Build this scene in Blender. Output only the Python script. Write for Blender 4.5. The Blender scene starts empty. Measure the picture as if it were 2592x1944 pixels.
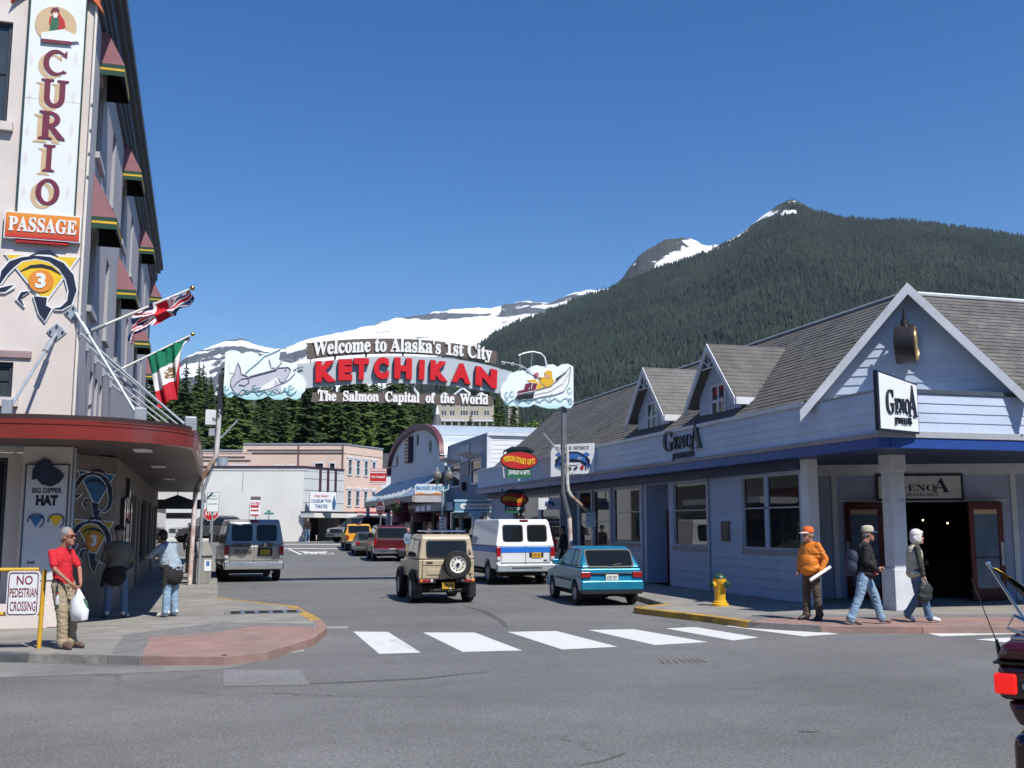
import bpy, bmesh, math, random
from mathutils import Vector, Matrix, noise
R = math.radians
random.seed(7)
SC = bpy.context.scene
COL = SC.collection
# ------------------------------------------------------------------ camera, sky, sun, exposure
FPX, EYE = 2620.0, 1.9
YAW, PITCH = math.atan(751 / 2644.0), math.atan(357 / 2620.0)
cam = bpy.data.cameras.new('camera')
cam.sensor_width = 36.0
cam.lens = 36.0 * FPX / 2592.0
cam.clip_start, cam.clip_end = 0.1, 20000.0
cam_ob = bpy.data.objects.new('camera', cam)
COL.objects.link(cam_ob)
cam_ob.location = (0, 0, EYE)
cam_ob.rotation_euler = (R(90) + PITCH, 0, -YAW)
SC.camera = cam_ob
SUN_EL, SUN_AZ = R(53), R(158)          # azimuth clockwise from the street axis (+Y): behind the camera, to its right
world = bpy.data.worlds.new('World')
SC.world = world
world.use_nodes = True
wn = world.node_tree
sky = wn.nodes.new('ShaderNodeTexSky')
sky.sky_type = 'NISHITA'
sky.sun_disc = False
sky.sun_elevation = SUN_EL
sky.sun_rotation = SUN_AZ
sky.altitude = 0.0
sky.air_density, sky.dust_density, sky.ozone_density = 1.0, 0.0, 2.5
bg = wn.nodes['Background']
bg.inputs['Strength'].default_value = 0.114
hs_ = wn.nodes.new('ShaderNodeHueSaturation'); hs_.inputs['Saturation'].default_value = 1.36; hs_.inputs['Hue'].default_value = 0.509
wn.links.new(sky.outputs[0], hs_.inputs['Color'])
wn.links.new(hs_.outputs[0], bg.inputs['Color'])
sl = bpy.data.lights.new('sun', 'SUN')
sl.energy, sl.angle, sl.color = 5.0, R(0.53), (1.0, 0.955, 0.89)
sun = bpy.data.objects.new('sun', sl)
COL.objects.link(sun)
sun_dir = Vector((math.sin(SUN_AZ) * math.cos(SUN_EL), math.cos(SUN_AZ) * math.cos(SUN_EL), math.sin(SUN_EL)))
sun.rotation_euler = (-sun_dir).to_track_quat('-Z', 'Y').to_euler()
sun.location = sun_dir * 200
SC.view_settings.view_transform = 'Standard'
SC.view_settings.look = 'None'
SC.view_settings.exposure = 0.2
SC.view_settings.gamma = 1.0
SC.view_settings.use_curve_mapping = False
SC.render.engine = 'CYCLES'
SC.cycles.max_bounces = 6
SC.cycles.diffuse_bounces = 2
SC.cycles.glossy_bounces = 3
SC.cycles.transparent_max_bounces = 8
SC.cycles.volume_bounces = 0
SC.cycles.sample_clamp_indirect = 6.0
SC.cycles.use_denoising = True
# ------------------------------------------------------------------ surveying helpers: sight lines meeting known planes
def sight(u, v):
	x, y = u - 1296.0, 972.0 - v
	fh = FPX * math.cos(PITCH) - y * math.sin(PITCH)
	up = FPX * math.sin(PITCH) + y * math.cos(PITCH)
	return Vector((x * math.cos(YAW) + fh * math.sin(YAW), -x * math.sin(YAW) + fh * math.cos(YAW), up))
def on_z(u, v, z=0.0):
	r = sight(u, v); t = (z - EYE) / r.z
	return Vector((r.x * t, r.y * t, z))
def on_x(u, v, X):
	r = sight(u, v); t = X / r.x
	return Vector((X, r.y * t, EYE + r.z * t))
def on_y(u, v, Y):
	r = sight(u, v); t = Y / r.y
	return Vector((r.x * t, Y, EYE + r.z * t))
def at_depth(u, v, d):
	r = sight(u, v); t = d / math.hypot(r.x, r.y)
	return Vector((r.x * t, r.y * t, EYE + r.z * t))
# ------------------------------------------------------------------ mesh helpers
class Fr:
	"""flat drawing frame: a along u, b along v, c along n (outwards)"""
	def __init__(s, o, u, v, n=None):
		s.o, s.u, s.v = Vector(o), Vector(u).normalized(), Vector(v).normalized()
		s.n = Vector(n).normalized() if n is not None else s.u.cross(s.v).normalized()
	def p(s, a, b, c=0.0):
		return s.o + s.u * a + s.v * b + s.n * c
	def off(s, a=0, b=0, c=0):
		return Fr(s.p(a, b, c), s.u, s.v, s.n)
def fr_south(o): return Fr(o, (1, 0, 0), (0, 0, 1), (0, -1, 0))
def fr_west(o): return Fr(o, (0, -1, 0), (0, 0, 1), (-1, 0, 0))
def fr_east(o): return Fr(o, (0, 1, 0), (0, 0, 1), (1, 0, 0))
def fr_up(o): return Fr(o, (1, 0, 0), (0, 1, 0), (0, 0, 1))
def fr_between(p, q):
	"""upright frame running from p (left end as seen) to q"""
	p, q = Vector(p), Vector(q)
	u = (q - p); u.z = 0
	return Fr(p, u, (0, 0, 1))
class MB:
	def __init__(s):
		s.v, s.f, s.mi, s.m = [], [], [], 0
	def add(s, vs, fs):
		b = len(s.v)
		s.v += [tuple(p) for p in vs]
		s.f += [tuple(i + b for i in f) for f in fs]
		s.mi += [s.m] * len(fs)
		return s
	def box(s, x0, x1, y0, y1, z0, z1):
		return s.add([(x0, y0, z0), (x1, y0, z0), (x1, y1, z0), (x0, y1, z0), (x0, y0, z1), (x1, y0, z1), (x1, y1, z1), (x0, y1, z1)],
					 [(0, 3, 2, 1), (4, 5, 6, 7), (0, 1, 5, 4), (1, 2, 6, 5), (2, 3, 7, 6), (3, 0, 4, 7)])
	def fbox(s, fr, a0, a1, b0, b1, c0, c1):
		q = [fr.p(a, b, c) for c in (c0, c1) for a, b in ((a0, b0), (a1, b0), (a1, b1), (a0, b1))]
		return s.add(q, [(0, 3, 2, 1), (4, 5, 6, 7), (0, 1, 5, 4), (1, 2, 6, 5), (2, 3, 7, 6), (3, 0, 4, 7)])
	def quad(s, *ps):
		return s.add(ps, [tuple(range(len(ps)))])
	def prism(s, poly, fr, c0, c1):
		n = len(poly)
		area = sum(poly[i][0] * poly[(i + 1) % n][1] - poly[(i + 1) % n][0] * poly[i][1] for i in range(n))
		if area < 0: poly = poly[::-1]
		vs = [fr.p(a, b, c0) for a, b in poly] + [fr.p(a, b, c1) for a, b in poly]
		fs = [tuple(range(n - 1, -1, -1)), tuple(range(n, 2 * n))]
		fs += [(i, (i + 1) % n, n + (i + 1) % n, n + i) for i in range(n)]
		return s.add(vs, fs)
	def cyl(s, p0, p1, r0, r1=None, n=10, caps=True):
		r1 = r0 if r1 is None else r1
		p0, p1 = Vector(p0), Vector(p1)
		d = (p1 - p0).normalized()
		a = d.orthogonal().normalized(); b = d.cross(a)
		vs = []
		for p, r in ((p0, r0), (p1, r1)):
			vs += [p + (a * math.cos(2 * math.pi * i / n) + b * math.sin(2 * math.pi * i / n)) * r for i in range(n)]
		fs = [(i, (i + 1) % n, n + (i + 1) % n, n + i) for i in range(n)]
		if caps: fs += [tuple(range(n - 1, -1, -1)), tuple(range(n, 2 * n))]
		return s.add(vs, fs)
	def tube(s, pts, r, n=6, closed=False):
		pts = [Vector(p) for p in pts]
		m = len(pts); vs = []; up = None
		for i, p in enumerate(pts):
			if closed: d = pts[(i + 1) % m] - pts[i - 1]
			else: d = pts[min(i + 1, m - 1)] - pts[max(i - 1, 0)]
			d = d.normalized() if d.length > 1e-9 else Vector((0, 0, 1))
			up = d.orthogonal().normalized() if up is None else (up - d * up.dot(d)).normalized()
			b = d.cross(up)
			rr = r[i] if isinstance(r, (list, tuple)) else r
			vs += [p + (up * math.cos(2 * math.pi * k / n) + b * math.sin(2 * math.pi * k / n)) * rr for k in range(n)]
		fs = []
		for i in range(m if closed else m - 1):
			j = (i + 1) % m
			fs += [(i * n + k, i * n + (k + 1) % n, j * n + (k + 1) % n, j * n + k) for k in range(n)]
		if not closed: fs += [tuple(range(n - 1, -1, -1)), tuple(range((m - 1) * n, m * n))]
		return s.add(vs, fs)
	def lathe(s, prof, fr, n=16, caps=True):
		"""profile of (radius, height along fr.n); round fr.n"""
		vs = []
		for r, h in prof:
			vs += [fr.p(r * math.cos(2 * math.pi * i / n), r * math.sin(2 * math.pi * i / n), h) for i in range(n)]
		m = len(prof)
		fs = [(j * n + i, j * n + (i + 1) % n, (j + 1) * n + (i + 1) % n, (j + 1) * n + i) for j in range(m - 1) for i in range(n)]
		if caps and prof[0][0] > 1e-6: fs.append(tuple(range(n - 1, -1, -1)))
		if caps and prof[-1][0] > 1e-6: fs.append(tuple(range((m - 1) * n, m * n)))
		return s.add(vs, fs)
	def ell(s, c, r, nu=12, nv=8, rot=None):
		c = Vector(c); vs = []
		rx, ry, rz = (r, r, r) if not isinstance(r, (tuple, list)) else r
		for j in range(1, nv):
			t = math.pi * j / nv
			for i in range(nu):
				a = 2 * math.pi * i / nu
				p = Vector((rx * math.sin(t) * math.cos(a), ry * math.sin(t) * math.sin(a), rz * math.cos(t)))
				vs.append(c + (rot @ p if rot else p))
		t, b = Vector((0, 0, rz)), Vector((0, 0, -rz))
		vs += [c + (rot @ t if rot else t), c + (rot @ b if rot else b)]
		fs = [(j * nu + i, (j + 1) * nu + i, (j + 1) * nu + (i + 1) % nu, j * nu + (i + 1) % nu) for j in range(nv - 2) for i in range(nu)]
		k = len(vs) - 2
		fs += [(k, i, (i + 1) % nu) for i in range(nu)] + [(k + 1, (nv - 2) * nu + (i + 1) % nu, (nv - 2) * nu + i) for i in range(nu)]
		return s.add(vs, fs)
	def loft(s, rings, cap=True):
		n = len(rings[0]); vs = [p for r in rings for p in r]
		fs = [(j * n + i, j * n + (i + 1) % n, (j + 1) * n + (i + 1) % n, (j + 1) * n + i) for j in range(len(rings) - 1) for i in range(n)]
		if cap: fs += [tuple(range(n - 1, -1, -1)), tuple(range((len(rings) - 1) * n, len(rings) * n))]
		return s.add(vs, fs)
	def mesh(s, name):
		me = bpy.data.meshes.new(name)
		me.from_pydata(s.v, [], s.f)
		if any(s.mi): me.polygons.foreach_set('material_index', s.mi)
		me.update()
		return me
def link(o, parent=None):
	COL.objects.link(o)
	if parent is not None: o.parent = parent
	return o
def tag(o, label=None, cat=None, group=None, kind=None):
	if label: o['label'] = label
	if cat: o['category'] = cat
	if group: o['group'] = group
	if kind: o['kind'] = kind
	return o
def ob(name, mb, mat, parent=None, bev=0.0, smooth=0, seg=2, loc=None, rz=None, label=None, cat=None, group=None, kind=None):
	me = mb if isinstance(mb, bpy.types.Mesh) else mb.mesh(name)
	if not me.materials:
		for m in (mat if isinstance(mat, (list, tuple)) else [mat]): me.materials.append(m)
	o = bpy.data.objects.new(name, me)
	link(o, parent)
	if loc is not None: o.location = loc
	if rz is not None: o.rotation_euler.z = rz
	if smooth or bev:
		for p in me.polygons: p.use_smooth = True
		try: me.set_sharp_from_angle(angle=R(smooth if smooth > 1 else 35))
		except Exception: pass
	if bev:
		b = o.modifiers.new('bevel', 'BEVEL')
		b.width, b.segments, b.limit_method, b.angle_limit = bev, seg, 'ANGLE', R(32)
		b.harden_normals = True
	tag(o, label, cat, group, kind)
	return o
def thing(name, label, cat, loc=(0, 0, 0), rz=0.0, group=None, kind=None):
	o = bpy.data.objects.new(name, None)
	link(o); o.empty_display_size = 0.2
	o.location = loc; o.rotation_euler.z = rz
	return tag(o, label, cat, group, kind)
def structure(name, mb, mat, **k):
	return ob(name, mb, mat, kind='structure', **k)
TMP = bpy.data.scenes.new('workbench')       # small side scene, so that shaping one mesh does not re-evaluate the whole place
def evaluated_mesh(o):
	TMP.collection.objects.link(o)
	vl = TMP.view_layers[0]; vl.update()
	me = bpy.data.meshes.new_from_object(o.evaluated_get(vl.depsgraph))
	bpy.data.objects.remove(o)
	return me
_tc = {}
def text_mesh(sx, bold=0.0, shear=0.0):
	key = (sx, bold, shear)
	if key not in _tc:
		cu = bpy.data.curves.new('t', 'FONT')
		cu.body, cu.size, cu.offset, cu.shear, cu.resolution_u = sx, 1.0, bold, shear, 3
		to = bpy.data.objects.new('t', cu)
		me = evaluated_mesh(to)
		vs = [(v.co.x, v.co.y) for v in me.vertices]
		fs = [tuple(p.vertices) for p in me.polygons]
		ed = {}
		for f in fs:
			for i in range(len(f)):
				a, b = f[i], f[(i + 1) % len(f)]
				ed[(a, b)] = 1
		rim = [(a, b) for (a, b) in ed if (b, a) not in ed]
		bpy.data.curves.remove(cu); bpy.data.meshes.remove(me)
		xs = [p[0] for p in vs]; ys = [p[1] for p in vs]
		_tc[key] = (vs, fs, rim, min(xs), max(xs), min(ys), max(ys))
	return _tc[key]
def text(mb, sx, fr, a0, a1, b0, b1, c0=0.0, c1=0.004, bold=0.0, shear=0.0, warp=None, side=None):
	"""letters fitted into the rectangle a0..a1, b0..b1 of a frame"""
	vs, fs, rim, x0, x1, y0, y1 = text_mesh(sx, bold, shear)
	ka, kb = (a1 - a0) / (x1 - x0), (b1 - b0) / (y1 - y0)
	def m(p, c):
		a, b = a0 + (p[0] - x0) * ka, b0 + (p[1] - y0) * kb
		if warp: a, b = warp(a, b)
		return fr.p(a, b, c)
	n = len(vs)
	flip = ka * kb < 0
	top = [m(p, c1) for p in vs]
	if c1 - c0 > 0.003:
		mb.add(top + [m(p, c0) for p in vs], fs + [(b, a, a + n, b + n) for a, b in rim])
		if side is not None:
			for k in range(len(rim)): mb.mi[-1 - k] = side
	else:
		mb.add(top, fs)
	return mb
def serif(sx, italic=False):
	"""roman bold letter forms"""
	up, lo = (0x1D468, 0x1D482) if italic else (0x1D400, 0x1D41A)
	return ''.join(chr(up + ord(ch) - 65) if 'A' <= ch <= 'Z' else chr(lo + ord(ch) - 97) if 'a' <= ch <= 'z' else chr(0x1D7CE + ord(ch) - 48) if ch.isdigit() else ch for ch in sx)
def circle(cx, cy, rx, ry=None, n=24, a0=0, a1=360):
	ry = rx if ry is None else ry
	full = abs(a1 - a0) >= 360
	k = n if full else n + 1
	return [(cx + rx * math.cos(R(a0 + (a1 - a0) * i / n)), cy + ry * math.sin(R(a0 + (a1 - a0) * i / n))) for i in range(k)]
# ------------------------------------------------------------------ materials
def lin(c):
	if isinstance(c, str):
		c = tuple(int(c[i:i + 2], 16) for i in (1, 3, 5))
	return tuple(((x / 255.0) / 12.92 if x / 255.0 <= 0.04045 else ((x / 255.0 + 0.055) / 1.055) ** 2.4) for x in c)
_mats = {}
def mat(name, col, rough=0.6, var=0.12, scale=4.0, bump=0.0, bscale=None, metal=0.0, spec=0.5, coat=0.0, rnd=0.0, detail=5.0, stretch=None, hue=None, emit=None, trans=0.0):
	"""principled material: base colour broken up by two scales of noise, fine relief, optional per-object variation"""
	if name in _mats: return _mats[name]
	m = bpy.data.materials.new(name); m.use_nodes = True
	nt = m.node_tree; N = nt.nodes; L = nt.links
	b = N['Principled BSDF']
	c = lin(col) if (isinstance(col, str) or max(col) > 1.0) else tuple(col)
	b.inputs['Roughness'].default_value = rough
	b.inputs['Metallic'].default_value = metal
	b.inputs['Specular IOR Level'].default_value = spec
	b.inputs['Coat Weight'].default_value = coat
	b.inputs['Coat Roughness'].default_value = 0.04
	tc = N.new('ShaderNodeTexCoord')
	src = tc.outputs['Object']
	if stretch:
		mp = N.new('ShaderNodeMapping'); mp.inputs['Scale'].default_value = stretch
		L.new(src, mp.inputs['Vector']); src = mp.outputs[0]
	n1 = N.new('ShaderNodeTexNoise'); n1.inputs['Scale'].default_value = scale; n1.inputs['Detail'].default_value = detail; n1.inputs['Roughness'].default_value = 0.62
	L.new(src, n1.inputs['Vector'])
	mr = N.new('ShaderNodeMapRange')
	mr.inputs['From Min'].default_value, mr.inputs['From Max'].default_value = 0.28, 0.72
	mr.inputs['To Min'].default_value, mr.inputs['To Max'].default_value = 1 - var, 1 + var
	L.new(n1.outputs['Fac'], mr.inputs['Value'])
	fac = mr.outputs[0]
	if rnd:
		oi = N.new('ShaderNodeObjectInfo')
		m2 = N.new('ShaderNodeMapRange'); m2.inputs['To Min'].default_value, m2.inputs['To Max'].default_value = 1 - rnd, 1 + rnd
		L.new(oi.outputs['Random'], m2.inputs['Value'])
		mm = N.new('ShaderNodeMath'); mm.operation = 'MULTIPLY'
		L.new(fac, mm.inputs[0]); L.new(m2.outputs[0], mm.inputs[1]); fac = mm.outputs[0]
	vm = N.new('ShaderNodeVectorMath'); vm.operation = 'SCALE'
	if hue:
		n3 = N.new('ShaderNodeTexNoise'); n3.inputs['Scale'].default_value = scale * 0.35; n3.inputs['Detail'].default_value = 3
		L.new(src, n3.inputs['Vector'])
		mx = N.new('ShaderNodeMix'); mx.data_type = 'RGBA'
		m3 = N.new('ShaderNodeMapRange'); m3.inputs['From Min'].default_value, m3.inputs['From Max'].default_value = 0.38, 0.62
		L.new(n3.outputs['Fac'], m3.inputs['Value']); L.new(m3.outputs[0], mx.inputs['Factor'])
		h = lin(hue) if (isinstance(hue, str) or max(hue) > 1.0) else hue
		mx.inputs[6].default_value = (*c, 1); mx.inputs[7].default_value = (*h, 1)
		L.new(mx.outputs[2], vm.inputs[0])
	else:
		vm.inputs[0].default_value = c
	L.new(fac, vm.inputs['Scale'])
	L.new(vm.outputs[0], b.inputs['Base Color'])
	if bump:
		n2 = N.new('ShaderNodeTexNoise'); n2.inputs['Scale'].default_value = bscale or scale * 6; n2.inputs['Detail'].default_value = 6
		L.new(src, n2.inputs['Vector'])
		bp = N.new('ShaderNodeBump'); bp.inputs['Strength'].default_value = bump; bp.inputs['Distance'].default_value = 0.02
		L.new(n2.outputs['Fac'], bp.inputs['Height']); L.new(bp.outputs[0], b.inputs['Normal'])
	if emit:
		b.inputs['Emission Color'].default_value = (*emit[0], 1); b.inputs['Emission Strength'].default_value = emit[1]
	if trans:
		b.inputs['Transmission Weight'].default_value = trans
	_mats[name] = m
	return m
def glass(name, tint=(0.02, 0.025, 0.03), rough=0.03, see=0.0, spec=0.5):
	"""window glass: dark tinted pane with a clear reflecting face; see = how much light passes"""
	if name in _mats: return _mats[name]
	m = mat(name, tint, rough=rough, var=0.2, scale=1.5, spec=spec)
	if see:
		nt = m.node_tree; N = nt.nodes; L = nt.links
		t = N.new('ShaderNodeBsdfTransparent'); t.inputs[0].default_value = (0.75, 0.8, 0.8, 1)
		mx = N.new('ShaderNodeMixShader'); fr = N.new('ShaderNodeFresnel'); fr.inputs['IOR'].default_value = 1.5
		ma = N.new('ShaderNodeMath'); ma.operation = 'ADD'; ma.inputs[1].default_value = 1 - see; ma.use_clamp = True
		L.new(fr.outputs[0], ma.inputs[0]); L.new(ma.outputs[0], mx.inputs[0])
		L.new(t.outputs[0], mx.inputs[1]); L.new(N['Principled BSDF'].outputs[0], mx.inputs[2])
		L.new(mx.outputs[0], N['Material Output'].inputs['Surface'])
	return m
import numpy as np
# ------------------------------------------------------------------ ground, road, pavements
def gz(y):
	t = min(max((y - 56.0) / 26.0, 0.0), 1.0)
	return 0.66 * t * t * (3 - 2 * t)
def road_hit(u, v):
	z = 0.0
	for _ in range(30):
		p = on_z(u, v, z); z += 0.35 * (gz(p.y) - z)
	return Vector((p.x, p.y, gz(p.y)))
def asphalt(name, base, specks=True):
	m = bpy.data.materials.new(name); m.use_nodes = True
	N, L = m.node_tree.nodes, m.node_tree.links
	b = N['Principled BSDF']; b.inputs['Roughness'].default_value = 0.82; b.inputs['Specular IOR Level'].default_value = 0.35
	tc = N.new('ShaderNodeTexCoord')
	def ns(scale, detail=6, st=(1, 1, 1)):
		mp = N.new('ShaderNodeMapping'); mp.inputs['Scale'].default_value = st
		L.new(tc.outputs['Object'], mp.inputs[0])
		n = N.new('ShaderNodeTexNoise'); n.inputs['Scale'].default_value = scale; n.inputs['Detail'].default_value = detail; n.inputs['Roughness'].default_value = 0.65
		L.new(mp.outputs[0], n.inputs['Vector']); return n.outputs['Fac']
	def rng(x, a, b_, c, d):
		r = N.new('ShaderNodeMapRange'); L.new(x, r.inputs[0])
		for i, q in enumerate((a, b_, c, d)): r.inputs[1 + i].default_value = q
		return r.outputs[0]
	def mul(a, b_):
		q = N.new('ShaderNodeMath'); q.operation = 'MULTIPLY'; L.new(a, q.inputs[0]); L.new(b_, q.inputs[1]); return q.outputs[0]
	f = rng(ns(0.16, 4), 0.3, 0.7, 0.80, 1.2)                       # broad wear
	f = mul(f, rng(ns(0.55, 5, (0.35, 1, 1)), 0.3, 0.7, 0.86, 1.12))      # streaks across the crossing traffic
	f = mul(f, rng(ns(3.5, 4), 0.3, 0.7, 0.93, 1.07))
	f = mul(f, rng(ns(30, 3), 0.3, 0.7, 0.62, 1.38))                    # stone chips
	if specks:
		vo = N.new('ShaderNodeTexVoronoi'); vo.inputs['Scale'].default_value = 30.0
		L.new(tc.outputs['Object'], vo.inputs['Vector'])
		f = mul(f, rng(vo.outputs['Distance'], 0.10, 0.22, 1.75, 1.0))
		cr = N.new('ShaderNodeTexVoronoi'); cr.feature = 'DISTANCE_TO_EDGE'; cr.inputs['Scale'].default_value = 0.22
		wob = N.new('ShaderNodeTexNoise'); wob.inputs['Scale'].default_value = 1.6; wob.inputs['Detail'].default_value = 5
		L.new(tc.outputs['Object'], wob.inputs['Vector'])
		ad = N.new('ShaderNodeVectorMath'); ad.operation = 'MULTIPLY_ADD'; ad.inputs[1].default_value = (1.1, 1.1, 0)
		L.new(wob.outputs['Color'], ad.inputs[0]); L.new(tc.outputs['Object'], ad.inputs[2]); L.new(ad.outputs[0], cr.inputs['Vector'])
		gate = rng(ns(0.12, 2), 0.52, 0.6, 0.0, 0.42)
		crk = rng(cr.outputs['Distance'], 0.0015, 0.006, 1.0, 0.0)
		inv = N.new('ShaderNodeMath'); inv.operation = 'SUBTRACT'; inv.inputs[0].default_value = 1.0
		L.new(mul(crk, gate), inv.inputs[1]); f = mul(f, inv.outputs[0])
	vm = N.new('ShaderNodeVectorMath'); vm.operation = 'SCALE'; vm.inputs[0].default_value = base
	L.new(f, vm.inputs['Scale']); L.new(vm.outputs[0], b.inputs['Base Color'])
	bp = N.new('ShaderNodeBump'); bp.inputs['Strength'].default_value = 0.5; bp.inputs['Distance'].default_value = 0.012
	L.new(ns(55, 3), bp.inputs['Height']); L.new(bp.outputs[0], b.inputs['Normal'])
	return m
ASPH = asphalt('asphalt', (0.155, 0.153, 0.149))
PATCH = asphalt('asphalt_patch', (0.20, 0.198, 0.194))
CONC = mat('concrete', (0.29, 0.275, 0.245), rough=0.85, var=0.2, scale=1.6, bump=0.25, bscale=40, hue=(0.235, 0.225, 0.205), spec=0.3)
CONC_K = mat('kerb_concrete', (0.30, 0.285, 0.25), rough=0.85, var=0.35, scale=5, bump=0.4, bscale=30, hue=(0.2, 0.19, 0.17), spec=0.3)
REDC = mat('red_concrete', (0.315, 0.195, 0.165), rough=0.85, var=0.2, scale=2.5, bump=0.25, bscale=40, hue=(0.27, 0.19, 0.165), spec=0.3)
GREYC = mat('grey_concrete', (0.19, 0.185, 0.18), rough=0.85, var=0.2, scale=3, bump=0.25, bscale=40, spec=0.3)
DARKC = mat('dark_kerb_paint', (0.10, 0.105, 0.11), rough=0.8, var=0.3, scale=6, bump=0.3)
YEL = mat('yellow_kerb_paint', (0.50, 0.29, 0.04), rough=0.7, var=0.3, scale=7, hue=(0.33, 0.22, 0.07), bump=0.3)
def worn_paint(name, c, under, amount=.5):
	m = bpy.data.materials.new(name); m.use_nodes = True
	N, L = m.node_tree.nodes, m.node_tree.links; b = N['Principled BSDF']; b.inputs['Roughness'].default_value = .75
	tc = N.new('ShaderNodeTexCoord')
	def nf(sc, st, d=6):
		mp_ = N.new('ShaderNodeMapping'); mp_.inputs['Scale'].default_value = st; L.new(tc.outputs['Object'], mp_.inputs[0])
		n = N.new('ShaderNodeTexNoise'); n.inputs['Scale'].default_value = sc; n.inputs['Detail'].default_value = d; n.inputs['Roughness'].default_value = .7; L.new(mp_.outputs[0], n.inputs['Vector']); return n.outputs['Fac']
	def rg(x, p, q, r_, t_):
		k = N.new('ShaderNodeMapRange'); L.new(x, k.inputs[0])
		for i, z in enumerate((p, q, r_, t_)): k.inputs[1 + i].default_value = z
		return k.outputs[0]
	mn_ = N.new('ShaderNodeMath'); mn_.operation = 'MAXIMUM'
	L.new(rg(nf(1.1, (1, .25, 1)), .56, .78, 0, amount), mn_.inputs[0]); L.new(rg(nf(22, (1, 1, 1)), .60, .70, 0, .75), mn_.inputs[1])
	mx = mix_by(N, L, mn_.outputs[0], c, under); L.new(mx.outputs[2], b.inputs['Base Color'])
	return m
def mix_by(N, L, fac, c1, c2):
	mx = N.new('ShaderNodeMix'); mx.data_type = 'RGBA'
	L.new(fac, mx.inputs['Factor']); mx.inputs[6].default_value = (*c1, 1); mx.inputs[7].default_value = (*c2, 1)
	return mx
WHP = worn_paint('white_road_paint', (0.64, 0.64, 0.61), (0.22, 0.22, 0.215), .65)
SOIL = mat('ground_soil', (0.07, 0.075, 0.05), rough=0.95, var=0.3, scale=0.05)
gm = MB()
ys = [-3000, 56, 60.3, 64.7, 69, 73.3, 77.7, 82, 6500]
for a, b in zip(ys[:-1], ys[1:]):
	gm.quad((-6000, a, gz(a) - 0.06), (6000, a, gz(a) - 0.06), (6000, b, gz(b) - 0.06), (-6000, b, gz(b) - 0.06))
structure('ground', gm, SOIL)
gm = MB()
ys = [-40] + list(range(0, 56, 8)) + [56, 58.6, 61.2, 63.8, 66.4, 69, 71.6, 74.2, 76.8, 79.4, 82, 118]
for a, b in zip(ys[:-1], ys[1:]):
	gm.quad((-90, a, gz(a)), (90, a, gz(a)), (90, b, gz(b)), (-90, b, gz(b)))
road = structure('road', gm, ASPH)
def slab(name, pts, mat_, z0=-0.05, z1=0.12, parent=None, bev=0.0, **k):
	return ob(name, MB().prism([(p[0], p[1]) for p in pts], fr_up((0, 0, 0)), z0, z1), mat_, parent, bev=bev, **k)
SW = 0.12
LP = [(-60, 17.2), (-3.3, 16.5), (-1.37, 15.66), (-0.91, 15.42), (0.20, 15.02), (0.78, 15.44), (1.58, 17.12), (1.95, 18.8), (2.0, 20.2), (1.8, 23.7), (0.12, 27.05), (0.10, 66), (-60, 66)]
RP = [(10.55, 66), (10.5, 25.7), (9.95, 22.2), (8.88, 21.5), (8.86, 21.1), (9.42, 18.9), (9.58, 17.7), (10.44, 16.64), (12.08, 16.02), (14.0, 15.48), (60, 13.8), (60, 66)]
pl = slab('pavement_left', LP, CONC); tag(pl, kind='structure')
pr = slab('pavement_right', RP, CONC); tag(pr, kind='structure')
def kerb(parent, p, q, m, w=0.16, z1=None, name='kerb_stone', cut=None):
	p, q = Vector((p[0], p[1], 0)), Vector((q[0], q[1], 0))
	d = (q - p); Lh = d.length; d.normalize(); n = Vector((-d.y, d.x, 0))
	k = max(1, round(Lh / 1.5)) if cut is None else cut
	for i in range(k):
		a, b = p + d * (Lh * i / k + 0.004), p + d * (Lh * (i + 1) / k - 0.004)
		mb = MB().prism([(a.x - n.x * 0.012, a.y - n.y * 0.012), (b.x - n.x * 0.012, b.y - n.y * 0.012), (b.x + n.x * w, b.y + n.y * w), (a.x + n.x * w, a.y + n.y * w)], fr_up((0, 0, 0)), -0.04, z1 or SW + 0.006)
		ob(name, mb, m, parent, bev=0.012)
kerb(pl, (-6, 16.62), LP[1], DARKC, cut=2); kerb(pl, LP[1], (-2.45, 16.12), DARKC, cut=1); kerb(pl, (-2.45, 16.12), LP[2], CONC_K, cut=1); kerb(pl, LP[2], LP[3], GREYC, cut=1)
for i in range(3, 8): kerb(pl, LP[i], LP[i + 1], REDC, cut=1, z1=0.1275)
kerb(pl, LP[8], LP[9], YEL, w=0.22); kerb(pl, LP[9], LP[10], YEL, w=0.12, cut=2); kerb(pl, LP[10], LP[11], CONC_K)
RK = RP[1:11]
kerb(pr, (10.55, 66), (10.5, 25.7), CONC_K); kerb(pr, RP[1], RP[2], CONC_K, cut=3)
for i, m_ in ((2, YEL), (3, YEL), (4, YEL), (5, YEL), (6, GREYC), (7, REDC), (8, REDC)):
	kerb(pr, RP[i], RP[i + 1], m_, w=0.2)
kerb(pr, RP[9], (24, 15.1), CONC_K)
def zone(parent, name, px, m, z, sc=1.0, ox=0, oy=0):
	pts = [on_z(ox + x / sc, oy + y / sc, z) for x, y in px]
	return ob(name, MB().prism([(p.x, p.y) for p in pts], fr_up((0, 0, 0)), z - 0.02, z), m, parent)
zone(pl, 'grey_border', [(770, 385), (690, 500), (880, 512), (935, 400), (1380, 362), (1590, 324), (1960, 335), (1960, 316), (1375, 306)], GREYC, 0.1245, 2.458, 0, 1450)
zone(pl, 'red_ramp', [(938, 401), (884, 510), (1400, 516), (1640, 486), (1930, 400), (1955, 338), (1592, 326), (1382, 364)], REDC, 0.1265, 2.458, 0, 1450)
zone(pr, 'red_ramp', [(1905, 1574), (1965, 1562), (2592, 1563), (2592, 1584), (2400, 1584), (2330, 1584), (2080, 1582)], REDC, 0.1265)
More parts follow.
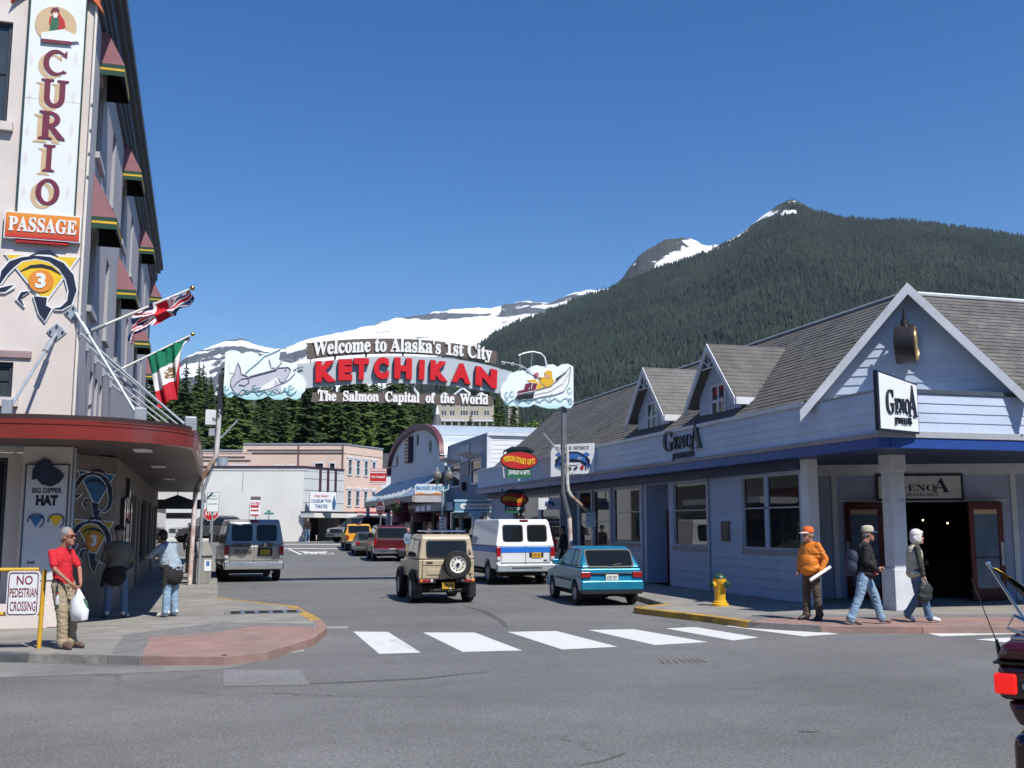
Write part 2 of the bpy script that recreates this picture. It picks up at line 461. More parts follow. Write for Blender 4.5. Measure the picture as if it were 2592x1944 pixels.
zone(pr, 'grey_border', [(1862, 1566), (1935, 1555), (2592, 1555), (2592, 1562), (1965, 1561), (1903, 1573)], GREYC, 0.1245)
JNT = mat('joint', (0.12, 0.115, 0.11), rough=0.9)
for y in np.arange(18.3, 60, 1.8):
	ob('expansion_joint', MB().box(-2.4, -0.1, y, y + 0.014, SW, SW + 0.0025), JNT, pl)
	if y > 22: ob('expansion_joint', MB().box(10.7, 12.98, y, y + 0.014, SW, SW + 0.0025), JNT, pr)
grate = thing('drain_grate', 'steel drain grate with five slots set in the concrete kerb pad', 'drain grate', (0, 0, 0))
g0 = on_z(578, 1560, SW + .002); g1 = on_z(748, 1571, SW + .002)
STEEL = mat('worn_steel', (0.30, 0.33, 0.37), rough=0.4, metal=0.7, var=0.2, scale=8)
BLK = mat('black_void', (0.008, 0.008, 0.009), rough=0.9, var=0.1)
cx, cy = 1.02, 22.3
ob('frame', MB().box(cx - .78, cx + .78, cy - .42, cy + .42, SW + .002, SW + .008), GREYC, grate)
for i in range(5):
	x = cx - .56 + i * .28
	ob('slot', MB().box(x - .09, x + .09, cy - .3, cy + .3, SW + .009, SW + .013), BLK, grate)
	ob('bar', MB().box(x + .10, x + .18, cy - .34, cy + .34, SW + .009, SW + .022), STEEL, grate)
bars = [((188, 300), (366, 302), (533, 407), (320, 413)), ((545, 305), (808, 305), (1047, 396), (745, 403)), ((975, 302), (1222, 297), (1533, 377), (1252, 391)),
		((1387, 292), (1617, 288), (1990, 353), (1722, 368)), ((1778, 284), (1930, 277), (2250, 330), (2120, 345)), ((2080, 271), (2230, 262), (2660, 312), (2480, 324))]
for q in bars:
	P = [on_z(800 + a / 2.011, 1450 + b / 2.011) for a, b in q]
	ob('crosswalk_bar', MB().prism([(p.x, p.y) for p in P], fr_up((0, 0, 0)), 0.002, 0.005), WHP, road)
for q in (((2345, 1603), (2470, 1594), (2592, 1594), (2592, 1604), (2380, 1611)), ((2470, 1619), (2592, 1612), (2592, 1626), (2540, 1626))):
	P = [on_z(a, b) for a, b in q]
	ob('crosswalk_bar', MB().prism([(p.x, p.y) for p in P], fr_up((0, 0, 0)), 0.002, 0.005), WHP, road)
def decal(name, q, m, z=0.004):
	P = [road_hit(a, b) for a, b in q]
	n = len(P); mb = MB().add([(p.x, p.y, p.z + z) for p in P], [tuple(range(n))])
	o = ob(name, mb, m, road)
	return o
decal('repair_patch', ((565, 1696), (760, 1696), (785, 1734), (566, 1738)), PATCH)
decal('gutter_apron', ((0, 1678), (280, 1686), (560, 1684), (690, 1652), (720, 1660), (560, 1696), (200, 1708), (0, 1716)), mat('gutter_concrete', (0.22, 0.215, 0.2), rough=.9, var=.2, scale=2.5, bump=.2, hue=(0.16, 0.155, 0.15)), 0.003)
decal('worn_line', ((690, 1652), (770, 1645), (770, 1650), (700, 1660)), mat('faded_paint', (0.3, 0.3, 0.29), rough=.8, var=.3, scale=8), 0.006)
decal('edge_line', ((812, 1586), (880, 1586), (880, 1591), (812, 1592)), mat('faded_paint', (0.3, 0.3, 0.29)), 0.004)
for p in (((721, 1377), (865, 1377.3), (865, 1378.6), (721, 1378.4)), ((700, 1387.6), (872, 1388), (872, 1389.4), (700, 1389)), ((727, 1389.5), (734, 1389.5), (766, 1403.5), (758, 1404)),
		  ((752, 1394.5), (790, 1397), (828, 1396), (828, 1399), (790, 1400), (776, 1401))):
	decal('lane_marking', p, WHP)
mb = MB()
p0 = road_hit(772, 1404); p1 = road_hit(856, 1404)
text(mb, 'ONLY', Fr((p0.x, p0.y - 0.4, p0.z + 0.012), (1, 0, 0), (0, 1, 0.02)), 0, p1.x - p0.x, 0, 2.4, 0, 0.002, bold=0.03)
ob('lane_lettering', mb, WHP, road)
SKID = asphalt('tyre_darkened_asphalt', (0.098, 0.097, 0.096), specks=False)
def tyre_mark(px, w):
	P = [on_z(*q) for q in px]; vs = []
	for i, p in enumerate(P):
		d = (P[min(i + 1, len(P) - 1)] - P[max(i - 1, 0)]).normalized(); n = Vector((-d.y, d.x, 0)) * w * (1 if 0 < i < len(P) - 1 else .2)
		vs += [p - n + Vector((0, 0, .003)), p + n + Vector((0, 0, .003))]
	ob('tyre_mark', MB().add(vs, [(2 * i, 2 * i + 1, 2 * i + 3, 2 * i + 2) for i in range(len(P) - 1)]), SKID, road)
tyre_mark([(1170, 1532), (1225, 1548), (1265, 1570), (1285, 1590)], .07)
tyre_mark([(1462, 1938), (1520, 1928), (1570, 1912), (1585, 1904)], .02)
tyre_mark([(700, 1735), (860, 1728), (1060, 1718), (1240, 1700)], .05)
tyre_mark([(2020, 1852), (2050, 1853), (2075, 1853)], .035)
cov = thing('utility_cover', 'rusty rectangular utility cover worn into the asphalt', 'utility cover')
RUST = mat('rusty_iron', (0.125, 0.10, 0.085), rough=0.85, var=0.3, scale=14, hue=(0.11, 0.10, 0.095))
P = [on_z(a, b) for a, b in ((1662, 1672), (1770, 1668), (1792, 1676), (1668, 1681))]
ob('plate', MB().prism([(p.x, p.y) for p in P], fr_up((0, 0, 0)), 0.001, 0.004), ASPH, cov)
for i in range(7):
	a = P[3].lerp(P[2], (i + .5) / 7); b = P[0].lerp(P[1], (i + .5) / 7); t = (b - a) * .42
	ob('rib', MB().prism([(a.x, a.y), (a.x + .03, a.y), (b.x + .03 - t.x * .2, b.y), (b.x, b.y)], fr_up((0, 0, 0)), 0.005, 0.009), RUST, cov)
# ------------------------------------------------------------------ mountains
def attr_mat(name, fn):
	m = bpy.data.materials.new(name); m.use_nodes = True
	fn(m.node_tree.nodes, m.node_tree.links, m.node_tree.nodes['Principled BSDF'])
	return m
def mountain_mat(name, low, rock, nscale):
	def fn(N, L, b):
		at = N.new('ShaderNodeAttribute'); at.attribute_name = 'snow'
		tc = N.new('ShaderNodeTexCoord')
		n = N.new('ShaderNodeTexNoise'); n.inputs['Scale'].default_value = nscale; n.inputs['Detail'].default_value = 8; n.inputs['Roughness'].default_value = 0.7
		L.new(tc.outputs['Object'], n.inputs['Vector'])
		base = mix_by(N, L, n.outputs['Fac'], low, rock)
		ad = N.new('ShaderNodeMath'); ad.operation = 'MULTIPLY_ADD'; ad.inputs[1].default_value = 2.4; ad.inputs[2].default_value = -1.2
		L.new(n.outputs['Fac'], ad.inputs[0])
		s = N.new('ShaderNodeMath'); s.operation = 'ADD'; L.new(ad.outputs[0], s.inputs[0]); L.new(at.outputs['Fac'], s.inputs[1])
		mr = N.new('ShaderNodeMapRange'); mr.inputs[1].default_value, mr.inputs[2].default_value = 0.46, 0.54
		L.new(s.outputs[0], mr.inputs[0])
		mx = N.new('ShaderNodeMix'); mx.data_type = 'RGBA'
		L.new(mr.outputs[0], mx.inputs['Factor']); L.new(base.outputs[2], mx.inputs[6]); mx.inputs[7].default_value = (0.86, 0.87, 0.89, 1)
		L.new(mx.outputs[2], b.inputs['Base Color']); b.inputs['Roughness'].default_value = 0.9; b.inputs['Specular IOR Level'].default_value = 0.1
	return attr_mat(name, fn)
def disp(pts): return [(x * 1.17179, y * 1.17179) for x, y in pts]
def fbm(x, y, z=0.0, o=4):
	return noise.fractal(Vector((x, y, z)), 0.9, 2.1, o)
def ridge_surface(name, ridge, r_ridge, r_base, z_base, snow_fn, material, step=5.0, rows=70, rough=0.05, power=1.1, jag=0.0):
	"""mountain flank rising from r_base to a skyline r_ridge metres off, then falling behind it; returns a sampler"""
	us = [p[0] for p in ridge]
	az, el = [], []
	n = int((us[-1] - us[0]) / step) + 1
	for i in range(n):
		u = us[0] + (us[-1] - us[0]) * i / (n - 1)
		v = np.interp(u, us, [p[1] for p in ridge])
		v += jag * fbm(u * 0.021, 3.3, o=5)
		r = sight(u, v); h = math.hypot(r.x, r.y)
		az.append(math.atan2(r.x, r.y)); el.append(r.z / h)
	ts = [1 - (1 - j / rows) ** 1.6 for j in range(rows + 1)] + [1.03, 1.08, 1.2]
	V, S = [], []
	for t in ts:
		for i in range(n):
			rr = r_ridge[0] + (r_ridge[1] - r_ridge[0]) * i / (n - 1)
			zr = rr * el[i] + EYE
			if t <= 1:
				r = r_base + (rr - r_base) * t
				a = az[i]
				z = z_base + (zr - z_base) * t ** power
				w = math.sin(math.pi * min(1, t)) ** 0.8
				x, y = r * math.sin(a), r * math.cos(a)
				nz = fbm(x * 0.0016, y * 0.0016, 1.7, 5) * rough * (zr - z_base) * w
				nz += fbm(x * 0.008, y * 0.008, 4.1, 3) * rough * 0.25 * (zr - z_base) * w
				z = min(z + nz, r * el[i] * (0.55 + 0.45 * t) + EYE + 0.0)
				z = max(z, z_base - 1)
			else:
				r = rr * t; a = az[i]
				x, y = r * math.sin(a), r * math.cos(a)
				z = zr - (t - 1) * rr * 0.45
			V.append((x, y, z)); S.append(snow_fn(i / (n - 1), t, x, y, z, us[0] + (us[-1] - us[0]) * i / (n - 1)))
	m = len(ts)
	F = [(j * n + i, j * n + i + 1, (j + 1) * n + i + 1, (j + 1) * n + i) for j in range(m - 1) for i in range(n - 1)]
	me = bpy.data.meshes.new(name); me.from_pydata(V, [], F); me.update()
	at = me.attributes.new('snow', 'FLOAT', 'POINT'); at.data.foreach_set('value', S)
	o = ob(name, me, material, smooth=180, kind='structure')
	return V, S, n, rows, o
MM_BACK = mountain_mat('snow_mountain_rock', (0.085, 0.10, 0.115), (0.12, 0.13, 0.135), 0.006)
MM_MAIN = mountain_mat('mountain_rock', (0.030, 0.040, 0.032), (0.055, 0.062, 0.05), 0.02)
back = disp([(250, 860), (330, 835), (380, 790), (400, 770), (450, 752), (490, 733), (520, 730), (550, 742), (590, 752), (620, 749), (660, 735), (720, 722), (760, 712), (800, 703), (850, 690), (930, 676), (1000, 666), (1060, 664), (1110, 655), (1135, 650), (1190, 653), (1240, 632), (1280, 628), (1340, 622), (1500, 640), (1700, 700)])
def snow_back(f, t, x, y, z, u):
	b = 1.04 + 1.0 * fbm(x * 0.0018, z * 0.014, 0.3, 5)
	d = u / 1.17179
	if d < 620: b += -.38 - 0.5 * (1 - t) + 0.5 * fbm(x * 0.006, z * 0.02, 7.3, 4)
	if 1080 < d: b -= 0.25
	return b - (1 - t) * .9
ridge_surface('snowy_mountain', back, (4300, 4700), 1500, 10, snow_back, MM_BACK, step=5, rows=80, rough=0.10, jag=5)
mid = disp([(1250, 690), (1300, 640), (1330, 615), (1345, 600), (1360, 578), (1380, 556), (1400, 540), (1430, 523), (1455, 518), (1480, 517), (1510, 521), (1530, 528), (1560, 535), (1620, 560), (1700, 600)])
def snow_mid(f, t, x, y, z, u):
	d = u / 1.17179
	b = 0.05 + 0.5 * fbm(x * 0.004, z * 0.01, 2.0, 4)
	if t > 0.975 and 1400 < d: b += 0.35
	if d > 1375: b += 0.95 - abs((t - (0.79 + (d - 1375) * 0.0012))) * 11
	return b
MM_MID = mountain_mat('peak_rock', (0.030, 0.040, 0.038), (0.085, 0.09, 0.085), 0.02)
ridge_surface('snow_streaked_peak', mid, (3300, 3500), 1500, 10, snow_mid, MM_MID, step=4, rows=90, rough=0.09, jag=9)
main = disp([(330, 960), (600, 915), (800, 862), (940, 810), (1010, 765), (1060, 724), (1120, 692), (1200, 664), (1240, 645), (1300, 627), (1350, 607), (1420, 578), (1480, 556), (1530, 535), (1570, 517), (1600, 499), (1640, 467), (1680, 437), (1700, 428), (1715, 425), (1735, 435), (1760, 447), (1800, 462), (1850, 469), (1900, 472), (1960, 472), (2050, 484), (2120, 494), (2212, 508), (2400, 545), (2700, 620)])
def snow_main(f, t, x, y, z, u):
	d = u / 1.17179
	b = -0.5
	e = fbm(x * 0.012, z * 0.02, 0.0, 4)
	if 1520 < d < 1645: b = 0.80 + 1.1 * e - (1 - t) * 15
	if 1645 <= d < 1720: b = .78 + 1.5 * e - abs((1 - t) - .012 - (d - 1645) * 0.0011) * 12
	if 1050 < d <= 1520 and t > 0.985: b = 0.2 + 0.6 * e
	return b
MV, MS, mn, mrows, mo = ridge_surface('forested_mountain', [(x, y + 7) for x, y in main], (2800, 3000), 1000, 6, snow_main, MM_MAIN, step=5, rows=110, rough=0.05, jag=2)
def forest_mat(name, c1, c2):
	def fn(N, L, b):
		at = N.new('ShaderNodeAttribute'); at.attribute_name = 'tint'
		mx = mix_by(N, L, at.outputs['Fac'], c1, c2)
		L.new(mx.outputs[2], b.inputs['Base Color']); b.inputs['Roughness'].default_value = 0.9; b.inputs['Specular IOR Level'].default_value = 0.1
	return attr_mat(name, fn)
def far_forest():
	rs = np.random.RandomState(3)
	V = np.array(MV).reshape(-1, mn, 3); S = np.array(MS).reshape(-1, mn)
	N = 120000
	r2 = V[:mrows + 1]
	pts = []
	P00, P01, P10 = r2[:-1, :-1], r2[:-1, 1:], r2[1:, :-1]
	area = np.linalg.norm(np.cross(P01 - P00, P10 - P00), axis=2)
	dist = np.linalg.norm(P00[:, :, :2], axis=2)
	w = area * np.where(dist < 1400, 0.3, 1.0)
	w /= w.sum()
	idx = rs.choice(w.size, size=N, p=w.ravel())
	j, i = np.unravel_index(idx, w.shape)
	a, b = rs.rand(N, 1), rs.rand(N, 1)
	p = P00[j, i] * (1 - a) * (1 - b) + r2[:-1, 1:][j, i] * a * (1 - b) + r2[1:, :-1][j, i] * (1 - a) * b + r2[1:, 1:][j, i] * a * b
	sn = S[:-1, :-1][j, i]
	keep = sn + rs.rand(N) * 0.3 < 0.42
	ud = (main[0][0] + (main[-1][0] - main[0][0]) * i / (mn - 1.0)) / 1.17179
	tf = 1 - (1 - j / mrows) ** 1.6
	keep &= ~((ud > 1610) & (ud < 1770) & (tf > .955 - .06 * np.clip((1715 - ud) / 70, -1, 1) * rs.rand(N)) & (rs.rand(N) < .93))
	p = p[keep]; n = len(p)
	alt = p[:, 2]
	h = rs.uniform(9, 25, n) * np.clip(1.25 - alt / 1300.0, 0.45, 1.0) * np.where(rs.rand(n) < .06, 1.25, 1)
	wd = h * rs.uniform(0.15, 0.21, n)
	k = 5
	ang = rs.rand(n, 1) * 6.28 + np.arange(k) * (6.28318 / k)
	verts = []
	base = []
	for (h0, h1, ww) in ((0.02, 0.72, 1.0), (0.42, 1.0, 0.62)):
		jit = rs.uniform(0.6, 1.35, (n, k))
		ring = np.stack([p[:, :1] + np.cos(ang) * wd[:, None] * ww * jit, p[:, 1:2] + np.sin(ang) * wd[:, None] * ww * jit, p[:, 2:3] + (h * h0)[:, None] + rs.uniform(-.06, .1, (n, k)) * h[:, None]], axis=2)
		tip = np.stack([p[:, 0] + rs.uniform(-.02, .02, n) * h, p[:, 1], p[:, 2] + h * h1], axis=1)[:, None, :]
		verts.append(np.concatenate([ring, tip], axis=1))
	vs = np.concatenate(verts, axis=1)            # n, 12, 3
	f1 = np.array([[q, (q + 1) % k, k] for q in range(k)])
	f = np.concatenate([f1, f1 + k + 1])
	F = (f[None] + (np.arange(n) * 2 * (k + 1))[:, None, None]).reshape(-1, 3)
	me = bpy.data.meshes.new('far_forest')
	me.vertices.add(vs.shape[0] * vs.shape[1]); me.vertices.foreach_set('co', vs.reshape(-1).astype(np.float32))
	me.loops.add(F.size); me.loops.foreach_set('vertex_index', F.reshape(-1).astype(np.int32))
	me.polygons.add(len(F)); me.polygons.foreach_set('loop_start', np.arange(0, F.size, 3, dtype=np.int32))
	me.update()
	patch = np.array([fbm(q[0] * .004, q[1] * .004, q[2] * .006, 3) for q in p.tolist()])
	tint = np.clip(rs.rand(n) ** 1.6 * .75 + .45 * patch + .1, 0, 1.2)
	dead = rs.rand(n) < 0.018
	tint = np.repeat(np.where(dead, 2.2, tint), 2 * (k + 1)).astype(np.float32)
	at = me.attributes.new('tint', 'FLOAT', 'POINT'); at.data.foreach_set('value', tint)
	ob('far_forest', me, forest_mat('far_spruce', (0.010, 0.019, 0.017), (0.038, 0.053, 0.037)), kind='stuff', label='dense dark spruce forest covering the mountain flank', cat='forest')
far_forest()
# ------------------------------------------------------------------ wooded hill behind the town
def hill_z(x, y):
	r = math.hypot(x, y)
	return 0.5 + max(0.0, r - 112) * 0.125 + max(0, r - 112) * 0.02 * fbm(x * 0.02, y * 0.02, 5.0, 3)
hv, hf = [], []
na, nr = 60, 26
for j in range(nr + 1):
	r = 108 + (460 - 108) * (j / nr) ** 1.2
	for i in range(na + 1):
		a = R(-28) + R(75) * i / na
		x, y = r * math.sin(a), r * math.cos(a)
		hv.append((x, y, hill_z(x, y) if r < 380 else hill_z(x, y) - (r - 380) * 0.4))
for j in range(nr):
	for i in range(na):
		q = j * (na + 1) + i
		hf.append((q, q + 1, q + na + 2, q + na + 1))
me = bpy.data.meshes.new('hillside'); me.from_pydata(hv, [], hf); me.update()
ob('hillside', me, mat('undergrowth', (0.035, 0.06, 0.022), rough=.95, var=.5, scale=0.3, hue=(0.05, 0.085, 0.025)), smooth=180, kind='structure')
def leaf_mat(name, c1, c2, sc):
	def fn(N, L, b):
		tc = N.new('ShaderNodeTexCoord'); oi = N.new('ShaderNodeObjectInfo')
		n = N.new('ShaderNodeTexNoise'); n.inputs['Scale'].default_value = sc; n.inputs['Detail'].default_value = 4
		L.new(tc.outputs['Object'], n.inputs['Vector'])
		ad = N.new('ShaderNodeMath'); ad.operation = 'MULTIPLY_ADD'; ad.inputs[1].default_value = 1.7; ad.inputs[2].default_value = -0.62
		L.new(n.outputs['Fac'], ad.inputs[0])
		s = N.new('ShaderNodeMath'); s.operation = 'MULTIPLY_ADD'; s.inputs[1].default_value = 0.75; L.new(oi.outputs['Random'], s.inputs[0]); L.new(ad.outputs[0], s.inputs[2]); s.use_clamp = True
		mx = mix_by(N, L, s.outputs[0], c1, c2)
		L.new(mx.outputs[2], b.inputs['Base Color']); b.inputs['Roughness'].default_value = 0.75; b.inputs['Specular IOR Level'].default_value = 0.25
		tr = N.new('ShaderNodeBsdfTranslucent'); L.new(mx.outputs[2], tr.inputs[0])
		ms = N.new('ShaderNodeMixShader'); ms.inputs[0].default_value = 0.25
		L.new(b.outputs[0], ms.inputs[1]); L.new(tr.outputs[0], ms.inputs[2]); L.new(ms.outputs[0], N['Material Output'].inputs['Surface'])
	return attr_mat(name, fn)
SPRUCE = leaf_mat('spruce_needles', (0.020, 0.038, 0.015), (0.085, 0.128, 0.034), 0.4)
BROAD = leaf_mat('alder_leaves', (0.055, 0.12, 0.02), (0.13, 0.23, 0.04), 0.5)
BARK = mat('bark', (0.09, 0.07, 0.055), rough=0.95, var=0.3, scale=3)
def conifer_mesh(seed, h=20.0, w=0.17, whorls=34):
	rn = random.Random(seed); mb = MB()
	for k in range(whorls):
		t = (k + rn.random() * .6) / whorls
		zk = h * (0.10 + 0.90 * t)
		reach = h * w * (1 - t) ** 0.8 * rn.uniform(0.75, 1.15) + 0.18
		nb = rn.randint(6, 8) if t < 0.8 else 5
		a0 = rn.random() * 6.28
		for i in range(nb):
			a = a0 + 6.283 * i / nb + rn.uniform(-.28, .28)
			Lb = reach * rn.uniform(0.5, 1.2); z = zk + rn.uniform(-.028, .028) * h * (1 - .7 * t)
			d = Vector((math.cos(a), math.sin(a), 0)); s = Vector((-d.y, d.x, 0))
			wd = Lb * rn.uniform(0.15, 0.25) + 0.07
			droop = rn.uniform(0.15, 0.42)
			pts = []
			for q, (f, ww) in enumerate(((0.02, 0.25), (0.45, 1.0), (0.8, 0.75), (1.0, 0.08))):
				c = Vector((0, 0, z)) + d * (Lb * f) + Vector((0, 0, -droop * Lb * (f ** 1.5) + 0.12 * Lb * max(0, f - .75)))
				hang = Vector((0, 0, -wd * 0.55 * ww))
				j1, j2 = rn.uniform(.7, 1.3), rn.uniform(.7, 1.3)
				pts.append((c - s * wd * ww * j1 + hang, c + Vector((0, 0, wd * .1)), c + s * wd * ww * j2 + hang))
			vs = [p for tr in pts for p in tr]
			fs = []
			for q in range(3):
				fs += [(q * 3, q * 3 + 1, q * 3 + 4, q * 3 + 3), (q * 3 + 1, q * 3 + 2, q * 3 + 5, q * 3 + 4)]
			mb.add(vs, fs)
			for q in range(2):
				c = Vector((0, 0, z)) + d * Lb * rn.uniform(.35, .95) + s * wd * rn.uniform(-.8, .8) + Vector((0, 0, -droop * Lb * .6))
				e = wd * rn.uniform(.35, .6)
				mb.add([c - s * e * .5, c + s * e * .5 + d * e * .2, c + Vector((0, 0, -e * 1.5)) + d * e * .3], [(0, 1, 2)])
	mb.add([(0.12, 0, h * .96), (-.06, .1, h * .96), (-.06, -.1, h * .96), (0, 0, h * 1.03)], [(0, 1, 3), (1, 2, 3), (2, 0, 3)])
	return mb.mesh('spruce_crown')
def broadleaf_mesh(seed, h=9.0, n=2600):
	rn = random.Random(seed); mb = MB()
	lobes = [(Vector((rn.uniform(-.28, .28) * h, rn.uniform(-.28, .28) * h, rn.uniform(.35, .85) * h)), rn.uniform(.14, .26) * h) for _ in range(12)]
	for _ in range(n):
		c, r = rn.choice(lobes)
		d = Vector((rn.gauss(0, 1), rn.gauss(0, 1), rn.gauss(0, 1))).normalized()
		p = c + d * r * rn.uniform(0.72, 1.05)
		a = (d + Vector((rn.uniform(-.8, .8), rn.uniform(-.8, .8), rn.uniform(-.2, .9)))).normalized()
		u = a.orthogonal().normalized(); v = a.cross(u)
		e = h * rn.uniform(.014, .03)
		mb.add([p - u * e, p + v * e * .8, p + u * e, p - v * e * .8], [(0, 1, 2, 3)])
	return mb.mesh('leaf_crown')
crowns = [conifer_mesh(s, 20, w, wh) for s, w, wh in ((1, .165, 54), (2, .19, 50), (3, .15, 56), (4, .21, 46), (5, .175, 52))]
bcrowns = [broadleaf_mesh(s) for s in (11, 12, 13)]
for c in crowns: c.materials.append(SPRUCE)
for c in bcrowns: c.materials.append(BROAD)
trunk_me = MB().cyl((0, 0, -1.5), (0, 0, 19), 0.42, 0.05, n=7).mesh('trunk'); trunk_me.materials.append(BARK)
btrunk = MB().cyl((0, 0, -1), (0, 0, 6), 0.2, 0.07, n=6)
for q in range(5):
	a = q * 1.26; btrunk.cyl((0, 0, 2.2 + q * .5), (math.cos(a) * 2, math.sin(a) * 2, 5.4 + q * .3), 0.09, 0.03, n=5)
btrunk = btrunk.mesh('trunk'); btrunk.materials.append(BARK)
def plant_tree(x, y, z, s, kind, label, group):
	t = thing('spruce_tree' if kind == 0 else 'leafy_tree', label, 'tree', (x, y, z), random.random() * 6.28, group)
	me = random.choice(crowns if kind == 0 else bcrowns)
	for nm, mm in (('crown', me), ('trunk', trunk_me if kind == 0 else btrunk)):
		o = bpy.data.objects.new(nm, mm); link(o, t); o.scale = (s * random.uniform(.9, 1.12), s * random.uniform(.9, 1.12), s)
	return t
def az_of(u): return YAW + math.atan((u - 1296) / 2644.0)
rt = random.Random(21)
n_t = 0
tries = 0
placed = []
while n_t < 290 and tries < 6000:
	tries += 1
	u = rt.uniform(330, 1500)
	r = 126 + 150 * rt.random() ** 0.8
	a = az_of(u)
	x, y = r * math.sin(a), r * math.cos(a)
	if any((x - q[0]) ** 2 + (y - q[1]) ** 2 < 10 for q in placed): continue
	hgt = rt.uniform(13, 20.5) * (0.9 if r < 150 else 1)
	if u > 1275: hgt *= .62
	if 1085 < u < 1245 and r < 232: continue
	if 1040 < u < 1290 and r < 232: hgt *= 0.75
	placed.append((x, y)); n_t += 1
	broad = rt.random() < 0.14 and r < 200
	z = hill_z(x, y)
	if broad:
		plant_tree(x, y, z, rt.uniform(.8, 1.25), 1, 'bright green leafy tree between the spruces on the hillside', 'leafy trees among the hillside spruces')
	else:
		plant_tree(x, y, z, hgt / 20.0, 0, 'dark green spruce in the wood on the hillside behind the town', 'spruces on the hillside behind the town')
for u, r, s, kind in ((455, 118, .92, 0), (432, 120, .78, 0), (478, 121, .74, 0), (690, 128, .9, 1), (735, 126, .9, 1), (1190, 170, .62, 0), (1165, 166, .9, 1), (1215, 168, 1.1, 1), (1080, 178, .7, 0), (1275, 150, 1.1, 1), (1240, 160, 1.2, 1), (1300, 175, .8, 0)):
	a = az_of(u); x, y = r * math.sin(a), r * math.cos(a)
	if kind == 0: plant_tree(x, y, hill_z(x, y), s, 0, 'dark green spruce in the wood on the hillside behind the town', 'spruces on the hillside behind the town')
	else: plant_tree(x, y, hill_z(x, y), s, 1, 'bright green leafy tree between the spruces on the hillside', 'leafy trees among the hillside spruces')
# ------------------------------------------------------------------ building helpers
def wob(name, mb, m, parent=None, **k):
	"""object whose mesh is given in world coordinates, under a thing that stands at its own base"""
	loc = None
	if parent is not None and parent.parent is None: loc = -Vector(parent.location)
	return ob(name, mb, m, parent, loc=loc, **k)
def pxa(fr):
	"""sight line -> (a, b) on the plane of a frame"""
	def f(u, v, c=0.0):
		r = sight(u, v); e = Vector((0, 0, EYE)); o = fr.p(0, 0, c)
		d = e + r * ((o - e).dot(fr.n) / r.dot(fr.n)) - o
		return (d.dot(fr.u), d.dot(fr.v))
	return f
def holed_wall(fr, a0, a1, b0, b1, holes, thick=0.3, reveal=0.18):
	"""one connected wall sheet with openings, their reveals and the wall's own edges"""
	A = sorted({a0, a1, *[h[0] for h in holes], *[h[1] for h in holes]})
	B = sorted({b0, b1, *[h[2] for h in holes], *[h[3] for h in holes]})
	mb = MB(); idx = {}
	def vid(a, b, c):
		k = (round(a, 4), round(b, 4), round(c, 4))
		if k not in idx:
			idx[k] = len(mb.v); mb.v.append(tuple(fr.p(a, b, c)))
		return idx[k]
	def face(*q): mb.f.append(q); mb.mi.append(0)
	def inside(a, b): return any(h[0] - 1e-6 < a < h[1] + 1e-6 and h[2] - 1e-6 < b < h[3] + 1e-6 for h in holes)
	for i in range(len(A) - 1):
		for j in range(len(B) - 1):
			if inside((A[i] + A[i + 1]) / 2, (B[j] + B[j + 1]) / 2): continue
			face(vid(A[i], B[j], 0), vid(A[i + 1], B[j], 0), vid(A[i + 1], B[j + 1], 0), vid(A[i], B[j + 1], 0))
	def strip(pts, d):
		for (p, q) in zip(pts, pts[1:] + pts[:1]):
			aa = [x for x in A if min(p[0], q[0]) - 1e-6 <= x <= max(p[0], q[0]) + 1e-6]
			bb = [x for x in B if min(p[1], q[1]) - 1e-6 <= x <= max(p[1], q[1]) + 1e-6]
			if abs(p[0] - q[0]) > 1e-6:
				seq = [(x, p[1]) for x in (aa if q[0] > p[0] else aa[::-1])]
			else:
				seq = [(p[0], x) for x in (bb if q[1] > p[1] else bb[::-1])]
			for s, t in zip(seq[:-1], seq[1:]):
				face(vid(*t, 0), vid(*s, 0), vid(*s, -d), vid(*t, -d))
	strip([(a0, b0), (a1, b0), (a1, b1), (a0, b1)], thick)
	for h in holes:
		d = h[4] if len(h) > 4 else reveal
		strip([(h[0], h[2]), (h[0], h[3]), (h[1], h[3]), (h[1], h[2])], d)
	return mb
def window(parent, fr, a0, a1, b0, b1, fm, gm_, nx=1, ny=1, fw=0.06, depth=-0.12, bar=0.035, proud=0.05, name='window', splits=None):
	"""a window part: frame ring and bars, and each pane a piece under it"""
	mb = MB()
	c0, c1 = depth, depth + proud
	mb.fbox(fr, a0, a1, b0, b0 + fw, c0, c1); mb.fbox(fr, a0, a1, b1 - fw, b1, c0, c1)
	mb.fbox(fr, a0, a0 + fw, b0 + fw, b1 - fw, c0, c1); mb.fbox(fr, a1 - fw, a1, b0 + fw, b1 - fw, c0, c1)
	ai, bi = (a0 + fw, a1 - fw), (b0 + fw, b1 - fw)
	xs = [ai[0] + (ai[1] - ai[0]) * i / nx for i in range(nx + 1)]
	ysx = [bi[0] + (bi[1] - bi[0]) * (i / ny if not splits else splits[i]) for i in range(ny + 1)]
	for x in xs[1:-1]: mb.fbox(fr, x - bar / 2, x + bar / 2, bi[0], bi[1], c0 + .005, c1 - .008)
	for y in ysx[1:-1]: mb.fbox(fr, ai[0], ai[1], y - bar / 2, y + bar / 2, c0 + .004, c1 - .010)
	w = wob(name, mb, fm, parent)
	for i in range(nx):
		for j in range(ny):
			e = bar * .4
			wob('pane', MB().fbox(fr, xs[i] + e * (i > 0), xs[i + 1] - e * (i < nx - 1), ysx[j] + e * (j > 0), ysx[j + 1] - e * (j < ny - 1), c0 + .012, c0 + .018), gm_, w)
	return w
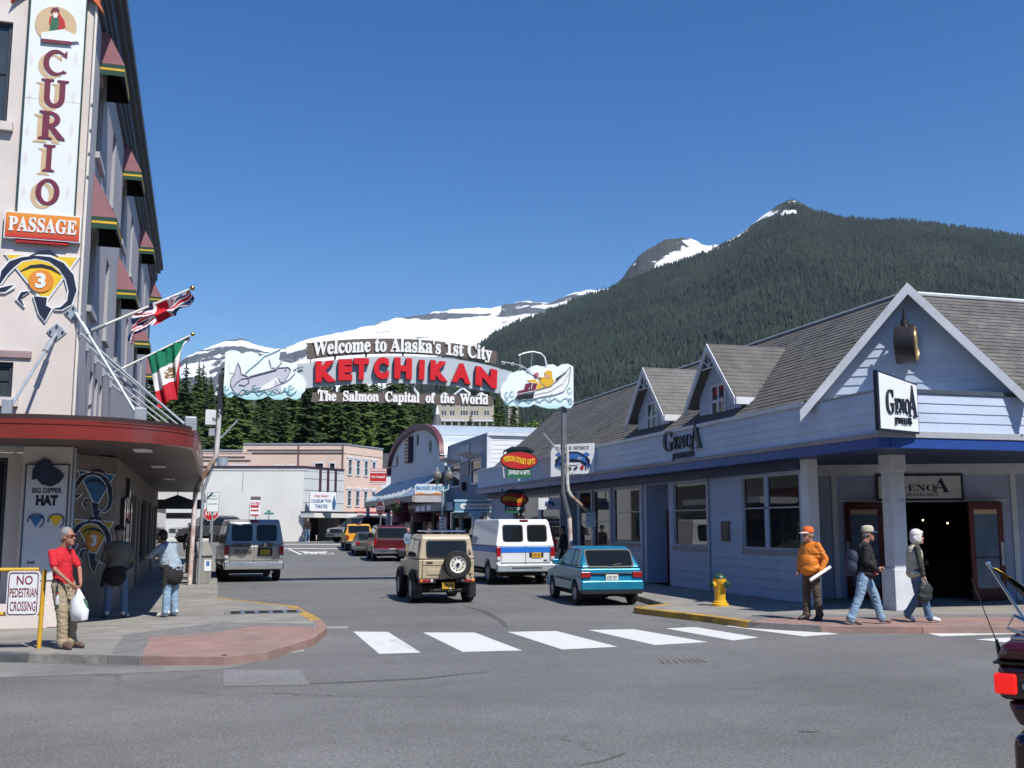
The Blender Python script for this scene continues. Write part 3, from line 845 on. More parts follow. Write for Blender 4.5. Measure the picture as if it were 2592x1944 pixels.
def boards(parent, fr, a0, a1, b0, b1, expo, m, holes=(), lap=0.022, name='siding_board', cut=None):
	"""lapped clapboards, each one an object; they stop at openings"""
	n = max(1, round((b1 - b0) / expo)); e = (b1 - b0) / n
	for j in range(n):
		lo, hi = b0 + j * e, b0 + (j + 1) * e
		segs = [(a0, a1)]
		for h in holes:
			if h[2] < hi - .02 and h[3] > lo + .02:
				ns = []
				for s in segs:
					if h[0] > s[0]: ns.append((s[0], min(s[1], h[0])))
					if h[1] < s[1]: ns.append((max(s[0], h[1]), s[1]))
				segs = [s for s in ns if s[1] - s[0] > .01]
		for s in segs:
			q = MB()
			x0, x1 = s
			vs = [fr.p(x0, lo, 0), fr.p(x0, lo, lap), fr.p(x0, hi, .006), fr.p(x0, hi, 0), fr.p(x1, lo, 0), fr.p(x1, lo, lap), fr.p(x1, hi, .006), fr.p(x1, hi, 0)]
			q.add(vs, [(0, 1, 2, 3), (7, 6, 5, 4), (1, 5, 6, 2), (0, 4, 5, 1), (2, 6, 7, 3)])
			wob(name, q, m, parent)
# ------------------------------------------------------------------ corner curio building (left)
TH = R(0.87)
LC = Vector((-2.65, 20.0, 0))
LFf = Fr(LC, (math.cos(TH), math.sin(TH), 0), (0, 0, 1), (math.sin(TH), -math.cos(TH), 0))
LFs = Fr(LC, (-math.sin(TH), math.cos(TH), 0), (0, 0, 1), (math.cos(TH), math.sin(TH), 0))
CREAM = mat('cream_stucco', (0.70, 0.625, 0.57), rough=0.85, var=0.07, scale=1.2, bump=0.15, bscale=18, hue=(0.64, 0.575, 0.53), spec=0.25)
CREAM2 = mat('shaded_side_stucco', (0.40, 0.39, 0.41), rough=0.85, var=0.09, scale=1.0, bump=0.15, bscale=18, spec=0.25)  # same cream paint as the front, greyed to carry the side's shade
TRIMB = mat('slate_blue_trim', (0.055, 0.075, 0.095), rough=0.6, var=0.15, scale=3)
DKWIN = mat('dark_window_frame', (0.03, 0.04, 0.05), rough=0.5)
GLASSD = glass('dark_glass')
GLASSB = glass('sky_glass', tint=(0.05, 0.065, 0.075), rough=0.04)
CREAMT = mat('cream_trim', (0.72, 0.66, 0.58), rough=0.7, var=0.06)
cb = thing('curio_building', 'tall cream stucco corner building with mauve awnings and red rounded canopy', 'building', LC)
sideh = []
AWY = (2.2, 9.15, 17.3, 25.6)
for y in AWY:
	for zb in (9.6, 6.35): sideh.append((y + .12, y + 1.22, zb, zb + 1.75 + .1))
for y in (5.9, 13.2, 21.4):
	for zb in (9.6, 6.35): sideh.append((y, y + .85, zb, zb + 1.9))
lowh = [(3.6, 4.25, 3.85, 5.2), (4.75, 5.4, 3.85, 5.2), (5.9, 6.55, 3.85, 5.2)]
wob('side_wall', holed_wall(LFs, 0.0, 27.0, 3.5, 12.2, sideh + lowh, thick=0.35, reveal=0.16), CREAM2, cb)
fronth = [(-3.0, -1.30, 9.2, 11.15), (-3.0, -1.36, 6.1, 7.95), (-2.6, -0.92, 4.15, 4.78)]
wob('front_wall', holed_wall(LFf.off(0, 0, 0.003), -14, 0.10, 3.62, 13.4, fronth, thick=0.3, reveal=0.14), CREAM, cb)
wob('roof_slab', MB().fbox(LFf, -14, -0.2, 12.0, 12.15, -27, -0.35), TRIMB, cb)
wob('rear_wall', MB().fbox(LFf, -14, -0.02, 0.1, 12.3, -27.25, -27.02), CREAM2, cb)
for h in sideh:
	w = window(cb, LFs, h[0], h[1], h[2], h[3], DKWIN, GLASSB, 1, 2, fw=.06, depth=-.15)
	wob('sill', MB().fbox(LFs, h[0] - .1, h[1] + .1, h[2] - .14, h[2] - .01, .002, .09), CREAM2, w)
for h in lowh: window(cb, LFs, h[0], h[1], h[2], h[3], CREAMT, GLASSD, 1, 2, fw=.07, depth=-.12)
for h in fronth:
	w = window(cb, LFf.off(0, 0, .003), h[0], h[1], h[2], h[3], DKWIN, GLASSB, 2, 2, fw=.07, depth=-.12)
	wob('sill', MB().fbox(LFf, h[0] - .1, h[1] + .12, h[2] - .17, h[2] - .01, .005, .12), CREAM, w)
wob('lintel', MB().fbox(LFf, -2.7, -.63, 4.86, 4.98, .005, .05), mat('mauve_trim', (0.33, 0.24, 0.24), rough=.7), cb)
for k, (z0, z1, d) in enumerate(((12.2, 12.38, .10), (12.38, 12.52, .16), (12.52, 12.85, .22), (12.85, 13.0, .34), (13.0, 13.22, .44), (13.22, 13.42, .34))):
	wob('cornice_moulding', MB().fbox(LFs, 0.0, 27.0, z0, z1, -.2, d), TRIMB, cb, bev=.012)
wob('corner_pipe', MB().tube([LFf.p(.12, 3.7, .04), LFf.p(.12, 12, .04)], .028, 8), CREAMT, cb, smooth=60)
for z in (8.3, 8.75, 9.2, 9.7): wob('corner_bolt', MB().cyl(LFf.p(.14, z, .02), LFf.p(.14, z, .09), .02, n=6), STEEL, cb)
MAUVE = mat('mauve_awning_canvas', (0.30, 0.125, 0.14), rough=0.85, var=0.1, scale=5, hue=(0.27, 0.13, 0.15))
AWGR = mat('awning_green', (0.012, 0.055, 0.038), rough=0.8)
AWYE = mat('awning_yellow', (0.62, 0.40, 0.03), rough=0.8)
AWBK = mat('awning_lining', (0.012, 0.010, 0.010), rough=0.9)
for zb in (11.52, 8.2):
	for y in AWY:
		dp, ln, hh = .49, 1.5, .92
		P = lambda a, b, c: LFs.p(a, b, c)
		mb = MB()
		A0, A1, A2 = P(y, zb, .004), P(y, zb, dp), P(y, zb + hh, .004)
		B0, B1, B2 = P(y + ln, zb, .004), P(y + ln, zb, dp), P(y + ln, zb + hh, .004)
		mb.add([A0, A1, A2, B0, B1, B2], [(0, 1, 2), (5, 4, 3), (1, 4, 5, 2)])
		aw = wob('awning', mb, MAUVE, cb)
		q = MB()
		for (za, zc, mi, e) in ((zb - .09, zb - .002, 0, 0), (zb - .14, zb - .09, 1, .003), (zb - .25, zb - .14, 0, 0)):
			q.m = mi
			pts = [(y, .01), (y, dp + e), (y + ln, dp + e), (y + ln, .01)]
			for s, t in zip(pts[:-1], pts[1:]):
				q.quad(P(s[0] - (e if s[0] == y else -e), za, s[1]), P(t[0] - (e if t[0] == y else -e), za, t[1]), P(t[0] - (e if t[0] == y else -e), zc, t[1]), P(s[0] - (e if s[0] == y else -e), zc, s[1]))
		wob('valance', q, [AWGR, AWYE], aw)
		q = MB(); i = .012
		q.add([P(y + i, zb - .24, .02), P(y + i, zb - .24, dp - i), P(y + ln - i, zb - .24, dp - i), P(y + ln - i, zb - .24, .02), P(y + i, zb + hh * .9, .02), P(y + ln - i, zb + hh * .9, .02)],
			  [(0, 1, 4), (3, 5, 2), (1, 2, 5, 4)])
		wob('lining', q, AWBK, aw)
		wob('rib', MB().tube([P(y + .5, zb - .2, dp - .03), P(y + .5, zb + hh * .8, .05)], .012, 5), STEEL, aw)
CRED = mat('red_canopy_enamel', (0.205, 0.030, 0.022), rough=0.28, var=0.14, scale=2.2, coat=0.35, hue=(0.17, 0.03, 0.026))
CBRN = mat('dark_brown_metal', (0.045, 0.022, 0.02), rough=0.5, var=0.2)
SOFF = mat('brown_soffit_board', (0.105, 0.07, 0.058), rough=0.45, var=0.25, scale=2.5, rnd=0.18)
ce = [(-16, 18.36), (-3.4, 18.33), (-2.8, 18.28), (-2.25, 18.33), (-1.9, 18.43), (-1.55, 18.6), (-1.2, 18.86), (-.9, 19.14), (-.66, 19.46), (-.48, 19.85), (-.38, 20.35), (-.35, 21.0), (-.36, 26), (-.45, 36), (-.56, 46.9)]
def edge_strip(pts, z0, z1, out):
	mb = MB(); vs = []
	for i, p in enumerate(pts):
		a = Vector(pts[max(i - 1, 0)]); b = Vector(pts[min(i + 1, len(pts) - 1)]); d = (b - a).normalized(); n = Vector((d.y, -d.x))
		for o_, z in ((out, z0), (out, z1), (-.12, z1), (-.12, z0)):
			vs.append((p[0] + n.x * o_, p[1] + n.y * o_, z))
	fs = []
	for i in range(len(pts) - 1):
		for k in range(4):
			fs.append((i * 4 + k, (i + 1) * 4 + k, (i + 1) * 4 + (k + 1) % 4, i * 4 + (k + 1) % 4))
	return mb.add(vs, fs + [(0, 1, 2, 3), tuple(len(vs) - 1 - k for k in range(4))])
cn = wob('canopy', edge_strip(ce, 3.30, 3.62, 0.0), CRED, cb, smooth=30)
wob('canopy_flange', edge_strip(ce, 3.54, 3.56, 0.012), CRED, cn, smooth=30)
wob('canopy_gutter', edge_strip(ce, 3.621, 3.70, -.03), CBRN, cn, smooth=30)
wob('canopy_top', MB().prism([(x, y + .05) for x, y in ce[:4]] + ce[4:] + [(-3.1, 46.9), (-2.7, 20.0), (-16, 19.9)], fr_up((0, 0, 0)), 3.58, 3.6), CBRN, cn)
def in_canopy(y):
	xs = []
	for p, q in zip(ce[:-1], ce[1:]):
		if min(p[1], q[1]) <= y <= max(p[1], q[1]) and abs(p[1] - q[1]) > 1e-6: xs.append(p[0] + (q[0] - p[0]) * (y - p[1]) / (q[1] - p[1]))
	return max(xs) if xs else None
y = 18.5
while y < 46.8:
	st = .17 if y < 32 else .34
	r0 = in_canopy(y + st / 2)
	x0 = -4.6 if y < 20 else (-2.66 if y < 22.4 else -2.0) - (y - 20) * .0152
	if r0: wob('soffit_board', MB().box(x0, r0 - .12, y + .004, y + st - .004, 3.305, 3.33), SOFF, cn)
	y += st
WHL = mat('white_fixture', (0.7, 0.7, 0.66), rough=0.5)
for (x, y) in ((-1.35, 20.4), (-1.35, 26), (-1.4, 33)):
	wob('soffit_light', MB().box(x - .16, x + .16, y - .3, y + .3, 3.255, 3.30), WHL, cn, bev=.02)
GALV = mat('galvanised_steel', (0.42, 0.46, 0.48), rough=0.45, metal=0.5, var=0.15, scale=6)
def rod(p, q, r=.028):
	t = wob('tie_rod', MB().cyl(p, q, r, n=8), GALV, cb, smooth=40)
	d = (Vector(q) - Vector(p)).normalized()
	wob('turnbuckle', MB().cyl(Vector(p) + d * .25, Vector(p) + d * .55, r * 1.7, n=8), GALV, t, smooth=40)
	return t
def diamond(fr, a, b, s):
	pl_ = wob('anchor_plate', MB().prism([(a - s, b), (a, b - s), (a + s, b), (a, b + s)], fr, .006, .03), GALV, cb, bev=.004)
	for dx, dy in ((-.6, 0), (.6, 0), (0, .6), (0, -.6)): wob('bolt', MB().cyl(fr.p(a + dx * s, b + dy * s, .03), fr.p(a + dx * s, b + dy * s, .055), .022, n=6), DKWIN, pl_)
diamond(LFf, -.24, 5.36, .17)
rod(LFf.p(-.24, 5.33, .06), LFf.p(-.72, 3.72, 1.55))
wob('rod_bracket', MB().fbox(LFf, -.80, -.64, 3.62, 3.95, 1.50, 1.60), GALV, cb, bev=.02)
diamond(LFf, .02, 5.72, .16)
rod(LFf.p(.06, 5.72, .05), Vector((-1.35, 19.0, 3.75)))
wob('rod_bracket', MB().box(-1.42, -1.22, 18.90, 19.05, 3.62, 3.92), GALV, cb, bev=.02)
for ya, yb in ((1.0, 19.9), (2.6, 21.0), (4.4, 23.0), (6.4, 25.2), (8.6, 27.5)):
	p = LFs.p(ya, 5.55, .03); e = Vector((-.50 if yb > 20 else -.62, yb, 3.74))
	rod(p, e, .024)
	wob('rod_lug', MB().fbox(LFs, ya - .09, ya + .09, 5.44, 5.66, .003, .06), GALV, cb)
wob('rod_bracket', MB().box(-.62, -.40, 20.0, 20.35, 3.62, 3.9), GALV, cb, bev=.03)
wob('corner_pier', MB().fbox(LFf, -.66, .16, .12, 3.3, -.55, .06), CREAM, cb, bev=.03)
wob('pier_conduit', MB().tube([LFf.p(.19, .2, .02), LFf.p(.19, 3.25, .02)], .03, 8), GALV, cb, smooth=50)
CSH = mat('shade_toned_shopfront', (0.235, 0.195, 0.16), rough=.8, var=.15, scale=1.5)  # canopy shade worked into the wall colour, darker than the cream pier
BAY = fr_between((-2.74, 22.15, 0), (-2.02, 23.2, 0))
BAY.n = Vector((BAY.u.y, -BAY.u.x, 0))
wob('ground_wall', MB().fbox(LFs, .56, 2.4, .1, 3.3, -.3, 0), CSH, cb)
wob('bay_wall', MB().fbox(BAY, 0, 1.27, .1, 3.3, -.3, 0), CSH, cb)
LFg = LFs.off(0, 0, .66)
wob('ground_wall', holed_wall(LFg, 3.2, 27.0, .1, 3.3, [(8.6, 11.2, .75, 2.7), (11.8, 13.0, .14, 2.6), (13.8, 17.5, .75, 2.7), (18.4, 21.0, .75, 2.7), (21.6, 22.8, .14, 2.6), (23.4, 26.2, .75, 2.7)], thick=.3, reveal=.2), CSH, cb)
for h in ((8.6, 11.2, .75, 2.7), (13.8, 17.5, .75, 2.7), (18.4, 21.0, .75, 2.7), (23.4, 26.2, .75, 2.7)): window(cb, LFg, *h, DKWIN, GLASSD, 2, 1, fw=.08, depth=-.18)
for h in ((11.8, 13.0, .14, 2.6), (21.6, 22.8, .14, 2.6)):
	d = wob('door', MB().fbox(LFg, h[0], h[1], h[2], h[3], -.2, -.15), mat('blue_door', (0.02, 0.05, 0.16), rough=.4), cb)
	wob('pane', MB().fbox(LFg, h[0] + .18, h[1] - .18, .9, 2.4, -.152, -.145), GLASSD, d)
wob('ground_shop_wall', holed_wall(LFf.off(0, 0, -.3), -12, -.67, .1, 3.3, [(-3.2, -.95, .62, 3.1)], thick=.2, reveal=.15), CREAM, cb)
window(cb, LFf.off(0, 0, -.3), -3.2, -.95, .62, 3.1, DKWIN, GLASSD, 1, 1, fw=.07, depth=-.14)
wob('stall_riser', MB().fbox(LFf, -1.05, -.1, .12, .55, .061, .09), CREAM, cb, bev=.01)
PAN = [(4.9, 5.35, 1.15, 2.5, (0.62, 0.62, 0.58)), (5.7, 6.2, 2.05, 2.55, (0.5, 0.5, 0.46)), (5.75, 6.9, 1.15, 1.95, (0.55, 0.54, 0.5)), (7.3, 7.75, 1.15, 2.45, (0.6, 0.62, 0.6)), (6.4, 6.7, 2.0, 3.0, (0.02, 0.02, 0.02))]
for i, (a0, a1, b0, b1, c) in enumerate(PAN):
	p_ = wob('wall_case', MB().fbox(LFg, a0, a1, b0, b1, .004, .09), mat('wall_case_frame', (0.03, 0.03, 0.032), rough=.35), cb, bev=.01)
	wob('case_face', MB().fbox(LFg, a0 + .05, a1 - .05, b0 + .05, b1 - .05, .091, .095), mat('wall_case_face_%d' % i, c, rough=.12, var=.2, scale=5), p_)
# ------------------------------------------------------------------ signs on the corner building
FPf = pxa(LFf)
WHS = mat('sign_white', (0.76, 0.79, 0.80), rough=0.45, var=0.04, scale=2)
MAR = mat('sign_maroon', (0.155, 0.018, 0.045), rough=0.5, var=0.05)
TAN = mat('sign_tan', (0.58, 0.42, 0.24), rough=0.55, var=0.05)
PALE = mat('sign_pale_diamond', (0.70, 0.68, 0.65), rough=0.55, var=0.03)
NAVY = mat('sign_navy', (0.012, 0.018, 0.045), rough=0.45)
BLACK = mat('sign_black', (0.010, 0.010, 0.012), rough=0.5)
SGRN = mat('sign_green', (0.02, 0.13, 0.06), rough=0.5)
SRED = mat('sign_red', (0.46, 0.018, 0.018), rough=0.45, var=0.06)
SORA = mat('sign_orange', (0.72, 0.26, 0.03), rough=0.5, var=0.05)
SYEL = mat('sign_yellow', (0.78, 0.52, 0.02), rough=0.5, var=0.05)
SKIN_F = mat('sign_flesh', (0.6, 0.35, 0.24), rough=0.6)
def glyph(ch):
	"""roman capitals as overlapping strokes in a unit box"""
	out = []
	if ch == 'I':
		out = [[(.36, .05), (.64, .05), (.64, .95), (.36, .95)], [(.18, 0), (.82, 0), (.82, .045), (.64, .10), (.36, .10), (.18, .045)], [(.18, 1), (.82, 1), (.82, .955), (.64, .90), (.36, .90), (.18, .955)]]
	elif ch == 'U':
		o = circle(.5, .34, .42, .36, 16, 180, 360); i = circle(.5, .36, .19, .24, 16, 360, 180)
		out = [o + i, [(.08, .34), (.31, .36), (.31, .96), (.08, .96)], [(.69, .36), (.92, .34), (.92, .96), (.69, .96)], [(-.06, 1), (.45, 1), (.45, .955), (.31, .92), (.08, .92), (-.06, .955)], [(.58, 1), (1.05, 1), (1.05, .955), (.92, .92), (.69, .92), (.58, .955)]]
	elif ch == 'O':
		o = circle(.5, .5, .5, .5, 32); i = circle(.5, .5, .27, .38, 32)
		out = [o[:17] + i[:17][::-1], o[16:] + [o[0]] + ([i[0]] + i[16:][::-1])]
	elif ch == 'C':
		o = circle(.52, .5, .52, .5, 26, 42, 318); i = circle(.60, .5, .36, .38, 26, 318, 42)
		out = [o + i, [(.80, .80), (.99, .72), (.99, 1.0), (.93, .95)], [(.80, .17), (.93, .2), (1.0, .16), (.90, .10)]]
	elif ch == 'R':
		o = circle(.40, .72, .42, .28, 14, -90, 90); i = circle(.40, .72, .20, .17, 14, 90, -90)
		out = [[(.14, .05), (.40, .05), (.40, .95), (.14, .95)], o + i, [(.38, .44), (.60, .46), (1.02, .06), (1.04, 0), (.80, 0), (.72, .04)], [(.0, 0), (.54, 0), (.54, .045), (.40, .09), (.14, .09), (0, .045)], [(0, 1), (.42, 1), (.42, .90), (.14, .90), (0, .955)]]
	return out
sg = thing('curio_sign', 'tall white wall sign reading CURIO in maroon letters down the building corner', 'sign', LFf.p(-.6, 7.5, .1))
D0 = .10
q4 = [FPf(u, v, D0) for u, v in ((70, -20), (212, -14), (188, 545), (43, 537))]
a0, a1 = q4[3][0], q4[2][0]
wob('panel', MB().fbox(LFf, a0, a1, 7.52, 12.3, .03, D0), WHS, sg)
for a in (a0 - .015, a1 - .005): wob('edge_strip', MB().fbox(LFf, a, a + .02, 7.52, 12.3, .03, D0 + .012), AWGR, sg)
wob('seam', MB().fbox(LFf, a0, a1, 9.68, 9.695, D0, D0 + .003), PALE, sg)
boxes = [('C', 108, 172, 130, 188), ('U', 105, 172, 206, 268), ('R', 96, 166, 286, 350), ('I', 98, 150, 369, 432), ('O', 88, 153, 455, 517)]
for ch, u0, u1, v0, v1 in boxes:
	pa, pb = FPf((u0 + u1) / 2 - (u1 - u0) / 2, v1, D0), FPf(u1, v0, D0)
	lw, lh = pb[0] - pa[0], pb[1] - pa[1]
	for off, dz, mt, nm in (((-.085, -.075), .0, TAN, 'letter_shadow'), ((0, 0), .010, MAR, 'letter')):
		mb = MB()
		for k, poly in enumerate(glyph(ch)):
			mb.prism([(pa[0] + off[0] + x * lw, pa[1] + off[1] + y_ * lh) for x, y_ in poly], LFf, D0, D0 + .004 + dz + k * .0012)
		wob(nm, mb, mt, sg)
for v in (150, 245, 330, 400, 485):
	for u in (80, 192):
		c = FPf(u - (v - 150) * .06, v, D0)
		wob('diamond', MB().prism([(c[0] - .045, c[1]), (c[0], c[1] - .14), (c[0] + .045, c[1]), (c[0], c[1] + .14)], LFf, D0, D0 + .003), PALE, sg)
c = FPf(142, 62, D0)
md = wob('medallion', MB().prism(circle(c[0], c[1] - .02, .36, .37, 32), LFf, D0, D0 + .012), TAN, sg)
def art(name, px_pts, m, parent, c1, fr=LFf, conv=FPf, c0=None):
	return wob(name, MB().prism([conv(u, v, c1) for u, v in px_pts], fr, c1 - .004 if c0 is None else c0, c1), m, parent)
art('figure_coat', [(126, 42), (150, 33), (163, 52), (166, 68), (156, 74), (128, 72), (124, 56)], SRED, md, D0 + .020)
art('figure_apron', [(131, 42), (146, 42), (150, 60), (140, 84), (123, 84), (128, 60)], SGRN, md, D0 + .026)
art('figure_face', [(133, 28), (147, 28), (147, 40), (135, 41)], SKIN_F, md, D0 + .030)
art('figure_hat', [(128, 29), (132, 21), (145, 18), (151, 26), (150, 30)], MAR, md, D0 + .034)
art('figure_beard', [(134, 35), (146, 35), (144, 45), (136, 45)], WHS, md, D0 + .036)
art('fish_pile', [(104, 83), (130, 78), (160, 74), (198, 92), (203, 104), (180, 106), (104, 98)], WHS, md, D0 + .040)
art('table', [(104, 97), (180, 105), (184, 113), (104, 106)], MAR, md, D0 + .044)
top = thing('arched_name_board', 'red and orange arched board end at the top of the CURIO sign', 'sign', LFf.p(-.6, 12.0, .1))
arc = []
for k in range(13): arc.append((-1.35 + 1.62 * k / 12, 12.16 - .55 * ((k - 6) / 6.0) ** 2 + .34))
arc2 = [(a, b - .46) for a, b in arc[::-1]]
wob('panel', MB().prism(arc + [(arc[-1][0] - .10, arc[-1][1] - .23)] + arc2 + [(arc[0][0] + .1, arc[0][1] - .23)], LFf, .02, .145), mat('name_board_red', (0.55, 0.05, 0.02), rough=.5, var=.2, scale=1.2, hue=(0.7, 0.25, 0.03)), top)
mb = MB(); text(mb, 'E', LFf, -.34, -.12, 11.84, 12.1, .145, .15, bold=.02); wob('lettering', mb, WHS, top)
ps = thing('passage_sign', 'orange to red board reading PASSAGE in white below the CURIO sign', 'sign', LFf.p(-.6, 7.16, .1))
p0, p1 = FPf(8, 600, .14), FPf(206, 548, .14)
def grad_mat(name, c_lo, c_hi, z0, z1):
	def fn(N, L, b):
		g = N.new('ShaderNodeNewGeometry'); s = N.new('ShaderNodeSeparateXYZ'); L.new(g.outputs['Position'], s.inputs[0])
		mr = N.new('ShaderNodeMapRange'); mr.inputs[1].default_value, mr.inputs[2].default_value = z0, z1; L.new(s.outputs['Z'], mr.inputs[0])
		mx = mix_by(N, L, mr.outputs[0], c_lo, c_hi); L.new(mx.outputs[2], b.inputs['Base Color']); b.inputs['Roughness'].default_value = .5
	return attr_mat(name, fn)
wob('panel', MB().fbox(LFf, p0[0], p1[0], p0[1], p1[1], .03, .13), WHS, ps)
wob('face', MB().fbox(LFf, p0[0] + .02, p1[0] - .02, p0[1] + .02, p1[1] - .02, .131, .138), grad_mat('passage_print', (0.50, 0.012, 0.015), (0.78, 0.30, 0.03), p0[1], p1[1]), ps)
mb = MB(); text(mb, serif('PASSAGE'), LFf, p0[0] + .07, p1[0] - .07, p0[1] + .13, p1[1] - .09, .138, .150, bold=.018); wob('lettering', mb, WHS, ps)
wob('lower_edge', MB().fbox(LFf, p0[0] + .2, p1[0] - .2, p0[1] - .06, p0[1], .03, .11), SRED, ps)
def emblem(conv, fr, d, name, label, loc, tri, num=True, shop='sign'):
	e = thing(name, label, shop, loc)
	A = lambda nm, pts, m, c: wob(nm, MB().prism([conv(*p) for p in pts], fr, d, d + c), m, e)
	A('triangle_edge', [(9, 640), (204, 648), (112, 772)], WHS, .012)
	A('triangle', [(16, 644), (196, 651), (113, 762)], tri, .018)
	def band(pts, w):
		L_, R_ = [], []
		for i, p in enumerate(pts):
			a = Vector(pts[max(0, i - 1)]); b = Vector(pts[min(len(pts) - 1, i + 1)]); t = (b - a).normalized(); n = Vector((-t.y, t.x))
			L_.append((p[0] + n.x * w[i], p[1] + n.y * w[i])); R_.append((p[0] - n.x * w[i], p[1] - n.y * w[i]))
		return L_ + R_[::-1]
	back_ = [(-2, 720), (10, 690), (30, 668), (55, 655), (90, 650), (125, 655), (155, 672), (176, 700), (184, 735), (176, 765), (155, 780), (137, 781)]
	wb = [1, 8, 9, 4, 3, 5, 9, 11, 10, 7, 3, .5]
	A('back_edge', band(back_, [x + 4 for x in wb]), WHS, .020)
	A('back_stripe', band(back_, wb), NAVY, .030)
	A('top_fin', band([(75, 648), (100, 638), (125, 637), (148, 650)], [1, 3, 4, .5]), NAVY, .026)
	A('mid_stripe', band([(52, 686), (78, 674), (105, 672), (130, 678), (155, 694)], [.5, 3, 4, 3.5, .5]), NAVY, .032)
	A('tail_edge', [(82, 748), (122, 750), (120, 772), (136, 780), (114, 817), (96, 795)], WHS, .022)
	A('tail', [(86, 750), (119, 753), (116, 773), (130, 781), (114, 812), (99, 793)], NAVY, .034)
	A('pelvic_fin_edge', band([(75, 735), (55, 742), (45, 755), (62, 777)], [2, 8, 7, 2]), WHS, .021)
	A('pelvic_fin', band([(72, 737), (56, 743), (48, 756), (60, 773)], [.5, 4.5, 4, .5]), NAVY, .033)
	A('jaw_edge', [(-6, 725), (40, 718), (38, 728), (14, 742), (-4, 742)], WHS, .021)
	A('jaw', [(-2, 729), (34, 721), (14, 737), (0, 738)], NAVY, .033)
	if num:
		c = conv(104, 711); r = abs(conv(136, 711)[0] - c[0])
		wob('disc', MB().prism(circle(c[0], c[1], r, r, 28), fr, d, d + .036), SORA, e)
		a, b = conv(89, 729), conv(117, 692)
		mb = MB(); text(mb, '3', fr, a[0], b[0], a[1], b[1], d + .036, d + .046, bold=.045); wob('numeral', mb, WHS, e)
	return e
emblem(lambda u, v: FPf(u, v, .05), LFf, .02, 'fish_emblem', 'yellow triangle with leaping fish and number 3 on the cream front wall', LFf.p(-.6, 5.6, .05), SYEL)
def side_emb(cx, cz, s):
	return lambda u, v: (cx + (u - 100) * s, cz - (v - 725) * s)
emblem(side_emb(.60, 1.5, .0062), BAY, .006, 'fish_emblem', 'shaded yellow triangle fish emblem with number 3 on the side wall under the canopy', BAY.p(.6, .8, .05), mat('dull_yellow', (0.5, 0.33, 0.03), rough=.7))
emblem(side_emb(.60, 2.5, .0058), BAY, .006, 'fish_emblem', 'shaded blue triangle fish emblem high on the side wall under the canopy', BAY.p(.6, 1.9, .05), mat('emblem_blue', (0.03, 0.14, 0.30), rough=.6), num=False)
hs = thing('hat_sign', 'tall white board reading BIG DIPPER HAT with a navy cap cutout', 'sign', LFf.p(-.2, .95, .1))
wob('panel', MB().fbox(LFf, -.58, .10, .95, 2.95, .063, .085), mat('grey_white_board', (0.62, 0.63, 0.62), rough=.5, var=.06), hs)
wob('frame', MB().fbox(LFf, -.60, -.58, .93, 2.97, .063, .095).fbox(LFf, .10, .12, .93, 2.97, .063, .095).fbox(LFf, -.58, .10, 2.95, 2.97, .063, .095), DKWIN, hs)
capm = MB()
FQ = pxa(LFf.off(0, 0, .12))
capm.prism([FQ(*p) for p in ((80, 1215), (82, 1190), (92, 1170), (112, 1160), (128, 1166), (134, 1180), (150, 1190), (163, 1204), (150, 1222), (128, 1232), (105, 1226), (92, 1212))], LFf, .086, .12)
cp = wob('cap_cutout', capm, mat('navy_print', (0.018, 0.028, 0.06), rough=.6, var=.2), hs, bev=.008)
for sx, u0, u1, v0, v1, bd in (('BIG DIPPER', 81, 157, 1235, 1248, .03), ('HAT', 90, 147, 1253, 1280, .07), ('INS', 69, 88, 1420, 1428, .03)):
	a, b = FPf(u0, v1, .09), FPf(u1, v0, .09); mb = MB(); text(mb, sx, LFf, a[0], b[0], a[1], b[1], .0855, .089, bold=bd); wob('lettering', mb, BLACK, hs)
for (u, v, m_) in ((91, 1316, mat('emblem_blue', (0, 0, 1))), (142, 1316, SYEL)):
	c = FPf(u, v, .09); k = .13
	e_ = wob('small_emblem', MB().prism([(c[0] - k, c[1] + k * .6), (c[0] + k, c[1] + k * .6), (c[0], c[1] - k)], LFf, .0855, .089), m_, hs)
	pts = circle(c[0], c[1] - .02, k * 1.0, k * .95, 14, -60, 190)
	wob('small_fish', MB().tube([LFf.p(x, y_, .092) for x, y_ in pts], .012, 4), NAVY, e_)
POLE = mat('white_pole', (0.75, 0.74, 0.70), rough=.4, var=.05)
GOLD = mat('gold_ball', (0.55, 0.36, 0.10), rough=.25, metal=1.0)
def flag(name, label, base, tip, cloth_fn, mats, W, Hh, seed, s0, hang):
	t = thing(name, label, 'flag', base)
	base, tip = Vector(base), Vector(tip); d = (tip - base).normalized(); Ln = (tip - base).length
	wob('pole', MB().cyl(base, tip - d * .08, .03, .022, n=8), POLE, t, smooth=50)
	wob('finial', MB().ell(tip, .055, 12, 8), GOLD, t, smooth=80)
	wob('socket', MB().cyl(base - d * .05, base + d * .25, .045, n=8), GALV, t, smooth=50)
	nu, nv = 48, 32
	mb = MB(); vs = []
	for j in range(nv + 1):
		for i in range(nu + 1):
			vs.append(cloth_fn(i / nu, j / nv, base, tip, d, Ln))
	fs = []; mi = []
	for j in range(nv):
		for i in range(nu):
			fs.append((j * (nu + 1) + i, j * (nu + 1) + i + 1, (j + 1) * (nu + 1) + i + 1, (j + 1) * (nu + 1) + i))
			mi.append(mats[1]((i + .5) / nu, (j + .5) / nv))
	mb.v, mb.f, mb.mi = [tuple(v) for v in vs], fs, mi
	wob('cloth', mb, mats[0], t, smooth=180)
	return t
def cl(n, c): return mat('cloth_' + n, c, rough=.85, var=.08, scale=8, trans=0)
FBLU, FRED, FWHI, FGRN = cl('blue', (0.012, 0.016, 0.075)), cl('red', (0.50, 0.012, 0.025)), cl('white', (0.74, 0.72, 0.72)), cl('green', (0.0, 0.17, 0.085))
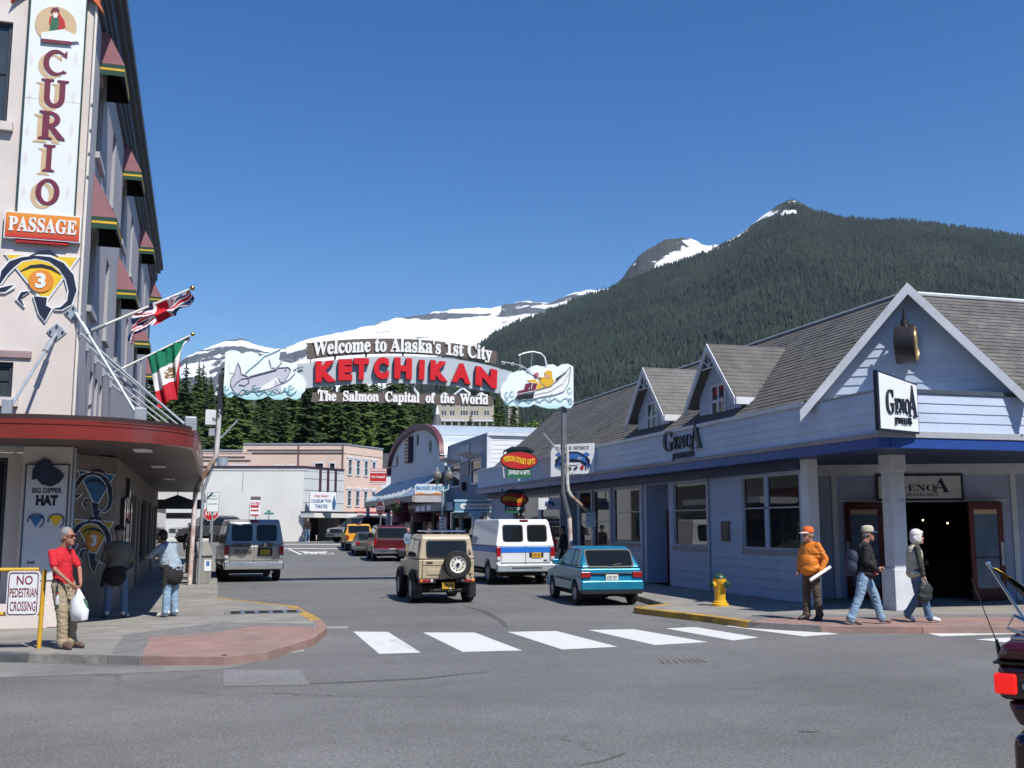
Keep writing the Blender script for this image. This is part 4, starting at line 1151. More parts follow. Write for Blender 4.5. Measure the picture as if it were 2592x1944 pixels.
def union(x, y):
	X, Y = (x - .5) * 2, (y - .5)
	if abs(Y) < .10 or abs(X) < .10: return 1
	if abs(Y) < .17 or abs(X) < .17: return 2
	d1, d2 = abs(Y - X / 2), abs(Y + X / 2)
	if min(d1, d2) < .035: return 1
	if min(d1, d2) < .11: return 2
	return 0
def mexico(x, y):
	if x < 1 / 3: return 0
	if x > 2 / 3: return 2
	if ((x - .5) / .10) ** 2 + ((y - .5) / .17) ** 2 < 1 and noise.noise(Vector((x * 30, y * 20, 1))) > -.25: return 3
	return 1
b1 = LFs.p(3.05, 5.98, .08); b2 = LFs.p(7.9, 5.72, .08)
t1 = on_y(487, 729, b1.y + .1); t2 = on_y(488, 846, b2.y + .1)
def uk_cloth(x, y, base, tip, d, Ln):
	p = base + d * Ln * (1 - .03 - .58 * y)
	f = x
	sag = (.30 + .14 * math.sin(y * 5) + .75 * max(0, y - .4)) * f + .03 * math.sin(f * 9 + y * 7)
	fold = .09 * math.sin(f * 11 + y * 9) * (.3 + .7 * f)
	return p + d * (.22 * f * (.5 - y)) + Vector((fold * .5 + .05 * f * math.sin(y * 21), fold + .05 * math.sin(y * 16), -sag - .03 * f * math.sin(y * 27)))
def mx_cloth(x, y, base, tip, d, Ln):
	p = base + d * Ln * (1 - .05 - .52 * y)
	k = min(1.0, max(0.0, (y - .04) / .36)); k = k * k * (3 - 2 * k)
	drop = x * (.10 + 1.30 * k)
	w = .07 * math.sin(y * 14 + x * 2.5) * (.35 + x) + .03 * math.sin(y * 31 + 1)
	gather = (.62 - y) * .55 * x * k
	return p + d * gather * .9 * -1 * .8 + Vector((.22 * x * k + w * .35, w, -drop - .03 * math.sin(y * 9)))
flag('union_flag', 'red white and blue crossed flag bunched round its slanted white pole', b1, t1, uk_cloth, ([FBLU, FRED, FWHI], union), 1, 1, 1, 0, 0)
flag('tricolour_flag', 'green white and red tricolour flag with emblem hanging from its slanted pole', b2, t2, mx_cloth, ([FGRN, FWHI, FRED, mat('flag_emblem', (0.20, 0.13, 0.06), rough=.8, var=.4, scale=20)], mexico), 1, 1, 2, 0, 0)
# ------------------------------------------------------------------ blue-white jewellers' building (right)
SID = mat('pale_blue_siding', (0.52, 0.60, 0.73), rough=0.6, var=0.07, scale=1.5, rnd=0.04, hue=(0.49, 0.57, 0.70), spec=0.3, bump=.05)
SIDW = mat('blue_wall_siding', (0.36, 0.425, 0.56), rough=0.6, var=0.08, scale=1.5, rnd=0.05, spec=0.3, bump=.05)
WTR = mat('white_trim', (0.66, 0.68, 0.71), rough=0.55, var=0.10, scale=3, hue=(0.58, 0.60, 0.62), bump=.05)
GTR = mat('grey_trim', (0.36, 0.38, 0.40), rough=0.6, var=0.1, scale=3)
BLUEB = mat('royal_blue_band', (0.022, 0.065, 0.27), rough=0.4, var=0.1, scale=2)
SOFD = mat('navy_soffit', (0.025, 0.04, 0.09), rough=0.55, var=0.15)
TANL = mat('weathered_ledge', (0.30, 0.28, 0.27), rough=0.8, var=0.2, scale=2.5, stretch=(1, .3, 1))
SHIN = mat('brown_grey_shingle', (0.145, 0.138, 0.128), rough=0.9, var=0.18, scale=2.2, rnd=0.16, hue=(0.115, 0.109, 0.102), bump=.3, bscale=60)
DRED = mat('dark_red_door', (0.105, 0.014, 0.012), rough=0.4, var=0.1)
GLS = glass('shop_glass', tint=(0.016, 0.019, 0.022), rough=0.02)
GLW = glass('attic_glass', tint=(0.04, 0.045, 0.05), rough=0.03)
gn = thing('jewellers_building', 'pale blue clapboard corner shop with shingled roof, dormers and corner gable', 'building', (13.0, 17.5, 0))
XF, XW, YF = 12.45, 13.0, 17.5
YE = 50.0
YR = 46.8
FW = fr_west((XF, 0, 0))          # street fascia (a = -Y)
FS = fr_south((0, YF, 0))         # front fascia (a = X)
WW = fr_west((XW, 0, 0))
wob('street_parapet', MB().box(XF, XF + .25, YF + .26, YE, 3.6, 4.52), SID, gn)
wob('front_parapet', MB().box(XF, 30, YF, YF + .25, 3.6, 4.52), SID, gn)
boards(gn, FW, -YE, -(YF + .002), 3.70, 4.50, .20, SID)
boards(gn, FS, XF + .002, 30, 3.74, 4.50, .19, SID)
wob('ledge', MB().box(XF - .10, XF - .002, YF - .09, YE, 3.60, 3.69), TANL, gn, bev=.008)
wob('ledge', MB().box(XF - .098, 30, YF - .10, YF - .002, 3.605, 3.735), GTR, gn, bev=.008)
wob('blue_band', MB().box(XF - .07, XF + .2, YF - .06, YE - .01, 3.40, 3.598), BLUEB, gn)
wob('blue_band', MB().box(XF + .201, 30, YF - .075, YF + .2, 3.40, 3.598), BLUEB, gn)
wob('parapet_cap', MB().box(XF - .06, XF + .3, 20.1, YE, 4.505, 4.60), WTR, gn, bev=.008)
wob('parapet_cap', MB().box(XF - .03, XF + .26, YF - .03, 20.09, 4.525, 4.56), GTR, gn)
wob('parapet_cap', MB().box(XF + .27, 30, YF - .04, YF + .3, 4.505, 4.585), TRIMB, gn)
wob('soffit', MB().prism([(XF + .2, YF + .2), (30, YF + .2), (30, 24), (XW + .3, 24), (XW + .3, YE), (XF + .2, YE)], fr_up((0, 0, 0)), 3.40, 3.44), SOFD, gn)
wob('corner_flat', MB().prism([(XF + .3, YF + .3), (15.6, YF + .3), (XF + .3, 19.8)], fr_up((0, 0, 0)), 4.40, 4.43), GTR, gn)
wob('soffit_beam', MB().box(XW - .12, XW + .1, 21.2, YE, 3.17, 3.398), SOFD, gn)
RX, RZ, EX, EZ = 15.5, 7.3, XF - .02, 4.60
A_, B_ = Vector((XF, 19.94, 4.52)), Vector((15.93, YF, 4.52))
Pk, Q_ = Vector((14.17, 18.70, 6.95)), Vector((15.5, 20.65, 7.32))
deck = MB()
deck.add([A_, Vector((EX, YR, EZ)), Vector((RX, YR, RZ)), Q_], [(0, 3, 2, 1)])
deck.add([B_, Q_, Vector((30, 20.65, RZ)), Vector((30, YF, EZ))], [(0, 3, 2, 1)])
deck.add([Vector((RX, YR, RZ)), Vector((RX, 20.65, RZ)), Vector((RX + 3.4, 20.65, 4.4)), Vector((RX + 3.4, YR, 4.4))], [(0, 3, 2, 1)])
deck.add([Vector((30, 20.65, RZ)), Vector((RX, 20.65, RZ)), Vector((RX + 3.4, 24, 4.4)), Vector((30, 24, 4.4))], [(0, 1, 2, 3)])
rf = wob('roof', deck, SHIN, gn)
far_g = MB().add([(EX + .1, YR - .02, 4.5), (RX, YR - .02, RZ - .1), (RX + 3.3, YR - .02, 4.4)], [(0, 1, 2)])
wob('far_gable_wall', far_g, SID, gn)
def shingles(parent, o, along, up, L0, L1, H, clip, expo=.16, wid=.30, stuffer=None, limit=0, seed=1):
	"""courses of shingles; clip(course fraction) -> (start, end) along the eave"""
	rn = random.Random(seed)
	o, along, up = Vector(o), Vector(along).normalized(), Vector(up).normalized()
	n = along.cross(up).normalized()
	if n.z < 0: n = -n
	rows = int(H / expo); made = 0
	for j in range(rows + 1):
		s = j * expo
		if s > H - .02: break
		a0, a1 = clip(s / H)
		off = (j % 2) * wid * .5 + rn.uniform(-.03, .03)
		k = math.floor((a0 - off) / wid)
		x = off + k * wid
		while x < a1:
			xa, xb = max(x + .004, a0), min(x + wid - .004, a1)
			if xb - xa > .03:
				lift = rn.uniform(.010, .018)
				e1 = min(expo * 1.25, H - s + .02)
				q = [o + along * xa + up * s + n * (lift + .008), o + along * xb + up * s + n * (lift + .008), o + along * xb + up * (s + e1) + n * .006, o + along * xa + up * (s + e1) + n * .006,
					 o + along * xa + up * s, o + along * xb + up * s]
				fs = [(0, 1, 2, 3), (4, 5, 1, 0), (4, 0, 3), (5, 2, 1)]
				if made < limit:
					wob('shingle', MB().add(q, fs), SHIN, parent); made += 1
				else:
					stuffer.add(q, fs)
			x += wid
st = MB()
upv = Vector((RX - EX, 0, RZ - EZ)); Hs = upv.length
shingles(rf, (EX, 0, EZ), (0, 1, 0), upv, 0, 0, Hs, lambda f: (20.0 + .65 * f, YR), stuffer=st, limit=0, seed=2)
upf = Vector((0, 20.65 - YF, RZ - EZ))
shingles(rf, (0, YF - .0, EZ), (1, 0, 0), upf, 0, 0, upf.length, lambda f: (15.93 - .43 * f, 19.2), stuffer=st, limit=270, seed=3)
shingles(rf, (0, YF - .0, EZ), (1, 0, 0), upf, 0, 0, upf.length, lambda f: (19.2, 29), stuffer=st, limit=0, seed=4)
wob('shingle_field', st, SHIN, rf, kind='stuff')
gs = (B_ - A_); gs.z = 0; gs.normalize(); gin = Vector((-gs.y, gs.x, 0))
if gin.y < 0: gin = -gin
def slabq(name, pts, t, m, parent, **k):
	n = (pts[1] - pts[0]).cross(pts[2] - pts[0]).normalized()
	if n.z < 0: n = -n
	c = len(pts)
	mb = MB().add([p + n * t for p in pts] + list(pts), [tuple(range(c)), tuple(range(2 * c - 1, c - 1, -1))] + [(i, i + c, (i + 1) % c + c, (i + 1) % c) for i in range(c)])
	return wob(name, mb, m, parent, **k)
ov = gin * -.35
Ae, Be = A_ - gs * .18 + Vector((0, 0, -.22)), B_ + gs * .18 + Vector((0, 0, -.22))
slabq('gable_slope', [Ae + ov, Pk + ov, Q_ + Vector((0, 0, .02)), A_ + gin * .1], .05, SHIN, rf)
slabq('gable_slope', [Pk + ov, Be + ov, B_ + gin * .1, Q_ + Vector((0, 0, .02))], .05, SHIN, rf)
def barge(p, q, dz, th, m, parent, name='barge_board'):
	mb = MB(); o2 = ov + gin * -.03
	up = Vector((0, 0, dz))
	a, b = p + o2, q + o2
	mb.add([a, b, b - up, a - up, a + gin * th, b + gin * th, b + gin * th - up, a + gin * th - up], [(3, 2, 1, 0), (4, 5, 6, 7), (0, 1, 5, 4), (1, 2, 6, 5), (2, 3, 7, 6), (3, 0, 4, 7)])
	return wob(name, mb, m, parent)
barge(Ae + Vector((0, 0, .06)), Pk + Vector((0, 0, .06)), .25, .06, WTR, gn)
barge(Pk + Vector((0, 0, .06)), Be + Vector((0, 0, .06)), .25, .06, WTR, gn)
wob('ridge_flashing', MB().tube([Q_ + Vector((0, 0, .06)), Vector((30, 20.65, RZ + .06))], .05, 6), WTR, rf)
wob('ridge_flashing', MB().tube([Vector((RX, 20.8, RZ + .05)), Vector((RX, YR, RZ + .05))], .04, 6), GTR, rf)
GF = Fr(A_, gs, (0, 0, 1), -gin)
gl = (B_ - A_).length; gh = Pk.z - 4.52 - .1
core = MB().add([GF.p(.05, 0, -.02), GF.p(gl - .05, 0, -.02), GF.p(gl / 2, gh, -.02)], [(0, 1, 2)])
gw = wob('gable_wall', core, SID, gn)
nb = int(gh / .19)
for j in range(nb):
	lo, hi = j * gh / nb, (j + 1) * gh / nb
	s0, s1 = gl / 2 * lo / gh, gl / 2 * hi / gh
	vs = [GF.p(s0, lo, .024), GF.p(gl - s0, lo, .024), GF.p(gl - s1, hi, .006), GF.p(s1, hi, .006), GF.p(s0, lo, 0), GF.p(gl - s0, lo, 0)]
	wob('siding_board', MB().add(vs, [(0, 1, 2, 3), (4, 5, 1, 0)]), SID, gw)
def dormer(yc, name='dormer'):
	w, zb, ze, za = 1.18, 4.6, 5.3, 6.62
	DX = XF + .27
	f = fr_west((DX, yc, 0))
	d = wob(name, MB().prism([(-w, zb), (w, zb), (w, ze), (0, za - .12), (-w, ze)], f, -2.9, 0), SID, gn)
	n = 9
	for j in range(n):
		lo, hi = zb + (za - .35 - zb) * j / n, zb + (za - .35 - zb) * (j + 1) / n
		def hw(z): return w if z <= ze else w * (za - .12 - z) / (za - .12 - ze)
		segs = [(-hw(lo), hw(lo), -hw(hi), hw(hi))]
		if lo < 5.62 and hi > 4.72: segs = [(-hw(lo), -.42, -hw(hi), -.42), (.42, hw(lo), .42, hw(hi))]
		for s in segs:
			if s[1] - s[0] > .05: wob('siding_board', MB().add([f.p(s[0], lo, .02), f.p(s[1], lo, .02), f.p(max(s[3], s[2] + .01), hi, .005), f.p(s[2], hi, .005), f.p(s[0], lo, 0), f.p(s[1], lo, 0)], [(0, 1, 2, 3), (4, 5, 1, 0)]), SID, d)
	window(d, f, -.42, .42, 4.70, 5.62, WTR, GLW, 2, 2, fw=.075, depth=.004, proud=.05, bar=.07)
	wob('cheek_trim', MB().box(DX + .01, DX + .42, yc - w - .012, yc - w - .002, 4.62, 5.2), WTR, d)
	ovh = .32
	for sgn in (-1, 1):
		pts = [f.p(0, za, ovh), f.p(sgn * (w + .26), ze - .24, ovh), f.p(sgn * (w + .26), ze - .24, -3.0 + .2), f.p(0, za, -3.4)]
		if sgn > 0: pts = [pts[0], pts[3], pts[2], pts[1]]
		slabq('dormer_slope', pts, .04, SHIN, d)
		mb = MB()
		e0, e1 = f.p(0, za + .05, ovh + .03), f.p(sgn * (w + .28), ze - .22, ovh + .03)
		dn, back_v = Vector((0, 0, -.20)), f.n * -.05
		mb.add([e0, e1, e1 + dn, e0 + dn, e0 + back_v, e1 + back_v, e1 + dn + back_v, e0 + dn + back_v], [(0, 1, 2, 3), (7, 6, 5, 4), (0, 4, 5, 1), (3, 2, 6, 7), (1, 5, 6, 2), (0, 3, 7, 4)])
		wob('barge_board', mb, WTR, d)
		if sgn > 0:   # nearer slope: real courses (a = -Y, so positive a looks at the camera)
			up_ = f.p(0, za, 0) - f.p(sgn * (w + .26), ze - .24, 0)
			o_ = f.p(sgn * (w + .26), ze - .20, 0); o_.x = 0
			s2 = MB()
			shingles(d, o_, (1, 0, 0), up_, 0, 0, up_.length, lambda fq: (DX - ovh, DX + .40 + 1.75 * fq), expo=.16, stuffer=s2, limit=0, seed=9)
			wob('shingle_field', s2, SHIN, d, kind='stuff')
			wob('eave_board', MB().box(DX - ovh, DX + .45, yc - w - .33, yc - w - .27, ze - .40, ze - .22), WTR, d)
	for p, q in (((0, za - .12), (0, za - .62)), ((-.36, za - .60), (.36, za - .60)), ((0, za - .58), (-.30, za - .36)), ((0, za - .58), (.30, za - .36))):
		wob('peak_stick', MB().cyl(f.p(*p, ovh - .02), f.p(*q, ovh - .02), .022, n=5), WTR, d)
	return d
dormer(24.67); dormer(29.0)
WINS = [(21.35, 24.12, 1.29, 3.14), (26.08, 28.3, 1.29, 3.14), (30.85, 33.15, 1.31, 3.14), (33.5, 35.1, .62, 3.14), (35.2, 36.7, .62, 3.14), (38.8, 41.4, .62, 3.14), (41.7, 45.3, .62, 3.14)]
DOORS = [(28.62, 30.3, .12, 2.36), (36.85, 38.6, .12, 2.4)]
holes = [(-b, -a, z0, z1) for a, b, z0, z1 in WINS] + [(-b, -a, z0, 3.14, 1.0) for a, b, z0, z1 in DOORS]
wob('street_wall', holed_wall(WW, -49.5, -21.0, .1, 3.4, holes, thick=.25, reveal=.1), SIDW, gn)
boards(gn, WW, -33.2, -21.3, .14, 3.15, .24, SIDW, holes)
for i, (a, b, z0, z1) in enumerate(WINS):
	w = window(gn, WW, -b, -a, z0, z1, GTR, GLS, 1, 2, fw=.07, depth=-.07, proud=.06, splits=(0, .56, 1))
	wob('sill', MB().fbox(WW, -b - .04, -a + .04, z0 - .09, z0 - .005, .003, .06), TANL, w)
for a, b, z0, z1 in DOORS:
	d = wob('shop_door', MB().box(XW + .62, XW + .68, a + .1, b - .1, z0, z1), DRED, gn)
	wob('pane', MB().box(XW + .612, XW + .619, a + .3, b - .3, .5, 2.15), glass('door_glass', tint=(.05, .06, .07)), d)
	wob('recess_back', MB().box(XW + .70, XW + .76, a, b, z0, 3.15), SIDW, gn)
	wob('recess_soffit', MB().box(XW + .02, XW + .7, a, b, 3.146, 3.17), SOFD, gn)
for y in (21.05, 26.0, 30.6, 33.3, 35.15, 38.7, 45.4):
	wob('corner_board', MB().box(XW - .06, XW - .027, y - .06, y + .06, .13, 3.17), mat('blue_grey_trim', (0.36, 0.40, 0.47), rough=.55), gn)
wob('wall_plaque', MB().box(XW - .05, XW - .026, 24.8, 25.25, 1.48, 2.0), mat('brown_plaque', (0.10, 0.07, 0.05), rough=.6, var=.2), gn)
EN = fr_between((14.3, 22.9, 0), (18.3, 20.9, 0)); EN.n = Vector((EN.u.y, -EN.u.x, 0))
ENT = mat('entrance_siding', (0.35, 0.41, 0.54), rough=.6, var=.06, scale=2, spec=.3)
wob('entrance_return', MB().box(13.02, 14.35, 22.85, 23.05, .1, 3.4), ENT, gn)
wob('end_pilaster', MB().box(12.93, 13.2, 20.9, 21.22, .12, 3.4), WTR, gn, bev=.01)
wob('entrance_reveal', MB().box(13.06, 13.16, 21.34, 22.85, .1, 3.4), ENT, gn)
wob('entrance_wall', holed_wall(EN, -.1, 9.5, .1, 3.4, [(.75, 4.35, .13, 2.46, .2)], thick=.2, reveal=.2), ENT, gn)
wob('entrance_floor', MB().prism([EN.p(.7, 0).xy, EN.p(4.4, 0).xy, EN.p(4.4, 0, -4).xy, EN.p(.7, 0, -4).xy], fr_up((0, 0, 0)), .11, .126), mat('shop_floor', (0.06, 0.05, 0.045), rough=.5), gn)
DKI = mat('shop_interior', (0.014, 0.012, 0.011), rough=.9)
ib = MB(); ib.fbox(EN, .6, 4.5, .13, 2.9, -4.1, -4.0); ib.fbox(EN, .5, .6, .13, 2.9, -4.0, -.25); ib.fbox(EN, 4.5, 4.6, .13, 2.9, -4.0, -.25); ib.fbox(EN, .5, 4.6, 2.9, 2.95, -4.1, -.22)
wob('shop_interior', ib, DKI, gn)
case = thing('display_case', 'dark glass-topped display case inside the corner shop door', 'display case', EN.p(2.7, .13, -2.2))
wob('cabinet', MB().fbox(EN, 1.6, 3.8, .13, .85, -2.5, -2.0), DKI, case); wob('glass_top', MB().fbox(EN, 1.62, 3.78, .86, 1.12, -2.48, -2.02), GLS, case)
for k in range(5):
	lp = wob('shop_lamp', MB().ell(EN.p(1.2 + k * .62, 1.95 + (k % 2) * .08, -2.6), .018, 8, 6), mat('lamp_glow', (.9, .6, .3), emit=((1, .62, .25), 14)), case)
for k, (a0, a1) in enumerate(((.75, 1.72), (3.38, 4.35))):
	hinge = EN.p(a0 if k == 0 else a1, 0, .02)
	sgn = 1 if k == 0 else -1
	du = (EN.u * sgn * .90 + EN.n * .42).normalized()
	if sgn > 0: DFr = Fr(hinge, du, (0, 0, 1));
	else: DFr = Fr(hinge + du * .93, -du, (0, 0, 1))
	DFr.n = Vector((DFr.u.y, -DFr.u.x, 0))
	d = thing('shop_door_leaf', ('left' if k == 0 else 'right') + ' dark red framed glass door leaf of the corner entrance standing open', 'door', hinge)
	ring = MB(); W_ = .93
	ring.fbox(DFr, 0, W_, .14, .42, 0, .05).fbox(DFr, 0, W_, 2.28, 2.44, 0, .05).fbox(DFr, 0, .13, .42, 2.28, 0, .05).fbox(DFr, W_ - .13, W_, .42, 2.28, 0, .05)
	wob('frame', ring, DRED, d)
	wob('pane', MB().fbox(DFr, .13, W_ - .13, .42, 2.28, .018, .026), glass('door_leaf_glass', tint=(.13, .18, .24), rough=.08), d)
	wob('push_bar', MB().fbox(DFr, .1, W_ - .1, 1.12, 1.15, .05, .075), DKWIN, d)
	wob('notice_strip', MB().fbox(DFr, .14, W_ - .14, 2.16, 2.27, .027, .03), TAN, d)
	wob('lock_plate', MB().fbox(DFr, (.02 if k == 0 else W_ - .1), (.1 if k == 0 else W_ - .02), .95, 1.5, .051, .06), GALV, d)
wob('door_head', MB().fbox(EN, .6, 4.5, 2.47, 2.52, .004, .03), WTR, gn)
for a in (.45, 4.6, 6.6): wob('wall_batten', MB().fbox(EN, a, a + .12, .13, 3.15, .003, .035), WTR, gn)
wob('entrance_frieze', MB().fbox(EN, -.1, 9.5, 3.12, 3.38, .004, .05), WTR, gn)
ps_ = (13.98, 19.25)
pst = wob('corner_post', MB().box(ps_[0] - .17, ps_[0] + .17, ps_[1] - .17, ps_[1] + .17, 1.0, 3.40), WTR, gn, bev=.012)
wob('post_base', MB().box(ps_[0] - .23, ps_[0] + .23, ps_[1] - .23, ps_[1] + .23, .12, .98), WTR, pst, bev=.012)
wob('post_base_cap', MB().box(ps_[0] - .21, ps_[0] + .21, ps_[1] - .21, ps_[1] + .21, .98, 1.0), WTR, pst)
wob('post_head', MB().box(ps_[0] - .20, ps_[0] + .20, ps_[1] - .20, ps_[1] + .20, 3.05, 3.398), WTR, pst, bev=.012)
mb = MB(); f_ = fr_south((ps_[0], ps_[1] - .172, 0)); text(mb, '132', f_, -.02, .14, 2.38, 2.47, 0, .004); wob('house_number', mb, GTR, pst)
mb = MB(); f2 = fr_west((ps_[0] - .172, ps_[1], 0)); text(mb, '132', f2, -.08, .08, 2.38, 2.47, 0, .004); wob('house_number', mb, GTR, pst)
# ------------------------------------------------------------------ jeweller signs, clock, shop signs
def genoa(mb, fr, a0, a1, b0, b1, c0, c1):
	"""name in small capitals with tall first and last letters over a second line"""
	W_, H_ = a1 - a0, b1 - b0
	y0 = b0 + H_ * .30
	text(mb, serif('G'), fr, a0, a0 + W_ * .27, y0 - H_ * .02, y0 + H_ * .55, c0, c1)
	text(mb, serif('ENO'), fr, a0 + W_ * .28, a0 + W_ * .76, y0 + H_ * .0, y0 + H_ * .36, c0, c1)
	text(mb, serif('A'), fr, a0 + W_ * .72, a1, y0 - H_ * .06, b1, c0, c1)
	text(mb, 'JEWELERS', fr, a0 + W_ * .25, a0 + W_ * .80, b0, b0 + H_ * .20, c0, c1)
cs = thing('corner_jewellers_sign', 'white panel reading GENOA JEWELERS angled out at the building corner', 'sign', (12.3, 17.1, 3.7))
CF = fr_between((12.16, 17.02, 0), (13.30, 17.32, 0)); CF.n = Vector((CF.u.y, -CF.u.x, 0))
SGD = mat('sign_dark_blue', (0.012, 0.018, 0.035), rough=.4)
wob('frame', MB().prism([(-.04, 3.70), (1.12, 3.67), (1.12, 4.66), (-.04, 4.86)], CF, -.10, -.012), SGD, cs)
wob('panel', MB().prism([(0, 3.735), (1.09, 3.71), (1.09, 4.63), (0, 4.815)], CF, -.011, 0), WHS, cs)
mb = MB(); genoa(mb, CF, .16, 1.05, 3.80, 4.62, 0, .03); wob('lettering', mb, SGD, cs)
wob('side_return', MB().box(12.125, 12.155, 17.04, 17.14, 3.72, 4.84), SGD, cs)
fs_ = thing('street_jewellers_lettering', 'dark raised letters GENOA JEWELERS on the blue street fascia', 'sign', (XF, 26.4, 3.8))
mb = MB(); genoa(mb, FW, -27.62, -25.15, 3.70, 4.72, .03, .075); wob('lettering', mb, SGD, fs_)
es = thing('entrance_jewellers_sign', 'framed grey sign reading GENOA JEWELERS above the corner entrance', 'sign', EN.p(2.6, 2.6, .1))
ES = pxa(EN.off(0, 0, .1))
e0, e1 = ES(2219, 1268), ES(2437, 1198)
wob('frame', MB().fbox(EN, e0[0], e1[0], e0[1], e1[1], .04, .085), SGD, es)
wob('panel', MB().fbox(EN, e0[0] + .06, e1[0] - .06, e0[1] + .06, e1[1] - .06, .086, .096), mat('sign_grey_white', (0.62, 0.62, 0.60), rough=.5), es)
mb = MB(); W_ = e1[0] - e0[0]; genoa(mb, EN, e0[0] + W_ * .18, e1[0] - W_ * .16, e0[1] + .09, e1[1] - .10, .096, .104); wob('lettering', mb, SGD, es)
GCf = Fr(Pk + Vector((0, 0, 0)), gs, (0, 0, 1), -gin)
ck = thing('hanging_clock', 'large black drum clock hanging in the corner gable', 'clock', Pk + Vector((0, 0, -1.6)))
cc = at_depth(2292, 872, 23.0)
ax = Vector((.74, -.67, 0)).normalized()
CK = Fr(cc, ax.cross(Vector((0, 0, 1))), (0, 0, 1), ax)
ckm = mat('clock_black', (0.022, 0.018, 0.016), rough=.35, var=.3, scale=4)
wob('drum', MB().lathe([(.36, -.20), (.40, -.19), (.41, -.12), (.40, .0), (.41, .12), (.40, .19), (.37, .21), (.34, .20)], CK, 32), ckm, ck, smooth=40)
wob('dial', MB().prism(circle(0, 0, .34, .34, 32), CK, .17, .205), mat('clock_dial', (.5, .45, .32), rough=.3), ck)
wob('rim', MB().tube([CK.p(.36 * math.cos(t), .36 * math.sin(t), .212) for t in [k * math.pi / 16 for k in range(32)]], .022, 6, closed=True), mat('brass', (.5, .33, .12), rough=.3, metal=.8), ck, smooth=60)
wob('bracket', MB().cyl(cc + Vector((0, 0, .40)), cc + Vector((0, 0, .52)), .09, .07, n=8).cyl(cc + Vector((0, 0, .52)), cc + Vector((0, 0, .76)), .05, .03, n=8), ckm, ck, smooth=50)
wob('arm', MB().cyl(cc + Vector((0, 0, .60)), cc + gin * 1.0 + Vector((0, 0, .70)), .035, n=6), ckm, ck)
e_r, e_l = on_x(1505, 1121, 12.32), on_x(1394, 1126, 11.02)
EF = fr_between((e_l.x, e_l.y, 0), (e_r.x, e_r.y, 0)); EF.n = Vector((EF.u.y, -EF.u.x, 0))
EP = pxa(EF)
ea = thing('eagle_spirit_sign', 'square white sign reading EAGLE SPIRIT over a blue carved-animal crest', 'sign', EF.p(.8, 3.69))
CB1, CB2 = mat('crest_blue', (0.05, 0.16, 0.48), rough=.5), mat('crest_red', (0.45, 0.02, 0.03), rough=.5)
def crest(thg, fr, conv, d):
	A = lambda nm, pts, m, c: wob(nm, MB().prism([conv(*p) for p in pts], fr, d + c - .004, d + c), m, thg)
	A('body', [(1407, 1180), (1405, 1165), (1418, 1152), (1440, 1143), (1462, 1143), (1484, 1152), (1494, 1166), (1492, 1180), (1478, 1178), (1470, 1170), (1430, 1170), (1422, 1178)], NAVY, .010)
	A('body_blue', [(1414, 1173), (1420, 1157), (1442, 1148), (1460, 1148), (1480, 1157), (1486, 1173), (1474, 1166), (1450, 1161), (1427, 1166)], CB1, .016)
	for s in (-1, 1):
		m_ = lambda x: 1450 + s * x
		A('wing', [(m_(26), 1150), (m_(34), 1144), (m_(44), 1150), (m_(32), 1156)], CB1, .018)
		A('eye', [(m_(12), 1160), (m_(17), 1157), (m_(24), 1160), (m_(17), 1164)], WHS, .022)
		A('pupil', [(m_(15), 1160), (m_(18), 1158.5), (m_(21), 1160), (m_(18), 1162.5)], NAVY, .026)
		for k in range(4): A('claw', [(m_(31 + k * 4), 1174), (m_(34 + k * 4), 1174), (m_(33 + k * 4), 1190 - k * 2), (m_(31 + k * 4), 1190 - k * 2)], CB1 if k % 2 else NAVY, .012)
		A('tongue', [(m_(18), 1184), (m_(22), 1177), (m_(28), 1178), (m_(27), 1188), (m_(22), 1190)], CB2, .014)
		A('jaw', [(m_(2), 1186), (m_(10), 1180), (m_(13), 1183), (m_(6), 1190)], NAVY, .020)
	A('teeth', [(1432, 1171), (1468, 1171), (1462, 1177), (1438, 1177)], WHS, .021)
a, b = EP(1394, 1208), EP(1505, 1121)
wob('panel', MB().prism([EP(1394, 1207), EP(1503, 1197), EP(1505, 1121), EP(1394, 1126)], EF, -.03, 0), WHS, ea)
crest(ea, EF, EP, 0)
mb = MB(); p0, p1 = EP(1408, 1139), EP(1491, 1129); text(mb, serif('EAGLE SPIRIT'), EF, p0[0], p1[0], p0[1], p1[1] , 0, .006); wob('lettering', mb, DKWIN, ea)
mb = MB(); p0, p1 = EP(1425, 1203), EP(1475, 1195); text(mb, 'Gallery', EF, p0[0], p1[0], p0[1] - .05, p1[1] - .02, 0, .006); wob('lower_print', mb, DKWIN, ea)
wob('stay', MB().cyl(EF.p(1.2, 3.9, -.04), (XF, EF.p(1.2, 0).y, 4.0), .02, n=5), GALV, ea)
